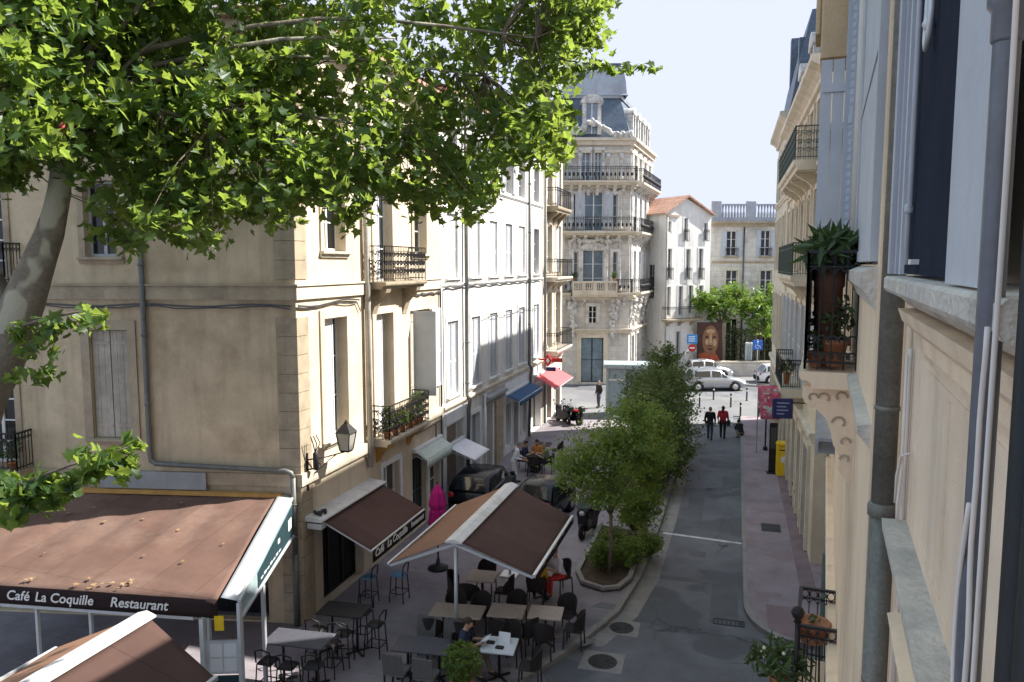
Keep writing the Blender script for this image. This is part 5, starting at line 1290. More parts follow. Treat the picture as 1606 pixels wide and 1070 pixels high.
# closed magenta parasol
p = Vector((-8.1, 20.25, .11)); t = thing('parasol', p, 'closed bright pink parasol standing by the brown awning', 'parasol')
m = MB(); n = 16; V = []; prof = [(.05, .95), (.19, 1.1), (.23, 1.4), (.2, 1.75), (.17, 1.8), (.22, 1.95), (.16, 2.3), (.05, 2.5), (.02, 2.55)]
for r, z in prof:
    for j in range(n): a = 2 * PI * j / n; q = r * (1 + (.22 if j % 2 else -.12)); V.append((p.x + q * math.cos(a), p.y + q * math.sin(a), .11 + z))
F_q = [(i * n + j, i * n + (j + 1) % n, (i + 1) * n + (j + 1) % n, (i + 1) * n + j) for i in range(len(prof) - 1) for j in range(n)] + [tuple(reversed(range(n))), tuple(range((len(prof) - 1) * n, len(prof) * n))]
m.add(V, F_q); m.build('canopy', 'magenta', t)
m = MB(); m.tube([(p.x, p.y, .11), (p.x, p.y, 2.72)], .025, 8); m.build('pole', 'black', t)
m = MB(); m.lathe((p.x, p.y, .111), [(.3, 0), (.3, .05), (.08, .09), (.05, .3)], 14); m.build('base', 'black', t)

# ------------------------------------------------------------------ terrace furniture
def bistro_chair(label):
    t = thing('bistro_chair', (0, 0, 0), label, 'chair', 'dark woven chairs on the terrace')
    m = MB(); m.bbox(-.22, .22, -.22, .22, .43, .48, .03); m.build('seat', 'wicker', t)
    m = MB(); n = 10
    for i in range(n):
        for (z0, z1) in ((.47, .93),):
            a0 = PI * (i / n) ; a1 = PI * ((i + 1) / n)
            f = lambda a, z, r: (r * math.cos(a) * (1 + .08 * (z > .6)), -.04 - r * math.sin(a) * .95, z)
            h0 = .66 + .24 * math.sin(a0) ** .7; h1 = .66 + .24 * math.sin(a1) ** .7
            P = [f(a0, .46, .23), f(a1, .46, .23), f(a1, h1, .25), f(a0, h0, .25), f(a0, .46, .205), f(a1, .46, .205), f(a1, h1, .222), f(a0, h0, .222)]
            m.add(P, [(0, 1, 2, 3), (7, 6, 5, 4), (3, 2, 6, 7), (0, 3, 7, 4), (1, 5, 6, 2)])
    m.build('backrest', 'wicker', t)
    for x in (-.2, .2):
        for y in (-.2, .19): m = MB(); m.tube([(x * 1.08, y * 1.1, 0), (x, y, .44)], .018, 6); m.build('leg', 'black', t)
    return t
def square_chair(label):
    t = thing('square_chair', (0, 0, 0), label, 'chair', 'grey square backed chairs at the front of the terrace')
    m = MB(); m.bbox(-.23, .23, -.23, .23, .42, .48, .02); m.build('seat', 'wicker_grey', t)
    F_ = Face((0, 0), 0); m = MB(); P = [(-.22, -.2, .48), (.22, -.2, .48), (.22, -.26, .92), (-.22, -.26, .92)]; m.add(P + [(x, y - .03, z) for x, y, z in P], [(0, 1, 2, 3), (7, 6, 5, 4), (0, 4, 5, 1), (1, 5, 6, 2), (2, 6, 7, 3), (3, 7, 4, 0)]); m.build('backrest', 'wicker_grey', t)
    for x in (-.2, .2):
        for y in (-.2, .2): m = MB(); m.bar((x, y, 0), (x, y, .42), .035); m.build('leg', 'black', t)
    return t
def bar_stool(label, seat='black'):
    t = thing('bar_stool', (0, 0, 0), label, 'stool', 'dark high stools by the wall')
    m = MB(); m.bbox(-.18, .18, -.18, .18, .7, .75, .04); m.build('seat', seat, t)
    m = MB(); m.tube([(-.17, -.17, .74), (-.17, -.2, 1.0), (0, -.22, 1.06), (.17, -.2, 1.0), (.17, -.17, .74)], .018, 6); m.build('backrest', 'black', t)
    for x in (-.16, .16):
        for y in (-.16, .16): m = MB(); m.tube([(x * 1.25, y * 1.25, 0), (x, y, .7)], .016, 6); m.build('leg', 'black', t)
    m = MB()
    for a, b in (((-.19, -.19), (.19, -.19)), ((.19, -.19), (.19, .19)), ((.19, .19), (-.19, .19)), ((-.19, .19), (-.19, -.19))): m.bar((*a, .25), (*b, .25), .018)
    m.build('footrest', 'black', t)
    return t
def table(label, w=.7, d=.7, top='tabletop', h=.74, group='tables on the terrace', hi=False):
    t = thing('terrace_table', (0, 0, 0), label, 'table', group)
    m = MB(); m.bbox(-w / 2, w / 2, -d / 2, d / 2, h - .035, h, .01); m.build('tabletop', top, t)
    for x in ((0,) if w < 1.0 else (-w * .28, w * .28)): m = MB(); m.tube([(x, 0, .03), (x, 0, h - .036)], .03, 8); m.build('pedestal', 'black', t)
    for x in ((0,) if w < 1.0 else (-w * .28, w * .28)):
        m = MB()
        for k in range(4): a = PI / 4 + k * PI / 2; m.bar((x, 0, .035), (x + .28 * math.cos(a), .28 * math.sin(a), .015), .05, .025)
        m.build('foot', 'black', t)
    return t
ZP = .112
def put(o, x, y, rz=0, label=None): o.location = (x, y, ZP); o.rotation_euler = (0, 0, rz); return o
tb = []
T_ = lambda px, py, z=.74 + ZP: G(px, py, z)
tspec = [((757, 903), .75, .75, 'tabletop', 'square pale table, farthest back under the middle double awning'), ((718, 957), 1.25, .7, 'tabletop', 'long pale table beside the white awning pole'),
         ((795, 957), .85, .7, 'tabletop', 'pale square table in the middle of its row, right of the white pole'), ((856, 960), .8, .7, 'tabletop', 'pale table nearest the road at the right end of its row'),
         ((783, 1011), .75, .72, 'tabletop_white', 'white topped table holding menus beside the seated man in navy'), ((664, 1011), 1.25, .7, 'tabletop_dark', 'grey double table between the square backed grey chairs')]
for (q, w, d, top, lab) in tspec:
    c = T_(*q); o = put(table(lab, w, d, top), c.x, c.y, rad(6)); tb.append(o)
c = G(466, 1000, 1.0 + ZP); o = put(table('dark grey high table beside the drain pipe pier', 1.35, .7, 'tabletop_dark', 1.0, 'high tables by the wall'), c.x + .05, c.y, rad(4)); tb.append(o)
c = G(540, 955, 1.0 + ZP); o = put(table('black high table in the shade under the street wall awning', 1.1, .7, 'black', 1.0, 'high tables by the wall'), c.x, c.y, rad(4)); tb.append(o)
c = G(845, 893, .74 + ZP); o = put(table('small table between the woman in yellow and the person in white', .6, .6, 'tabletop_white', .74), c.x + .12, c.y, 0); tb.append(o)
proto = None
def chair(x, y, rz, lab):
    global proto
    if proto is None: proto = put(bistro_chair(lab), x, y, rz); return proto
    return dup(proto, (x, y, ZP), rz, lab)
N_, S_, E_, W_ = 0, PI, -PI / 2, PI / 2   # the way the sitter faces: +Y turned by rz
b = [o.location for o in tb]
cs = [(b[0].x - .1, b[0].y + .62, S_, 'dark woven chair behind the farthest back table'), (b[0].x + .62, b[0].y - .1, W_, 'dark woven chair right of the farthest back table'), (b[0].x - .62, b[0].y - .25, E_, 'dark woven chair left of the farthest back table'), (b[0].x - .1, b[0].y - .66, N_, 'dark woven chair in front of the farthest back table'),
      (b[1].x - .3, b[1].y + .62, S_ + .1, 'dark woven chair behind the long pale table, near its left end'), (b[1].x + .35, b[1].y + .62, S_, 'dark woven chair behind the long pale table, near its right end'), (b[1].x - .4, b[1].y - .62, .2, 'dark woven chair in front of the long pale table at the left'), (b[1].x + .36, b[1].y - .62, -.1, 'dark woven chair in front of the long pale table at the right'),
      (b[2].x + .05, b[2].y + .62, S_, 'dark woven chair behind the middle pale table'), (b[2].x + .0, b[2].y - .62, .1, 'dark woven chair in front of the middle pale table'), (b[2].x + .6, b[2].y - .4, W_ * .6, 'dark woven chair between the middle table and the road side table'),
      (b[3].x + .1, b[3].y - .64, .05, 'dark woven chair in front of the table nearest the road'), (b[3].x + .68, b[3].y - .02, W_, 'dark woven chair at the road end of the table nearest the road'), (b[3].x + .35, b[3].y + .62, S_ - .3, 'dark woven chair behind the table nearest the road'),
      (b[4].x + .72, b[4].y - .15, W_ + .1, 'dark woven chair facing the man in navy across the white table'), (b[4].x + .05, b[4].y + .66, S_, 'dark woven chair behind the white table with menus')]
for q in cs: chair(*q)
mz = chair(b[4].x - .78, b[4].y - .12, E_, 'dark woven chair the man in navy sits on')
yz = chair(b[8].x - .05, b[8].y - .56, .1, 'dark woven chair the woman in yellow sits on')
wz = chair(b[8].x + .42, b[8].y + .38, PI - .7, 'dark woven chair the person in white sits on')
sq = put(square_chair('grey square backed chair on the near side of the grey table, left of the pair'), b[5].x - .33, b[5].y - .62, 0)
dup(sq, (b[5].x + .33, b[5].y - .62, ZP), .04, 'grey square backed chair on the near side of the grey table, right of the pair')
dup(sq, (b[5].x - .3, b[5].y + .66, ZP), PI, 'grey square backed chair on the far side of the grey table, left of the pair'); dup(sq, (b[5].x + .36, b[5].y + .66, ZP), PI + .06, 'grey square backed chair on the far side of the grey table, right of the pair')
st = put(bar_stool('dark stool in front of the dark grey high table, at its left end'), b[6].x - .4, b[6].y - .55, 0)
for (x, y, r, lab) in ((b[6].x + .1, b[6].y - .6, .1, 'dark stool in front of the dark grey high table, at its middle'), (b[6].x + .6, b[6].y - .45, .2, 'dark stool at the right end of the dark grey high table'), (b[6].x + .45, b[6].y + .5, PI, 'dark stool between the dark grey high table and the pier'),
        (b[7].x - .4, b[7].y - .55, 0, 'dark stool in front of the black high table, at the left'), (b[7].x + .25, b[7].y - .55, .2, 'dark stool in front of the black high table, at the right'), (b[7].x + .75, b[7].y + .05, W_, 'dark stool at the road end of the black high table'), (b[7].x + .2, b[7].y + .55, PI, 'dark stool behind the black high table')): dup(st, (x, y, ZP), r, lab)
c = G(626, 905, .75); s2 = bar_stool('high stool with a pale blue seat under the lettered valance', 'blue_seat'); put(s2, c.x, c.y, W_)
c = G(586, 930, .75); s3 = bar_stool('blue seated high stool in the shade beside the doorway', 'blue_seat'); put(s3, c.x - .5, c.y + .7, W_)
# menus and small things on the tables
t = thing('menu_card', (b[4].x, b[4].y, .74 + ZP), 'folded white menu card standing on the white topped table', 'menu card'); z0 = .74 + ZP
m = MB(); x, y = b[4].x + .08, b[4].y + .15
for sg in (-1, 1): m.add([(x - .13, y + sg * .05, z0), (x + .13, y + sg * .05, z0), (x + .13, y, z0 + .22), (x - .13, y, z0 + .22)], [(0, 1, 2, 3)])
m.build('card', 'paper', t)
for dx, dy, lab in ((-.2, .02, 'black sunglasses case on the left of the white topped table'), (.05, -.14, 'black wallet in the middle of the white topped table')):
    m = MB(); m.bbox(b[4].x + dx - .09, b[4].x + dx + .09, b[4].y + dy - .06, b[4].y + dy + .06, z0 + .001, z0 + .035, .015); tag(m.build('case' if dx < 0 else 'wallet', 'black'), lab, 'case' if dx < 0 else 'wallet')
# ------------------------------------------------------------------ people
def fuse(mb, voxel=.014, smooth=4):
    me = bpy.data.meshes.new('tmp'); me.from_pydata(mb.v, [], mb.f); o = bpy.data.objects.new('tmp', me); C.objects.link(o)
    r = o.modifiers.new('r', 'REMESH'); r.mode = 'VOXEL'; r.voxel_size = voxel
    s = o.modifiers.new('s', 'SMOOTH'); s.iterations = smooth; s.factor = .5
    me2 = bpy.data.meshes.new_from_object(o.evaluated_get(bpy.context.evaluated_depsgraph_get()))
    out = MB(); out.add([tuple(v.co) for v in me2.vertices], [tuple(p.vertices) for p in me2.polygons], True)
    bpy.data.objects.remove(o); bpy.data.meshes.remove(me); bpy.data.meshes.remove(me2)
    return out

def limb(m, pts, rs, n=10):
    pts = [Vector(p) for p in pts]; P = []; Q = []
    for i in range(len(pts) - 1):
        for k in range(4): P.append(pts[i].lerp(pts[i + 1], k / 4)); Q.append(rs[i] + (rs[i + 1] - rs[i]) * k / 4)
    P.append(pts[-1]); Q.append(rs[-1]); m.tube(P, Q, n)
    for p, r in zip(pts, rs): m.ball(p, r * 1.0, 10, 6)

def person(loc, rz, label, J, top='cl_navy', bottom='cl_jeans', hair='hair', hairlen=.0, sleeve=.45, fine=.013, H=1.72, extra=None, shorts=False, shoe='black'):
    """J: joint positions, facing +Y; x<0 is the figure's left seen from behind"""
    t = thing('person', (0, 0, 0), label, 'person')
    V = {k: Vector(v) for k, v in J.items()}
    pel, che, nec, hd = V['pel'], V['che'], V['nec'], V['head']
    def torso(m, g):
        for u, rx, ry in ((0, .165, .115), (.25, .155, .105), (.5, .155, .105), (.75, .175, .115), (1, .17, .105)):
            m.ball(pel.lerp(che, u), 1, 12, 8, (rx + g, ry + g, .12 + g))
        m.ball(che + Vector((0, -.0, .1)), 1, 12, 8, (.165 + g, .09 + g, .08 + g))
    body = MB(); torso(body, 0)
    limb(body, [che + Vector((0, 0, .12)), nec, nec.lerp(hd, .5)], [.075, .058, .055])
    body.ball(hd, 1, 14, 10, (.078, .098, .118)); hf = V.get('face', Vector((0, 1, -.1))).normalized(); hx = hf.cross(Vector((0, 0, 1))).normalized(); hu = hx.cross(hf)
    body.ball(hd + hf * .03 - hu * .07, 1, 10, 6, (.058, .065, .055))
    body.tube([hd + hf * .09 + hu * .02, hd + hf * .118 - hu * .025, hd + hf * .09 - hu * .03], [.012, .017, .01], 6)
    for sg in (-1, 1): body.ball(hd + hx * .08 * sg - hf * .005 - hu * .01, 1, 6, 5, (.018, .026, .034))
    for S in 'lr':
        sh, el, wr = V['sh' + S], V['el' + S], V['wr' + S]
        limb(body, [che.lerp(sh, .7) + Vector((0, 0, .06)), sh, el, wr], [.06, .058, .043, .029])
        d = (wr - el).normalized(); pm = V.get('palm' + S, wr + d * .09); pd = (pm - wr).normalized(); sx = pd.cross(Vector((0, 0, 1))); sx = sx.normalized() if sx.length > .1 else Vector((1, 0, 0)); dn = sx.cross(pd)
        body.ball(wr.lerp(pm, .55), 1, 8, 6, (.038, .038, .032)); body.tube([wr, wr.lerp(pm, 1.0)], [.028, .034], 8)
        for k, ln in enumerate((.062, .075, .08, .066)):
            b_ = pm + sx * (.017 * (k - 1.5)) ; body.tube([b_ - pd * .02, b_ + pd * ln * .5 - dn * .01, b_ + pd * ln - dn * .03], [.0105, .0095, .008], 6)
        th = wr.lerp(pm, .35) - sx * .03; body.tube([th, th - sx * .028 + pd * .03, th - sx * .034 + pd * .065 - dn * .012], [.013, .0115, .009], 6)
        hp, kn, an, to = V['hp' + S], V['kn' + S], V['an' + S], V['to' + S]
        limb(body, [hp, kn, an], [.085, .056, .04]); limb(body, [an, to], [.042, .034])
    bo = fuse(body, fine).build('body', 'skin', t)
    m = MB(); torso(m, .014)
    for S in 'lr':
        sh, el, wr = V['sh' + S], V['el' + S], V['wr' + S]
        en = el.lerp(wr, (sleeve - .5) * 2) if sleeve > .5 else sh.lerp(el, sleeve * 2)
        pts = [che.lerp(sh, .7) + Vector((0, 0, .06)), sh] + ([el] if sleeve > .5 else []) + [en]; rs = [.076, .074] + ([.058] if sleeve > .5 else []) + [.06 if sleeve <= .5 else .044]
        limb(m, pts, rs)
    for k in range(5): m.ball(che + Vector((R_.uniform(-.1, .1), .06, -R_.random() * .25)), .05, 6, 4)
    fuse(m, fine, 3).build('shirt', top, bo)
    m = MB(); m.ball(pel, 1, 12, 8, (.178, .13, .12))
    for S in 'lr':
        hp, kn, an = V['hp' + S], V['kn' + S], V['an' + S]
        if shorts: limb(m, [hp, hp.lerp(kn, .85)], [.102, .082])
        else: limb(m, [hp, kn, kn.lerp(an, .93)], [.1, .07, .056])
    fuse(m, fine, 3).build('trousers', bottom, bo)
    m = MB()
    for S in 'lr': limb(m, [V['an' + S] - Vector((0, 0, .02)), V['to' + S]], [.05, .043])
    fuse(m, fine, 3).build('shoe', shoe, bo)
    m = MB(); m.ball(hd - hf * .018 + hu * .022, 1, 14, 10, (.087, .103, .112))
    if hairlen: limb(m, [hd - hf * .06, hd - hf * .075 - hu * hairlen * .5, hd - hf * .06 - hu * hairlen], [.07, .075, .045])
    g = fuse(m, fine, 2); 
    keep = [i for i, v in enumerate(g.v) if (Vector(v) - hd).dot(hf) < .045 or (Vector(v) - hd).dot(hu) > .055]; ks = set(keep); mp = {i: j for j, i in enumerate(keep)}
    g2 = MB(); g2.add([g.v[i] for i in keep], [tuple(mp[i] for i in f) for f in g.f if all(i in ks for i in f)], True); g2.build('hair', hair, bo)
    m = MB()
    for sg in (-1, 1): m.ball(hd + hf * .086 + hx * .03 * sg + hu * .012, .011, 6, 4)
    m.build('eye', 'black', bo)
    if extra: extra(t, V)
    t.location = Vector(loc); t.rotation_euler = (0, 0, rz)
    return t

def standing(step=.12, lean=0, arm=.0):
    return dict(pel=(0, 0, .95), che=(0, lean * .35, 1.27), nec=(0, lean * .5, 1.46), head=(0, lean * .6 + .02, 1.60), shl=(-.19, lean * .4, 1.39), shr=(.19, lean * .4, 1.39),
        ell=(-.24, -.05 - arm + lean * .4, 1.12), elr=(.24, -.02 + arm + lean * .4, 1.12), wrl=(-.23, .06 - arm + lean * .5, .88), wrr=(.23, .1 + arm + lean * .5, .88),
        hpl=(-.095, 0, .9), hpr=(.095, 0, .9), knl=(-.1, step * .6 + .02, .49), knr=(.1, -step * .3 + .02, .49), anl=(-.1, step, .09), anr=(.1, -step, .09), tol=(-.11, step + .16, .035), tor=(.11, -step + .16, .035))
def seated(lean=.05, reach=.3, zw=.72, h=.5):
    return dict(pel=(0, 0, h + .05), che=(0, lean, h + .40), nec=(0, lean + .04, h + .59), head=(0, lean + .09, h + .73), shl=(-.19, lean + .02, h + .5), shr=(.19, lean + .02, h + .5),
        ell=(-.25, lean + .08, h + .25), elr=(.25, lean + .08, h + .25), wrl=(-.13, lean + reach, zw), wrr=(.13, lean + reach, zw), hpl=(-.1, .02, h + .03), hpr=(.1, .02, h + .03), knl=(-.12, .45, h + .06), knr=(.12, .45, h + .06), anl=(-.12, .46, .1), anr=(.14, .40, .1), tol=(-.13, .62, .04), tor=(.16, .56, .04), face=(0, 1, -.45))
# man in navy seated with a menu
def with_menu(t, V):
    m = MB(); c = (Vector(V['wrl']) + Vector(V['wrr'])) / 2 + Vector((0, .12, .06)); m.sheet(c + Vector((-.12, -.07, -.02)), c + Vector((.12, -.07, -.02)), c + Vector((.12, .12, .1)), c + Vector((-.12, .12, .1)), .006, 2, 2); m.build('held_card', 'paper', t)
mp_ = mz.location
J = seated(.03, .33, .8, .46); J['knl'] = (-.17, .44, .52); J['anl'] = (-.12, .58, .1); J['tol'] = (-.12, .73, .05)
person((mp_.x, mp_.y, ZP), E_, 'seated man in a navy t-shirt and khaki trousers reading a card beside the white pole', J, 'cl_navy', 'cl_khaki', 'hair', 0, .42, .011, extra=with_menu)
J = seated(.12, .42, .82, .46)
person((yz.location.x, yz.location.y, ZP), .1, 'seated woman in a mustard yellow top leaning on a small table under the awning edge', J, 'cl_yellow', 'cl_black', 'hair', .3, .75, .013)
J = seated(.16, .4, .82, .46)
person((wz.location.x, wz.location.y, ZP), PI - .7, 'seated person in a white shirt and red trousers at the road side of the terrace', J, 'cl_white', 'red', 'hair_grey', 0, .45, .013)
# two walking away, child crouching
p = G(1113, 690); person((p.x, p.y, 0), -.12, 'man in a dark jacket and jeans walking away down the road', standing(.14, 0, .06), 'cl_black', 'cl_jeans', 'hair_grey', 0, .95, .016)
def bag(t, V):
    m = MB(); m.bbox(.2, .38, -.16, .1, .72, 1.02, .05); m.tube([(.29, -.1, 1.0), (.2, -.02, 1.42), (.29, .06, 1.0)], .012, 6); m.build('shoulder_bag', 'black', t)
p = G(1133, 688); person((p.x, p.y, 0), -.1, 'woman in a red top with a black shoulder bag walking away down the road', standing(.13, 0, .05), 'cl_red', 'cl_black', 'hair', .26, .5, .016, extra=bag)
J = dict(pel=(0, 0, .28), che=(0, .16, .55), nec=(0, .24, .70), head=(0, .28, .82), shl=(-.15, .2, .64), shr=(.15, .2, .64), ell=(-.18, .3, .45), elr=(.18, .3, .45), wrl=(-.1, .42, .4), wrr=(.1, .42, .4), hpl=(-.09, 0, .26), hpr=(.09, 0, .26), knl=(-.13, .3, .42), knr=(.13, .3, .42), anl=(-.12, .06, .08), anr=(.12, .06, .08), tol=(-.12, .2, .035), tor=(.12, .2, .035))
p = G(1162, 687); person((p.x, p.y, .0), .5, 'small child in black crouching on the road near the right kerb', J, 'cl_black', 'cl_khaki', 'hair', 0, .6, .016)
p = G(939, 641); person((p.x, p.y, .05), 2.4, 'person in dark clothes and a white cap standing near the bus shelter', standing(.05), 'cl_black', 'cl_jeans', 'hair_grey', 0, .9, .018)
p = G(806, 758, ZP); J = standing(.1, .35, -.1); J['wrl'] = (-.2, .45, 1.0); J['wrr'] = (.2, .45, 1.0)
person((p.x, p.y, ZP), -1.2, 'waiter in pale lilac clothes bending towards a cafe table by the shop fronts', J, 'cl_white', 'cl_white', 'hair_grey', 0, .8, .018)
# cafe group beyond
c = G(838, 740, ZP); ct = put(table('small dark cafe table by the shop fronts down the street', .7, .7, 'black', .74, 'tables outside the shop fronts'), c.x, c.y, 0)
dup(ct, (c.x - .1, c.y + 2.1, ZP), .1, 'second small dark cafe table farther down beside the blue awning shop')
for dx, dy, r, lab, top, h in ((-.55, .1, E_, 'seated person in navy at the small cafe table by the shop fronts', 'cl_navy', 'hair'), (.0, .62, S_, 'seated person in an orange top behind the small cafe table', 'cl_orange', 'hair'), (.62, -.05, W_, 'seated person in olive on the street side of the small cafe table', 'cl_green', 'hair_grey')):
    dup(proto, (c.x + dx, c.y + dy, ZP), r, lab.replace('seated person', 'dark chair under the person').replace(' the small', ' the').replace('cafe table by the shop fronts', 'far cafe table'))
    person((c.x + dx, c.y + dy, ZP), r, lab, seated(.08, .36, .8, .46), top, 'cl_black', h, 0, .6, .018)
dup(proto, (c.x + .1, c.y - .65, ZP), .2, 'empty dark woven chair on the near side of the small cafe table down the street')
dup(proto, (c.x + .5, c.y + 2.3, ZP), W_, 'empty dark woven chair beside the second small cafe table down the street')

# ------------------------------------------------------------------ vehicles
def car(loc, rz, label, paint='car_white', L=4.3, Wd=1.78, Hh=1.5, kind='suv'):
    t = thing('parked_car', (0, 0, 0), label, 'car', 'cars parked around the street')
    h = L / 2; w = Wd / 2
    # y, z of the bonnet line, half width
    st = [(-h, .62, w * .78), (-h + .08, .82, w * .9), (-h + .35, .93, w * .97), (-.9, .98, w), (.5, .97, w), (h - .95, .92, w * .99), (h - .35, .80, w * .93), (h - .06, .62, w * .84), (h, .52, w * .74)]
    m = MB(); V = []; n = 10
    for y, zt, ww in st:
        r = [(-ww * .86, .22), (-ww * .97, .32), (-ww, .55), (-ww * .985, zt - .1), (-ww * .9, zt), (ww * .9, zt), (ww * .985, zt - .1), (ww, .55), (ww * .97, .32), (ww * .86, .22)]
        V += [(x, y, z) for x, z in r]
    k = len(st); F_ = [(i * n + j, i * n + (j + 1) % n, (i + 1) * n + (j + 1) % n, (i + 1) * n + j) for i in range(k - 1) for j in range(n)] + [tuple(range(n)), tuple(reversed(range((k - 1) * n, k * n)))]
    m.add(V, F_, True)
    # cabin
    cb = [(-h + .22, .93, .94, .86), (-h + .55, Hh - .06, .8, .8), (-.4, Hh, .78, .8), (.35, Hh - .04, .77, .8), (h - 1.35, .95, .9, .9)]
    base = [(-h + .18, .92), (-h + .5, .96), (-.4, .975), (.35, .97), (h - 1.2, .93)]
    V = []
    for (y, zt, a, b_), (yb, zb) in zip(cb, base):
        V += [(-w * .92, yb, zb), (-w * a, y, zt - .03), (-w * a * .8, y, zt), (w * a * .8, y, zt), (w * a, y, zt - .03), (w * .92, yb, zb)]
    n = 6; k = 5; m.add(V, [(i * n + j, i * n + j + 1, (i + 1) * n + j + 1, (i + 1) * n + j) for i in range(k - 1) for j in range(n - 1)], True)
    body = m.build('body', paint, t)
    g = MB(); e = .006
    def P(i, j, du=0): return Vector(V[i * n + j])
    for sg, (jb, jt) in ((-1, (0, 1)), (1, (5, 4))):
        for i0, i1, a, b_ in ((0, 1, .25, .9), (1, 2, .06, .94), (2, 3, .06, .94), (3, 4, .06, .72)):
            q = [P(i0, jb).lerp(P(i1, jb), a), P(i0, jb).lerp(P(i1, jb), b_), P(i0, jt).lerp(P(i1, jt), b_), P(i0, jt).lerp(P(i1, jt), a)]
            q = [q[0].lerp(q[3], .08), q[1].lerp(q[2], .08), q[1].lerp(q[2], .92), q[0].lerp(q[3], .92)]
            g.add([p + Vector((sg * .008, 0, .004)) for p in q], [(0, 1, 2, 3)])
    for i0, i1, sy in ((0, 1, -1), (3, 4, 1)):
        q = [P(i0, 2), P(i0, 3), P(i1, 3), P(i1, 2)]; c = sum(q, Vector()) / 4
        g.add([c + (p - c) * .88 + Vector((0, sy * .012, .014)) for p in q], [(0, 1, 2, 3)])
    g.build('window', 'car_glass', t)
    for x in (-1, 1):
        for y in (-h + .82, h - .85):
            o = MB(); Mx = Matrix.Rotation(PI / 2, 4, 'Y'); Mx = Mx.to_3x3()
            o.lathe((x * (w - .1), y, .33), [(.2, -.1), (.31, -.1), (.33, -.07), (.33, .07), (.31, .1), (.2, .1)], 20, Mx); wh = o.build('wheel', 'rubber', t)
            o = MB(); o.lathe((x * (w - .1), y, .33), [(.02, -.11), (.2, -.105), (.215, -.09), (.215, .09), (.2, .105), (.02, .11)], 14, Mx); o.build('rim', 'chrome', wh)
        o = MB(); o.ball((x * w * .66, h - .12, .66), 1, 8, 5, (.17, .1, .08)); o.build('headlight', 'glass_white', t)
        o = MB(); o.ball((x * w * .76, -h + .1, .78), 1, 8, 5, (.12, .07, .12)); o.build('tail_light', 'lamp_red', t)
        o = MB(); o.bbox(x * (w + .06) - .09, x * (w + .06) + .09, .62, .74, .96, 1.1, .03); o.build('mirror', paint, t)
    o = MB()
    for y in (-h + .82, h - .85):
        for x in (-1, 1): o.lathe((x * (w - .12), y, .36), [(.02, -.115), (.4, -.115), (.4, .112), (.02, .112)], 20, Matrix.Rotation(PI / 2, 3, 'Y'))
    o.box(-w * .8, w * .8, -h - .01, -h + .05, .3, .5); o.box(-w * .7, w * .7, h - .06, h + .008, .28, .46); o.build('trim', 'rubber', t)
    t.location = Vector(loc); t.rotation_euler = (0, 0, rz); return t
yc = rad(16.1) - PI / 2
p = G(1118, 613); car((p.x, p.y + .6, .0), yc + rad(3), 'silver grey estate car seen side on across the plaza', 'car_silver', 4.35, 1.8, 1.52)
p = G(1220, 603); car((p.x + .4, p.y + .7, .0), yc, 'white hatchback parked at the right end of the plaza behind the pink banner', 'car_white', 4.1, 1.75, 1.5)
p = G(1108, 596); car((p.x, p.y + 1.2, .0), yc, 'white car half hidden behind the silver estate car', 'car_white', 3.8, 1.66, 1.48)
p = G(735, 800, .11); car((-8.75, 26.6, .11), .0, 'shiny black car parked by the left facade beside the white awning', 'car_dark', 3.9, 1.68, 1.42)
p = G(862, 822, .11); car((p.x - .35, p.y + 1.0, .11), -.12, 'dark small car half hidden behind the middle double awning', 'car_dark', 3.1, 1.5, 1.38)

def scooter(loc, rz, label, paint='black', seat='black', screen=True):
    t = thing('scooter', (0, 0, 0), label, 'scooter')
    Mx = Matrix.Rotation(PI / 2, 3, 'Y')
    for y in (-.6, .62):
        o = MB(); o.lathe((0, y, .25), [(.14, -.06), (.22, -.06), (.25, -.03), (.25, .03), (.22, .06), (.14, .06)], 16, Mx); wh = o.build('wheel', 'rubber', t); o = MB(); o.lathe((0, y, .25), [(.02, -.065), (.14, -.055), (.14, .055), (.02, .065)], 12, Mx); o.build('rim', 'chrome', wh)
    o = MB(); F_ = Face((0, 0), 90)
    o.prism([(-.85, .55), (-.75, .8), (-.1, .78), (.0, .5), (.15, .36), (.4, .36), (.5, .9), (.58, 1.0), (.66, .95), (.62, .5), (.45, .24), (-.3, .24), (-.5, .4)], -.15, .15, F_); o.ball((0, .63, .48), 1, 10, 6, (.1, .22, .09)); o.ball((0, -.55, .62), 1, 10, 6, (.2, .35, .2)); o.ball((0, .56, .82), 1, 10, 6, (.22, .09, .24)); o.build('body', paint, t)
    o = MB(); o.ball((0, -.38, .82), 1, 12, 6, (.17, .42, .08)); o.build('seat', seat, t)
    o = MB(); o.tube([(-.36, .48, 1.06), (-.15, .55, 1.02), (0, .56, .98), (.15, .55, 1.02), (.36, .48, 1.06)], .018, 8); o.tube([(0, .56, 1.0), (0, .64, .3)], .03, 8); o.build('handlebar', 'black', t)
    o = MB(); o.ball((0, .66, .88), 1, 10, 6, (.1, .05, .08)); o.build('headlight', 'glass_white', t)
    for x in (-1, 1): o = MB(); o.tube([(x * .25, .5, 1.06), (x * .32, .52, 1.25)], .008, 5); o.ball((x * .34, .52, 1.28), 1, 8, 5, (.07, .02, .05)); o.build('mirror', 'black', t)
    if screen: o = MB(); o.sheet((-.2, .6, 1.0), (.2, .6, 1.0), (.15, .5, 1.35), (-.15, .5, 1.35), .006, 4, 4); o.build('windscreen', 'pane_sky', t)
    o = MB(); o.bbox(-.17, .17, -.98, -.68, .86, 1.14, .05); o.build('top_box', 'black', t)
    t.location = Vector(loc); t.rotation_euler = (0, 0, rz); return t
p = G(920, 842, .11); scooter((p.x, p.y + .3, .11), PI - .15, 'black scooter with windscreen parked facing the camera beside the small tree')
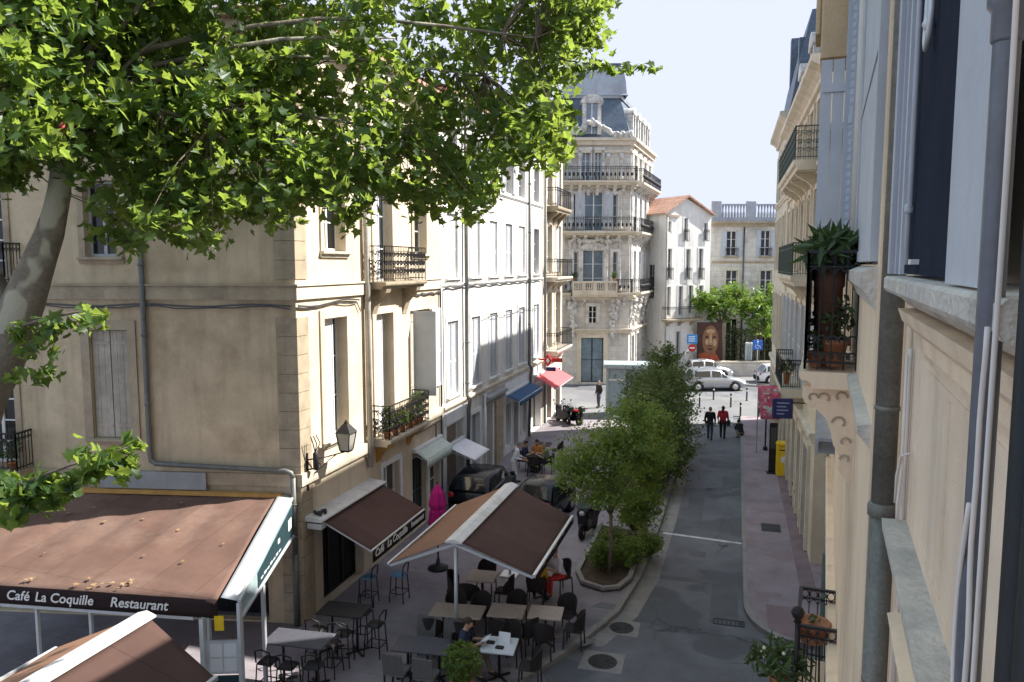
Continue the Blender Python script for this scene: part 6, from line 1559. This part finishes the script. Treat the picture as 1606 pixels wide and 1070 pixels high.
p = G(897, 664, .11); scooter((p.x, p.y, .05), .9, 'dark scooter with a red saddle parked at the far end of the left pavement', 'car_dark', 'lamp_red', False)
p = G(886, 668, .11); scooter((p.x - .3, p.y + .9, .05), .7, 'black scooter without windscreen next to the one with the red saddle', 'black', 'black', False)

# ------------------------------------------------------------------ street furniture
c0 = G(952, 655); t = thing('bus_shelter', (c0.x, c0.y, .0), 'white framed glass bus shelter behind the street trees', 'bus shelter')
Fs = Face((c0.x, c0.y), 10); m = MB(Fs); m.bbox(-.25, 3.2, -.2, 1.6, 2.95, 3.2, .04); m.build('roof', 'shelter', t)
for s, d in ((0, 0), (1.0, 0), (2.95, 0), (0, 1.4), (2.95, 1.4)): m = MB(Fs); m.bbox(s - .07, s + .07, d - .07, d + .07, .0, 2.95, .015); m.build('post', 'shelter', t)
m = MB(Fs); m.box(.1, .9, -.01, .01, .3, 2.9); m.box(.1, 2.85, 1.39, 1.41, .3, 2.9); m.build('glass', 'clear_panel', t); m = MB(Fs); m.box(.07, .93, -.03, .03, 2.2, 2.32); m.box(1.1, 2.8, .9, 1.25, .42, .48); m.build('bench', 'frame_white', t)
def bollard(p, label, mat='iron', h=.95):
    t = thing('bollard', p, label, 'bollard', 'bollards on the plaza')
    m = MB(); m.lathe(p, [(.07, 0), (.07, .08), (.05, .1), (.05, h - .15), (.065, h - .13), (.065, h - .08), (.05, h - .06), (.03, h)], 10); m.build('post', mat, t); m = MB(); m.lathe(p, [(.052, h * .72), (.054, h * .73), (.054, h * .8), (.052, h * .81)], 10); m.build('band', 'paper', t)
for q, lab in (((1161, 656), 'tall dark bollard on the plaza above the crouching child'), ((1171, 630), 'dark bollard with pale band near the white hatchback'), ((1119, 628), 'thin bollard in front of the silver estate car'), ((1190, 657), 'bollard left of the pink banner'), ((1097, 640), 'bollard at the edge of the dark street trees'), ((1146, 640), 'bollard between the two far walkers and the estate car')):
    bollard(G(*q), lab)
def sign_post(p, z, label, build):
    t = thing('road_sign', p, label, 'road sign'); m = MB(); m.tube([p, (p[0], p[1], z)], .035, 8); m.build('post', 'zinc', t); build(t, p); return t
Fc = lambda p: Face((p[0], p[1]), 16.1)
def b1_(t, p):
    F_ = Fc(p); m = MB(F_); m.bbox(-.42, .42, -.07, -.04, 2.75, 3.45, .02); m.build('blue_plate', make_mat('sign_cyan', (.03, .25, .62), .4, .08, 5), t); m = MB(F_)
    for k in range(3): m.box(-.3, .22, -.074, -.071, 2.9 + k * .17, 2.97 + k * .17)
    m.build('lettering', 'paper', t)
    m = MB(F_); m.lathe(F_.W(0, -.06, 2.38), [(.01, -.015), (.3, -.015), (.3, .015), (.01, .015)], 18, Matrix.Rotation(rad(16.1), 3, 'Z') @ Matrix.Rotation(PI / 2, 3, 'X')); r = m.build('red_disc', 'red', t); m = MB(F_); m.box(-.2, .2, -.085, -.078, 2.33, 2.43); m.build('white_bar', 'paper', r)
p = G(1084, 592); sign_post(p, 3.6, 'pole with a blue plate above a red no entry disc, left of the mural', b1_)
def b2_(t, p):
    F_ = Fc(p); m = MB(F_); m.bbox(-.36, .36, -.07, -.04, 2.7, 3.42, .02); m.build('blue_plate', 'sign_blue', t)
    m = MB(F_); m.ball(F_.W(-.02, -.08, 3.28), .06, 8, 5); m.tube([F_.W(-.02, -.08, 3.2), F_.W(.0, -.08, 3.0), F_.W(.14, -.08, 2.98), F_.W(.2, -.08, 2.82)], .03, 6); m.tube([F_.W(-.12, -.08, 3.08), F_.W(-.2, -.08, 2.95), F_.W(-.1, -.08, 2.83), F_.W(.05, -.08, 2.82)], .022, 6); m.build('emblem', 'paper', t)
p = G(1186, 605); sign_post(p, 3.45, 'pole with a blue wheelchair parking sign in front of the dark hedge', b2_)
p = G(1173, 590); t = thing('totem', p, 'tall pale information panel left of the blue parking sign', 'panel'); F_ = Fc(p); m = MB(F_); m.bbox(-.28, .28, -.06, .06, .1, 2.75, .03); m.build('panel', 'shop_white', t); m = MB(F_); m.box(-.2, .2, -.064, -.061, 1.2, 2.5); m.build('poster', 'clear_panel', t)
# mural with a generic face on its wall, low wall, railings and hedge
p = G(1093, 588); Fm = Face((p.x, p.y), 16.1); mw = G(1131, 588); Wm = (Vector(mw) - Vector(p)).length
t = thing('mural_wall', p, 'tall painted wall with a brown and orange face behind the parked cars', 'mural'); zb_, zt_ = 1.1, Fm.px(1110, 508)[1]
m = MB(Fm); m.bbox(0, Wm, .0, .3, 0, zt_ + .1, .02); m.build('wall', 'mural_dark', t)
m = MB(Fm); cx_ = Wm * .52
def ell(m, sx, sz, rx, rz, d, n=18): m.prism([(sx + rx * math.cos(2 * PI * k / n), sz + rz * math.sin(2 * PI * k / n)) for k in range(n)], -d, .002)
hz = (zt_ - zb_); ell(m, cx_, zb_ + hz * .56, Wm * .33, hz * .40, .012); m.build('face', 'mural_face', t)
m = MB(Fm); ell(m, cx_ + .02, zb_ + hz * .58, Wm * .05, hz * .2, .016); ell(m, cx_ - Wm * .14, zb_ + hz * .52, Wm * .07, hz * .08, .016); ell(m, cx_ + Wm * .17, zb_ + hz * .5, Wm * .08, hz * .1, .016); ell(m, cx_, zb_ + hz * .8, Wm * .18, hz * .06, .016); m.build('highlight', 'mural_light', t)
m = MB(Fm); ell(m, cx_ - Wm * .15, zb_ + hz * .65, Wm * .075, hz * .03, .02); ell(m, cx_ + Wm * .15, zb_ + hz * .65, Wm * .075, hz * .03, .02); ell(m, cx_, zb_ + hz * .33, Wm * .11, hz * .03, .02); ell(m, cx_, zb_ + hz * .42, Wm * .06, hz * .02, .02); m.build('features', 'mural_dark', t)
m = MB(Fm); m.prism([(0.1, zb_), (Wm - .1, zb_), (Wm * .72, zb_ + hz * .26), (Wm * .3, zb_ + hz * .24), (.12, zb_ + hz * .2)], -.008, .002); m.build('neck', 'mural_red', t)
p = G(1098, 589); Fw = Face((p.x, p.y - 1.0), 16.1)
t = thing('low_wall', (p.x, p.y, 0), 'low pale stone wall with iron railing in front of the mural and hedge', 'wall')
m = MB(Fw); m.bbox(0, 11, 0, .35, 0, 1.15, .04); m.build('wall', 'ashlar', t); m = MB(Fw); m.bbox(-.05, 11, -.06, .41, 1.153, 1.28, .03); m.build('coping', 'stone_pale', t)
r = MB(Fw); rail_run(r, Fw.W(3.4, .18, 0), Fw.W(11, .18, 0), 1.28, 2.6, 'plain', .16, .014); r.build('railing', 'iron', t)
# right hand pavement: post box, hanging sign, banner, board, plants
p = G(1228, 745, .12); F_ = Face((p.x, p.y), 3); t = thing('post_box', p, 'bright yellow post box standing on the right pavement', 'post box')
m = MB(F_); m.bbox(-.3, .3, -.2, .25, .13, 1.42, .04); m.build('body', 'yellow', t); m = MB(F_); m.bbox(-.32, .32, -.23, .27, 1.423, 1.55, .05); m.build('lid', 'yellow', t); m = MB(F_); m.box(-.2, .2, -.206, -.198, 1.2, 1.25); m.build('slot', 'black', t); m = MB(F_); m.box(-.12, .12, -.205, -.199, .7, .95); m.build('plate', 'paper', t)
p = FR3.W(20 - 26.5, 0, 4.4); t = thing('hanging_sign', p, 'dark blue square sign hanging out over the right pavement', 'sign'); F_ = Face((1.35, 26.5), 6)
zc_ = 4.25; m = MB(F_); m.bbox(0, .66, -.06, .06, zc_ - .33, zc_ + .33, .03); m.build('box', 'navy_sign', t); m = MB(F_); m.bar(F_.W(.66, 0, zc_ + .2), F_.W(1.1, 0, zc_ + .2), .04); m.build('bracket', 'iron', t)
m = MB(F_)
for k in range(4): m.box(.14, .14 + (.4, .3, .36, .24)[k], -.064, -.061, zc_ + .17 - k * .12, zc_ + .21 - k * .12)
m.build('lettering', make_mat('sign_text', (.3, .32, .55), .6, .05, 5), t)
F_ = Face((1.22, 37.4), 4); t = thing('banner', (1.22, 37.4, 2), 'pink and white patterned banner hanging at the end of the right pavement', 'banner')
m = MB(F_); m.sheet(F_.W(0, 0, 3.35), F_.W(1.1, 0, 3.35), F_.W(1.1, 0, 1.75), F_.W(.18, 0, 1.75), .01, 10, 8, 0, .02, 2); m.build('cloth', 'pink', t)
m = MB(F_)
for k in range(22): m.ball(F_.W(.2 + R_.random() * .8, -.02, 1.9 + R_.random() * 1.3), 1, 8, 4, (R_.uniform(.04, .1), .012, R_.uniform(.03, .1)))
m.build('pattern', 'white_cloth', t)
m = MB(F_); m.bar(F_.W(-.05, .02, 3.38), F_.W(1.15, .02, 3.38), .04); m.bar(F_.W(.05, .02, .12), F_.W(.05, .02, 3.4), .05); m.build('frame', 'zinc', t)
p = G(1211, 742, .12); F_ = Face((p.x, p.y), 8); t = thing('menu_board', p, 'tall narrow black board standing beside the yellow post box', 'board'); m = MB(F_); m.bbox(-.16, .16, -.05, .05, .12, 2.3, .02); m.build('board', 'black', t)
m = MB(F_); m.box(-.12, .12, -.054, -.051, 1.2, 2.1); m.build('notice', 'pipe_dark', t); m = MB(F_); m.bbox(-.25, .25, -.2, .2, .122, .16, .02); m.build('foot', 'black', t)
p = G(1200, 706, .12); t = thing('lamp_post', p, 'thin dark street post at the right kerb beside the pink banner', 'post'); m = MB(); m.tube([p, (p.x, p.y, 2.6)], .04, 8); m.lathe(p, [(.11, 0), (.11, .12), (.05, .2)], 10); m.build('post', 'iron', t); m = MB(); m.ball((p.x, p.y, 2.65), .06, 8, 5); m.build('cap', 'iron', t)
for q, h, lab, kw in (((1246, 752), .55, 'dark spiky plant in a black pot on the right pavement', dict(pot='black', shape='needle', size=.45, n=60, ph=.5, pr=.2)), ((1256, 768), .35, 'small plant in a terracotta pot beside the black cafe table on the right pavement', dict(n=70, size=.1, pr=.16, ph=.35))):
    c = G(q[0], q[1], .12); pot_plant((c.x, c.y, .122), h, .28, lab, group='pots on the right pavement', **kw)
c = G(1255, 790, .12); ct2 = table('black cafe table against the right hand shop fronts', .6, .6, 'black', .72, 'tables on the right pavement'); ct2.location = (c.x, c.y, .122)
dup(proto, (c.x - .05, c.y - .55, .122), .3, 'black chair at the cafe table on the right pavement')
# near balcony below: bowl and flowering plant
pot_plant(FR2.W(-10.2, -.28, 4.17), .1, .1, 'wide terracotta bowl on a stand in the lower right balcony', n=25, size=.06, pr=.21, ph=.26, name='planter_bowl', cat='planter')
st_ = MB(FR2)
for k in range(3): a = k * 2.1; st_.tube([FR2.W(-10.2 + .16 * math.cos(a), -.28 + .12 * math.sin(a), 3.426), FR2.W(-10.2 + .1 * math.cos(a), -.28 + .1 * math.sin(a), 4.17)], .012, 6)
tag(st_.build('plant_stand', 'iron'), 'thin iron stand under the terracotta bowl on the lower right balcony', 'stand')
pot_plant(FR2.W(-10.05, -.66, 3.5), .42, .42, 'long leaved plant with pale flowers spilling over the lower right balcony', n=230, size=.2, shape='needle', flowers='petal', pr=.13, ph=.2, up=.25)
pot_plant(FR3.W(20 - 28.5, -.5, 4.78), .5, .3, 'grey green plant on the first floor balcony beyond the hanging sign', n=200, size=.12, ph=.4)

# ------------------------------------------------------------------ planting beds and street trees
def bed(poly, label_, name='planting_bed'):
    m = MB(); m.slab(poly, .112, .17); o = m.build('planting_bed', 'soil', None, 'structure')
    k = kerb_strip(poly + [poly[0]], .112, .25, -.13, '', ''); k.build('bed_kerb', 'kerb', None, 'structure')
bed([(-2.52, 20.9), (-2.45, 24.6), (-4.15, 25.0), (-4.15, 21.0), (-3.85, 20.25), (-3.2, 19.95), (-2.75, 20.2)], '')
bed([(-2.5, 28.6), (-2.45, 40.8), (-4.6, 41), (-4.6, 28.8)], '')
def tree(base, label, crown, leaf, n, size, trunk_r=.05, forks=5, cat='tree', name='street_tree', group='trees in the street beds', shape='oval', top=None, up=.35):
    """crown: list of (centre, radii, share)"""
    t = thing(name, base, label, cat, group); b = Vector(base)
    m = MB(); tot = sum(c[2] for c in crown); P = []
    zt_ = min(c[0][2] - c[1][2] * .4 for c in crown); cc = sum((Vector(c[0]) for c in crown), Vector()) / len(crown)
    fk = Vector((b.x * .7 + cc.x * .3, b.y * .7 + cc.y * .3, b.z + (zt_ - b.z) * .75))
    m.tube([b, b.lerp(fk, .5) + Vector((.04, .02, 0)), fk], [trunk_r * 1.2, trunk_r, trunk_r * .85], 8)
    tw = MB()
    for c, r, sh in crown:
        c = Vector(c); m.tube([fk - Vector((0, 0, .1)), fk.lerp(c, .45) + Vector((R_.uniform(-.1, .1), R_.uniform(-.1, .1), .05)), c], [trunk_r * .7, trunk_r * .5, trunk_r * .25], 6)
        k = int(n * sh / tot); ncl = max(4, int(k / 38))
        for _ in range(ncl):
            v = Vector((R_.gauss(0, 1), R_.gauss(0, 1), R_.gauss(0, 1))).normalized() * (R_.random() ** .4)
            q = Vector((c.x + v.x * r[0], c.y + v.y * r[1], c.z + v.z * r[2]))
            if q.z < b.z + .15: q.z = b.z + .15 + R_.random() * .3
            if R_.random() < .5: m.tube([c.lerp(q, .1), c.lerp(q, .6) + Vector((0, 0, .06)), q], [trunk_r * .22, trunk_r * .16, trunk_r * .08], 4, False)
            d = (q - c).normalized(); L = R_.uniform(.2, .5) * (r[0] / 1.2 + .3)
            for j in range(38):
                u = R_.gauss(0, .5); P.append(q + d * u * L + Vector((R_.gauss(0, .11), R_.gauss(0, .11), R_.gauss(0, .09) + .12 * u)) * (r[0] * .5 + .5))
    m.build('trunk', 'bark_small', t); leafy(P, size, shape, up).build('crown', leaf, t)
    return t
b = G(955, 903, .17); c = lambda px, py, dp: AT(px, py, dp)
tree(b, 'small olive green street tree with a thin forked trunk nearest the camera', [((c(958, 700, 20.6)), (1.0, 1.0, .75), 3), (c(905, 735, 20.2), (.6, .7, .5), 1.3), (c(1010, 700, 20.8), (.65, .8, .7), 1.6), (c(950, 770, 20.4), (.8, .8, .45), 1.5), (c(985, 650, 21.0), (.5, .6, .4), .7)], 'shrub_leaf', 12500, .095, .055)
tree(G(1010, 858, .17), 'second olive tree just behind the small forked one', [(c(1015, 720, 22.8), (.8, .9, .9), 2), (c(1000, 790, 22.6), (.7, .8, .6), 1.5), (c(1030, 660, 23.2), (.5, .7, .5), .8)], 'shrub_leaf', 8500, .1, .05)
tree((-3.4, 30.5, .17), 'dense dark street tree in the middle of the far bed', [(c(1035, 655, 31.0), (1.2, 1.3, 1.1), 2), (c(1045, 720, 30.5), (1.1, 1.3, .9), 1.6), (c(1000, 640, 31.5), (.9, 1.0, .8), 1)], 'shrub_dark', 10500, .12, .07)
tree((-3.5, 34, .17), 'tall dark street tree near the far end of the bed', [(c(1040, 615, 34.5), (1.3, 1.4, 1.3), 2), (c(1050, 680, 34.0), (1.2, 1.4, 1.1), 1.6)], 'shrub_dark', 8500, .13, .08)
tree((-3.6, 38, .17), 'tallest dark street tree rising in front of the bus shelter', [(c(1035, 590, 38.5), (1.25, 1.4, 1.1), 1.6), (c(1045, 563, 38.5), (.7, .9, .7), .7), (c(1005, 612, 38.0), (1.0, 1.0, .8), 1), (c(1045, 640, 38), (1.35, 1.4, 1.2), 1.6)], 'shrub_dark', 9500, .14, .09)
def shrub(base, r, h, n, leaf, size, label, group, name='shrub', shape='oval'):
    t = thing(name, base, label, 'shrub', group); b = Vector(base); m = MB(); P = []
    for k in range(int(n / 30)):
        a = R_.random() * 2 * PI; q = r * R_.random() ** .6; tip = b + Vector((q * math.cos(a), q * math.sin(a), h * (1 - .5 * (q / r) ** 2) * R_.uniform(.45, 1)))
        m.tube([b + Vector((.2 * q * math.cos(a), .2 * q * math.sin(a), 0)), b.lerp(tip, .6) + Vector((0, 0, .08)), tip], [.012, .008, .004], 4, False)
        for j in range(30): u = R_.random() ** .6; P.append(b.lerp(tip, u) + Vector((R_.gauss(0, .07), R_.gauss(0, .07), R_.gauss(0, .06) + .03)))
    m.build('stem', 'bark_small', t); leafy(P, size, shape, .4).build('foliage', leaf, t); return t
g_ = 'shrubs at the foot of the street trees'
for q, r, h, n, lf, lab in (((945, 890), .55, 1.0, 1500, 'bush_leaf', 'bright yellow green shrub left of the thin forked trunk'), ((985, 888), .6, .95, 1500, 'shrub_leaf', 'olive shrub right of the thin forked trunk'), ((1015, 870), .55, .9, 1300, 'shrub_leaf', 'low olive shrub at the road side of the bed'), ((958, 868), .6, 1.05, 1300, 'bush_leaf', 'light green shrub behind the thin forked trunk'), ((1000, 835), .7, 1.2, 1500, 'shrub_dark', 'dark shrub deep in the near bed')):
    shrub(G(q[0], q[1], .17), r, h, n, lf, .1, lab, g_)
for i, (x, y) in enumerate(((-2.9, 29.3), (-3.9, 29.2), (-2.9, 32), (-3.0, 36))): shrub((x, y, .17), .75, 1.5, 1500, 'shrub_dark', .12, ('dark bushy shrub at the near end of the far bed, road side', 'dark bushy shrub at the near end of the far bed, pavement side', 'dark shrub under the dense trees of the far bed', 'dark shrub below the tallest street tree')[i], 'dark shrubs in the far bed')
b = G(725, 1095, .112); pot_plant((b.x, b.y, .112), .75, .42, 'bright green leafy shrub in a pot at the bottom edge of the terrace', n=900, size=.1, pr=.24, ph=.42, leaf='bush_leaf', name='potted_shrub', cat='shrub')
# plaza trees beyond the cars
def ptree(px, pyb, lab, crown, n):
    p = G(px, pyb); tree(p, lab, crown, 'far_leaf', n, .26, .16, group='trees on the plaza', name='plaza_tree', up=.5)
c = lambda px, py, dp=63: AT(px, py, dp)
ptree(1130, 578, 'bright green round plaza tree in front of the mural', [(c(1125, 478), (2.0, 2., 1.3), 2), (c(1150, 465), (1.7, 2., 1.1), 1.5), (c(1105, 468, 62), (1.0, 1.3, .7), .8)], 4600)
ptree(1185, 580, 'bright green plaza tree beside the far right houses', [(c(1185, 480), (2.0, 2., 1.4), 2), (c(1210, 475, 64), (1.7, 2, 1.3), 1.5), (c(1205, 515), (1.6, 2, 1.1), 1.2)], 5000)
t = thing('hedge', G(1185, 577), 'dark clipped hedge behind the railing at the plaza edge', 'hedge'); P = []
pH = G(1185, 577); Fh = Face((pH.x, pH.y), 16.1)
for k in range(3800): P.append(Vector(Fh.W(R_.uniform(-2.6, 4.5), R_.uniform(-.1, .9), .3 + 3.2 * R_.random())))
leafy(P, .2, 'oval', .3).build('foliage', 'shrub_dark', t); m = MB(Fh)
for k in range(9): m.tube([Fh.W(-2.4 + k * .8, .4, 0), Fh.W(-2.4 + k * .8, .4, 2.8)], .03, 5)
m.build('stem', 'bark_small', t)
# ------------------------------------------------------------------ the plane tree
TR = random.Random(23)
c = lambda px, py, dp: AT(px, py, dp)
tb_ = c(-150, 1260, 10.3); tb_.z = 0
t = thing('plane_tree', tb_, 'large leafy plane tree with mottled leaning trunk filling the upper left', 'tree')
tp = [tb_, c(-115, 900, 10.2), c(-50, 680, 10.0), c(18, 520, 9.9), c(66, 400, 9.9), c(92, 300, 10.0), c(98, 190, 10.1), c(110, 60, 10.3), c(150, -160, 10.6)]
fork2 = [c(18, 520, 9.9), c(-30, 400, 10.4), c(-90, 240, 10.9), c(-160, 40, 11.4)]
m = MB()
def fine(P, R, s=3):
    Q = []; W_ = []
    for i in range(len(P) - 1):
        for k in range(s):
            u = k / s; p0 = P[max(i - 1, 0)]; p1 = P[i]; p2 = P[i + 1]; p3 = P[min(i + 2, len(P) - 1)]
            q = .5 * ((2 * p1) + (p2 - p0) * u + (2 * p0 - 5 * p1 + 4 * p2 - p3) * u * u + (3 * p1 - p0 - 3 * p2 + p3) * u ** 3)
            Q.append(q + Vector((TR.gauss(0, .012), TR.gauss(0, .012), 0))); W_.append((R[i] * (1 - u) + R[i + 1] * u) * TR.uniform(.95, 1.06))
    Q.append(P[-1]); W_.append(R[-1]); return Q, W_
Q, W_ = fine(tp, [.42, .36, .31, .27, .195, .135, .1, .08, .05]); m.tube(Q, W_, 14)
Q, W_ = fine(fork2, [.2, .15, .12, .06]); m.tube(Q, W_, 10)
LOW = [(-320, 300), (-60, 330), (0, 300), (20, 330), (60, 265), (100, 285), (150, 310), (185, 425), (215, 425), (240, 385), (285, 395), (330, 415), (355, 345), (400, 365), (450, 385), (480, 335), (515, 345), (548, 395), (600, 335), (650, 345), (690, 350), (735, 365), (765, 315), (785, 255), (830, 290), (850, 235), (872, 280), (893, 240), (885, 185), (905, 120), (935, 100), (965, 90)]
def low(x):
    for (x0, y0), (x1, y1) in zip(LOW, LOW[1:]):
        if x0 <= x <= x1: return y0 + (y1 - y0) * (x - x0) / (x1 - x0)
    return 80
limbs = []
for a in ((40, 120), (250, 60), (330, 200), (470, 100), (480, 250), (620, 60), (640, 210), (760, 120), (840, 60), (130, -120), (420, -90), (700, -60), (-120, 150), (-60, -60), (300, -240), (560, -220)):
    x, y = a; dp = 9.2 + 3.4 * max(0, x) / 900 + TR.uniform(-.5, .5); e = c(x, y, dp)
    s = tp[5].lerp(tp[7], TR.random()); mid = s.lerp(e, .5) + Vector((0, 0, .25 + .3 * TR.random()))
    Q, W_ = fine([s, mid, e], [.055, .032, .014], 4); m.tube(Q, W_, 7); limbs.append((s, mid, e))
pts = []; tw = MB()
def near_limb(p):
    best = None
    for s, mid, e in limbs:
        for k in range(13):
            u = k / 12; q = s.lerp(mid, u * 2) if u < .5 else mid.lerp(e, u * 2 - 1)
            d = (q - p).length + TR.random() * .9
            if best is None or d < best[0]: best = (d, q)
    return best[1]
def cluster(p, n, r, drop=.0, twig=True):
    if twig and TR.random() < .6: q = near_limb(p); tw.tube([q, q.lerp(p, .55) + Vector((0, 0, .15)), p], [.012, .008, .004], 4, False)
    for _ in range(n):
        v = Vector((TR.gauss(0, 1), TR.gauss(0, 1), TR.gauss(0, .8))).normalized() * (r * TR.random() ** .5); v.z -= drop * TR.random(); pts.append(p + v)
n = 0
while n < 1050:
    x = TR.uniform(-420, 975); y = TR.uniform(-330, 420)
    lim = low(x) - 34
    dp = 8.0 + 4.0 * max(0, x) / 900 + TR.random() ** .8 * 3.6
    r = .42; rp = r * 1200 / dp
    if y + rp * .55 > lim: continue
    if x > 880 - .0 * y and y + rp < 20 and x + rp > 985: continue
    if y < 0 and TR.random() < .35: continue
    if x > 480 and TR.random() < .4: continue
    hz_ = c(x, y, dp)
    cluster(hz_, TR.randint(30, 50), TR.uniform(.3, .5), .22); n += 1
# hanging sprays along the lower edge
for x in range(-40, 900, 17):
    y = low(x) - TR.uniform(30, 62); dp = 8.6 + 4.0 * max(0, x) / 900 + TR.uniform(-.4, 1.6); cluster(c(x, y, dp), 20, .2 + .05 * TR.random(), .12)
for k in range(60): cluster(c(TR.uniform(840, 950), TR.uniform(-90, 75), 12.4 + TR.uniform(-1, 1.6)), 24, .33, .15)
for k in range(80):
    x = TR.uniform(590, 890); y = low(x) - 18 - TR.random() ** 1.3 * 130; cluster(c(x, y, 12.2 + TR.uniform(-1, 1.5)), 20, .3, .15)
for k in range(9): cluster(c(905 + k * 15, 108 - 3 * math.sin(k), 12.6), 9 - k // 2, .13, .03, False)
b1m = MB(); b1m.tube([c(800, 60, 12.6), c(860, 90, 12.6), c(940, 103, 12.6), c(1035, 107, 12.6)], [.02, .016, .01, .004], 5); b1m.build('branch', 'bark_small', t)
# low sprays at the left
br = [c(10, 520, 9.6), c(70, 500, 9.2), c(120, 490, 9.0), c(160, 494, 8.9)]
b1m = MB(); b1m.tube(br, [.03, .02, .012, .004], 6); b1m.build('branch', 'bark_small', t)
for k in range(16): u = TR.random(); q = br[0].lerp(br[3], u); cluster(q + Vector((TR.gauss(0, .06), TR.gauss(0, .08), .05 - .2 * TR.random() * (1 - u))), TR.randint(4, 10), .07 + .07 * TR.random(), .14, False)
for k in range(9): cluster(c(35 + TR.uniform(-20, 50), 520 + TR.random() * 70, 9.3), 6, .13, .12, False)
br = [c(-60, 830, 8.8), c(30, 760, 8.4), c(110, 730, 8.2), c(200, 702, 8.1)]
b1m = MB(); b1m.tube([c(-110, 900, 10.2)] + br, [.06, .035, .022, .014, .004], 6); b1m.build('branch', 'bark_small', t)
for k in range(30): u = TR.random() ** .8; i = min(2, int(u * 3)); q = br[i].lerp(br[i + 1], u * 3 - i); cluster(q + Vector((TR.gauss(0, .1), TR.gauss(0, .12), TR.gauss(0, .07) - .03 - .28 * TR.random() * (1 - u))), TR.randint(4, 12), .06 + .1 * TR.random(), .14, False)
for k in range(22): cluster(c(TR.uniform(-60, 100), 745 + TR.random() * 45, 8.4), 8, .14, .1, False)
m.build('trunk', 'bark', t); tw.build('twig', 'bark_small', t)
leafy(pts, .148, 'plane', .42, None, .42, TR, .5).build('crown', 'plane_leaf', t)
m = MB(); p = c(97, 198, 9.3); m.lathe(p, [(.02, -.1), (.045, -.08), (.05, .0), (.04, .06), (.01, .09)], 8); tag(m.build('bird_feeder', 'awn_red'), 'small orange red tag hanging on a branch of the plane tree', 'tag')
print('leaves', len(pts))

# ------------------------------------------------------------------ light, sky, camera
sc = bpy.context.scene
AZ, EL = rad(60), rad(44)
su = Vector((math.sin(AZ) * math.cos(EL), math.cos(AZ) * math.cos(EL), math.sin(EL)))
sl = bpy.data.lights.new('sun', 'SUN'); sl.energy = 2.35; sl.angle = rad(.53); sl.color = (1, .955, .88)
so = bpy.data.objects.new('sun', sl); C.objects.link(so); so.rotation_euler = su.to_track_quat('Z', 'Y').to_euler(); so.location = (20, 20, 40)
w = bpy.data.worlds.new('World'); sc.world = w; w.use_nodes = True; nt = w.node_tree
sky = nt.nodes.new('ShaderNodeTexSky'); sky.sky_type = 'NISHITA'; sky.sun_disc = False; sky.sun_elevation = EL; sky.sun_rotation = AZ
sky.air_density = 1.0; sky.dust_density = 1.0; sky.ozone_density = 2.0
bg = nt.nodes['Background']; bg.inputs['Strength'].default_value = .15; mx = nt.nodes.new('ShaderNodeMix'); mx.data_type = 'RGBA'; mx.blend_type = 'DARKEN'; mx.inputs[0].default_value = 1; mx.inputs[7].default_value = (1.10, 1.19, 1.5, 1)
nt.links.new(sky.outputs[0], mx.inputs[6]); nt.links.new(mx.outputs[2], bg.inputs['Color'])
cam = bpy.data.cameras.new('camera'); cam.sensor_width = 36; cam.lens = 36 * FPX / 1606; cam.clip_start = .05; cam.clip_end = 2000
co = bpy.data.objects.new('camera', cam); C.objects.link(co); co.location = (0, 0, HGT); co.rotation_euler = (PI / 2 - PIT, 0, YAW)
sc.camera = co
vs = sc.view_settings; sc.display_settings.display_device = 'sRGB'; vs.view_transform = 'Standard'; vs.look = 'None'; vs.exposure = 2.34; vs.gamma = 1; vs.use_curve_mapping = False
sc.render.engine = 'CYCLES'; cy = sc.cycles; cy.use_denoising = True; cy.max_bounces = 6; cy.diffuse_bounces = 4; cy.glossy_bounces = 2; cy.transmission_bounces = 4; cy.transparent_max_bounces = 4; cy.sample_clamp_indirect = 8
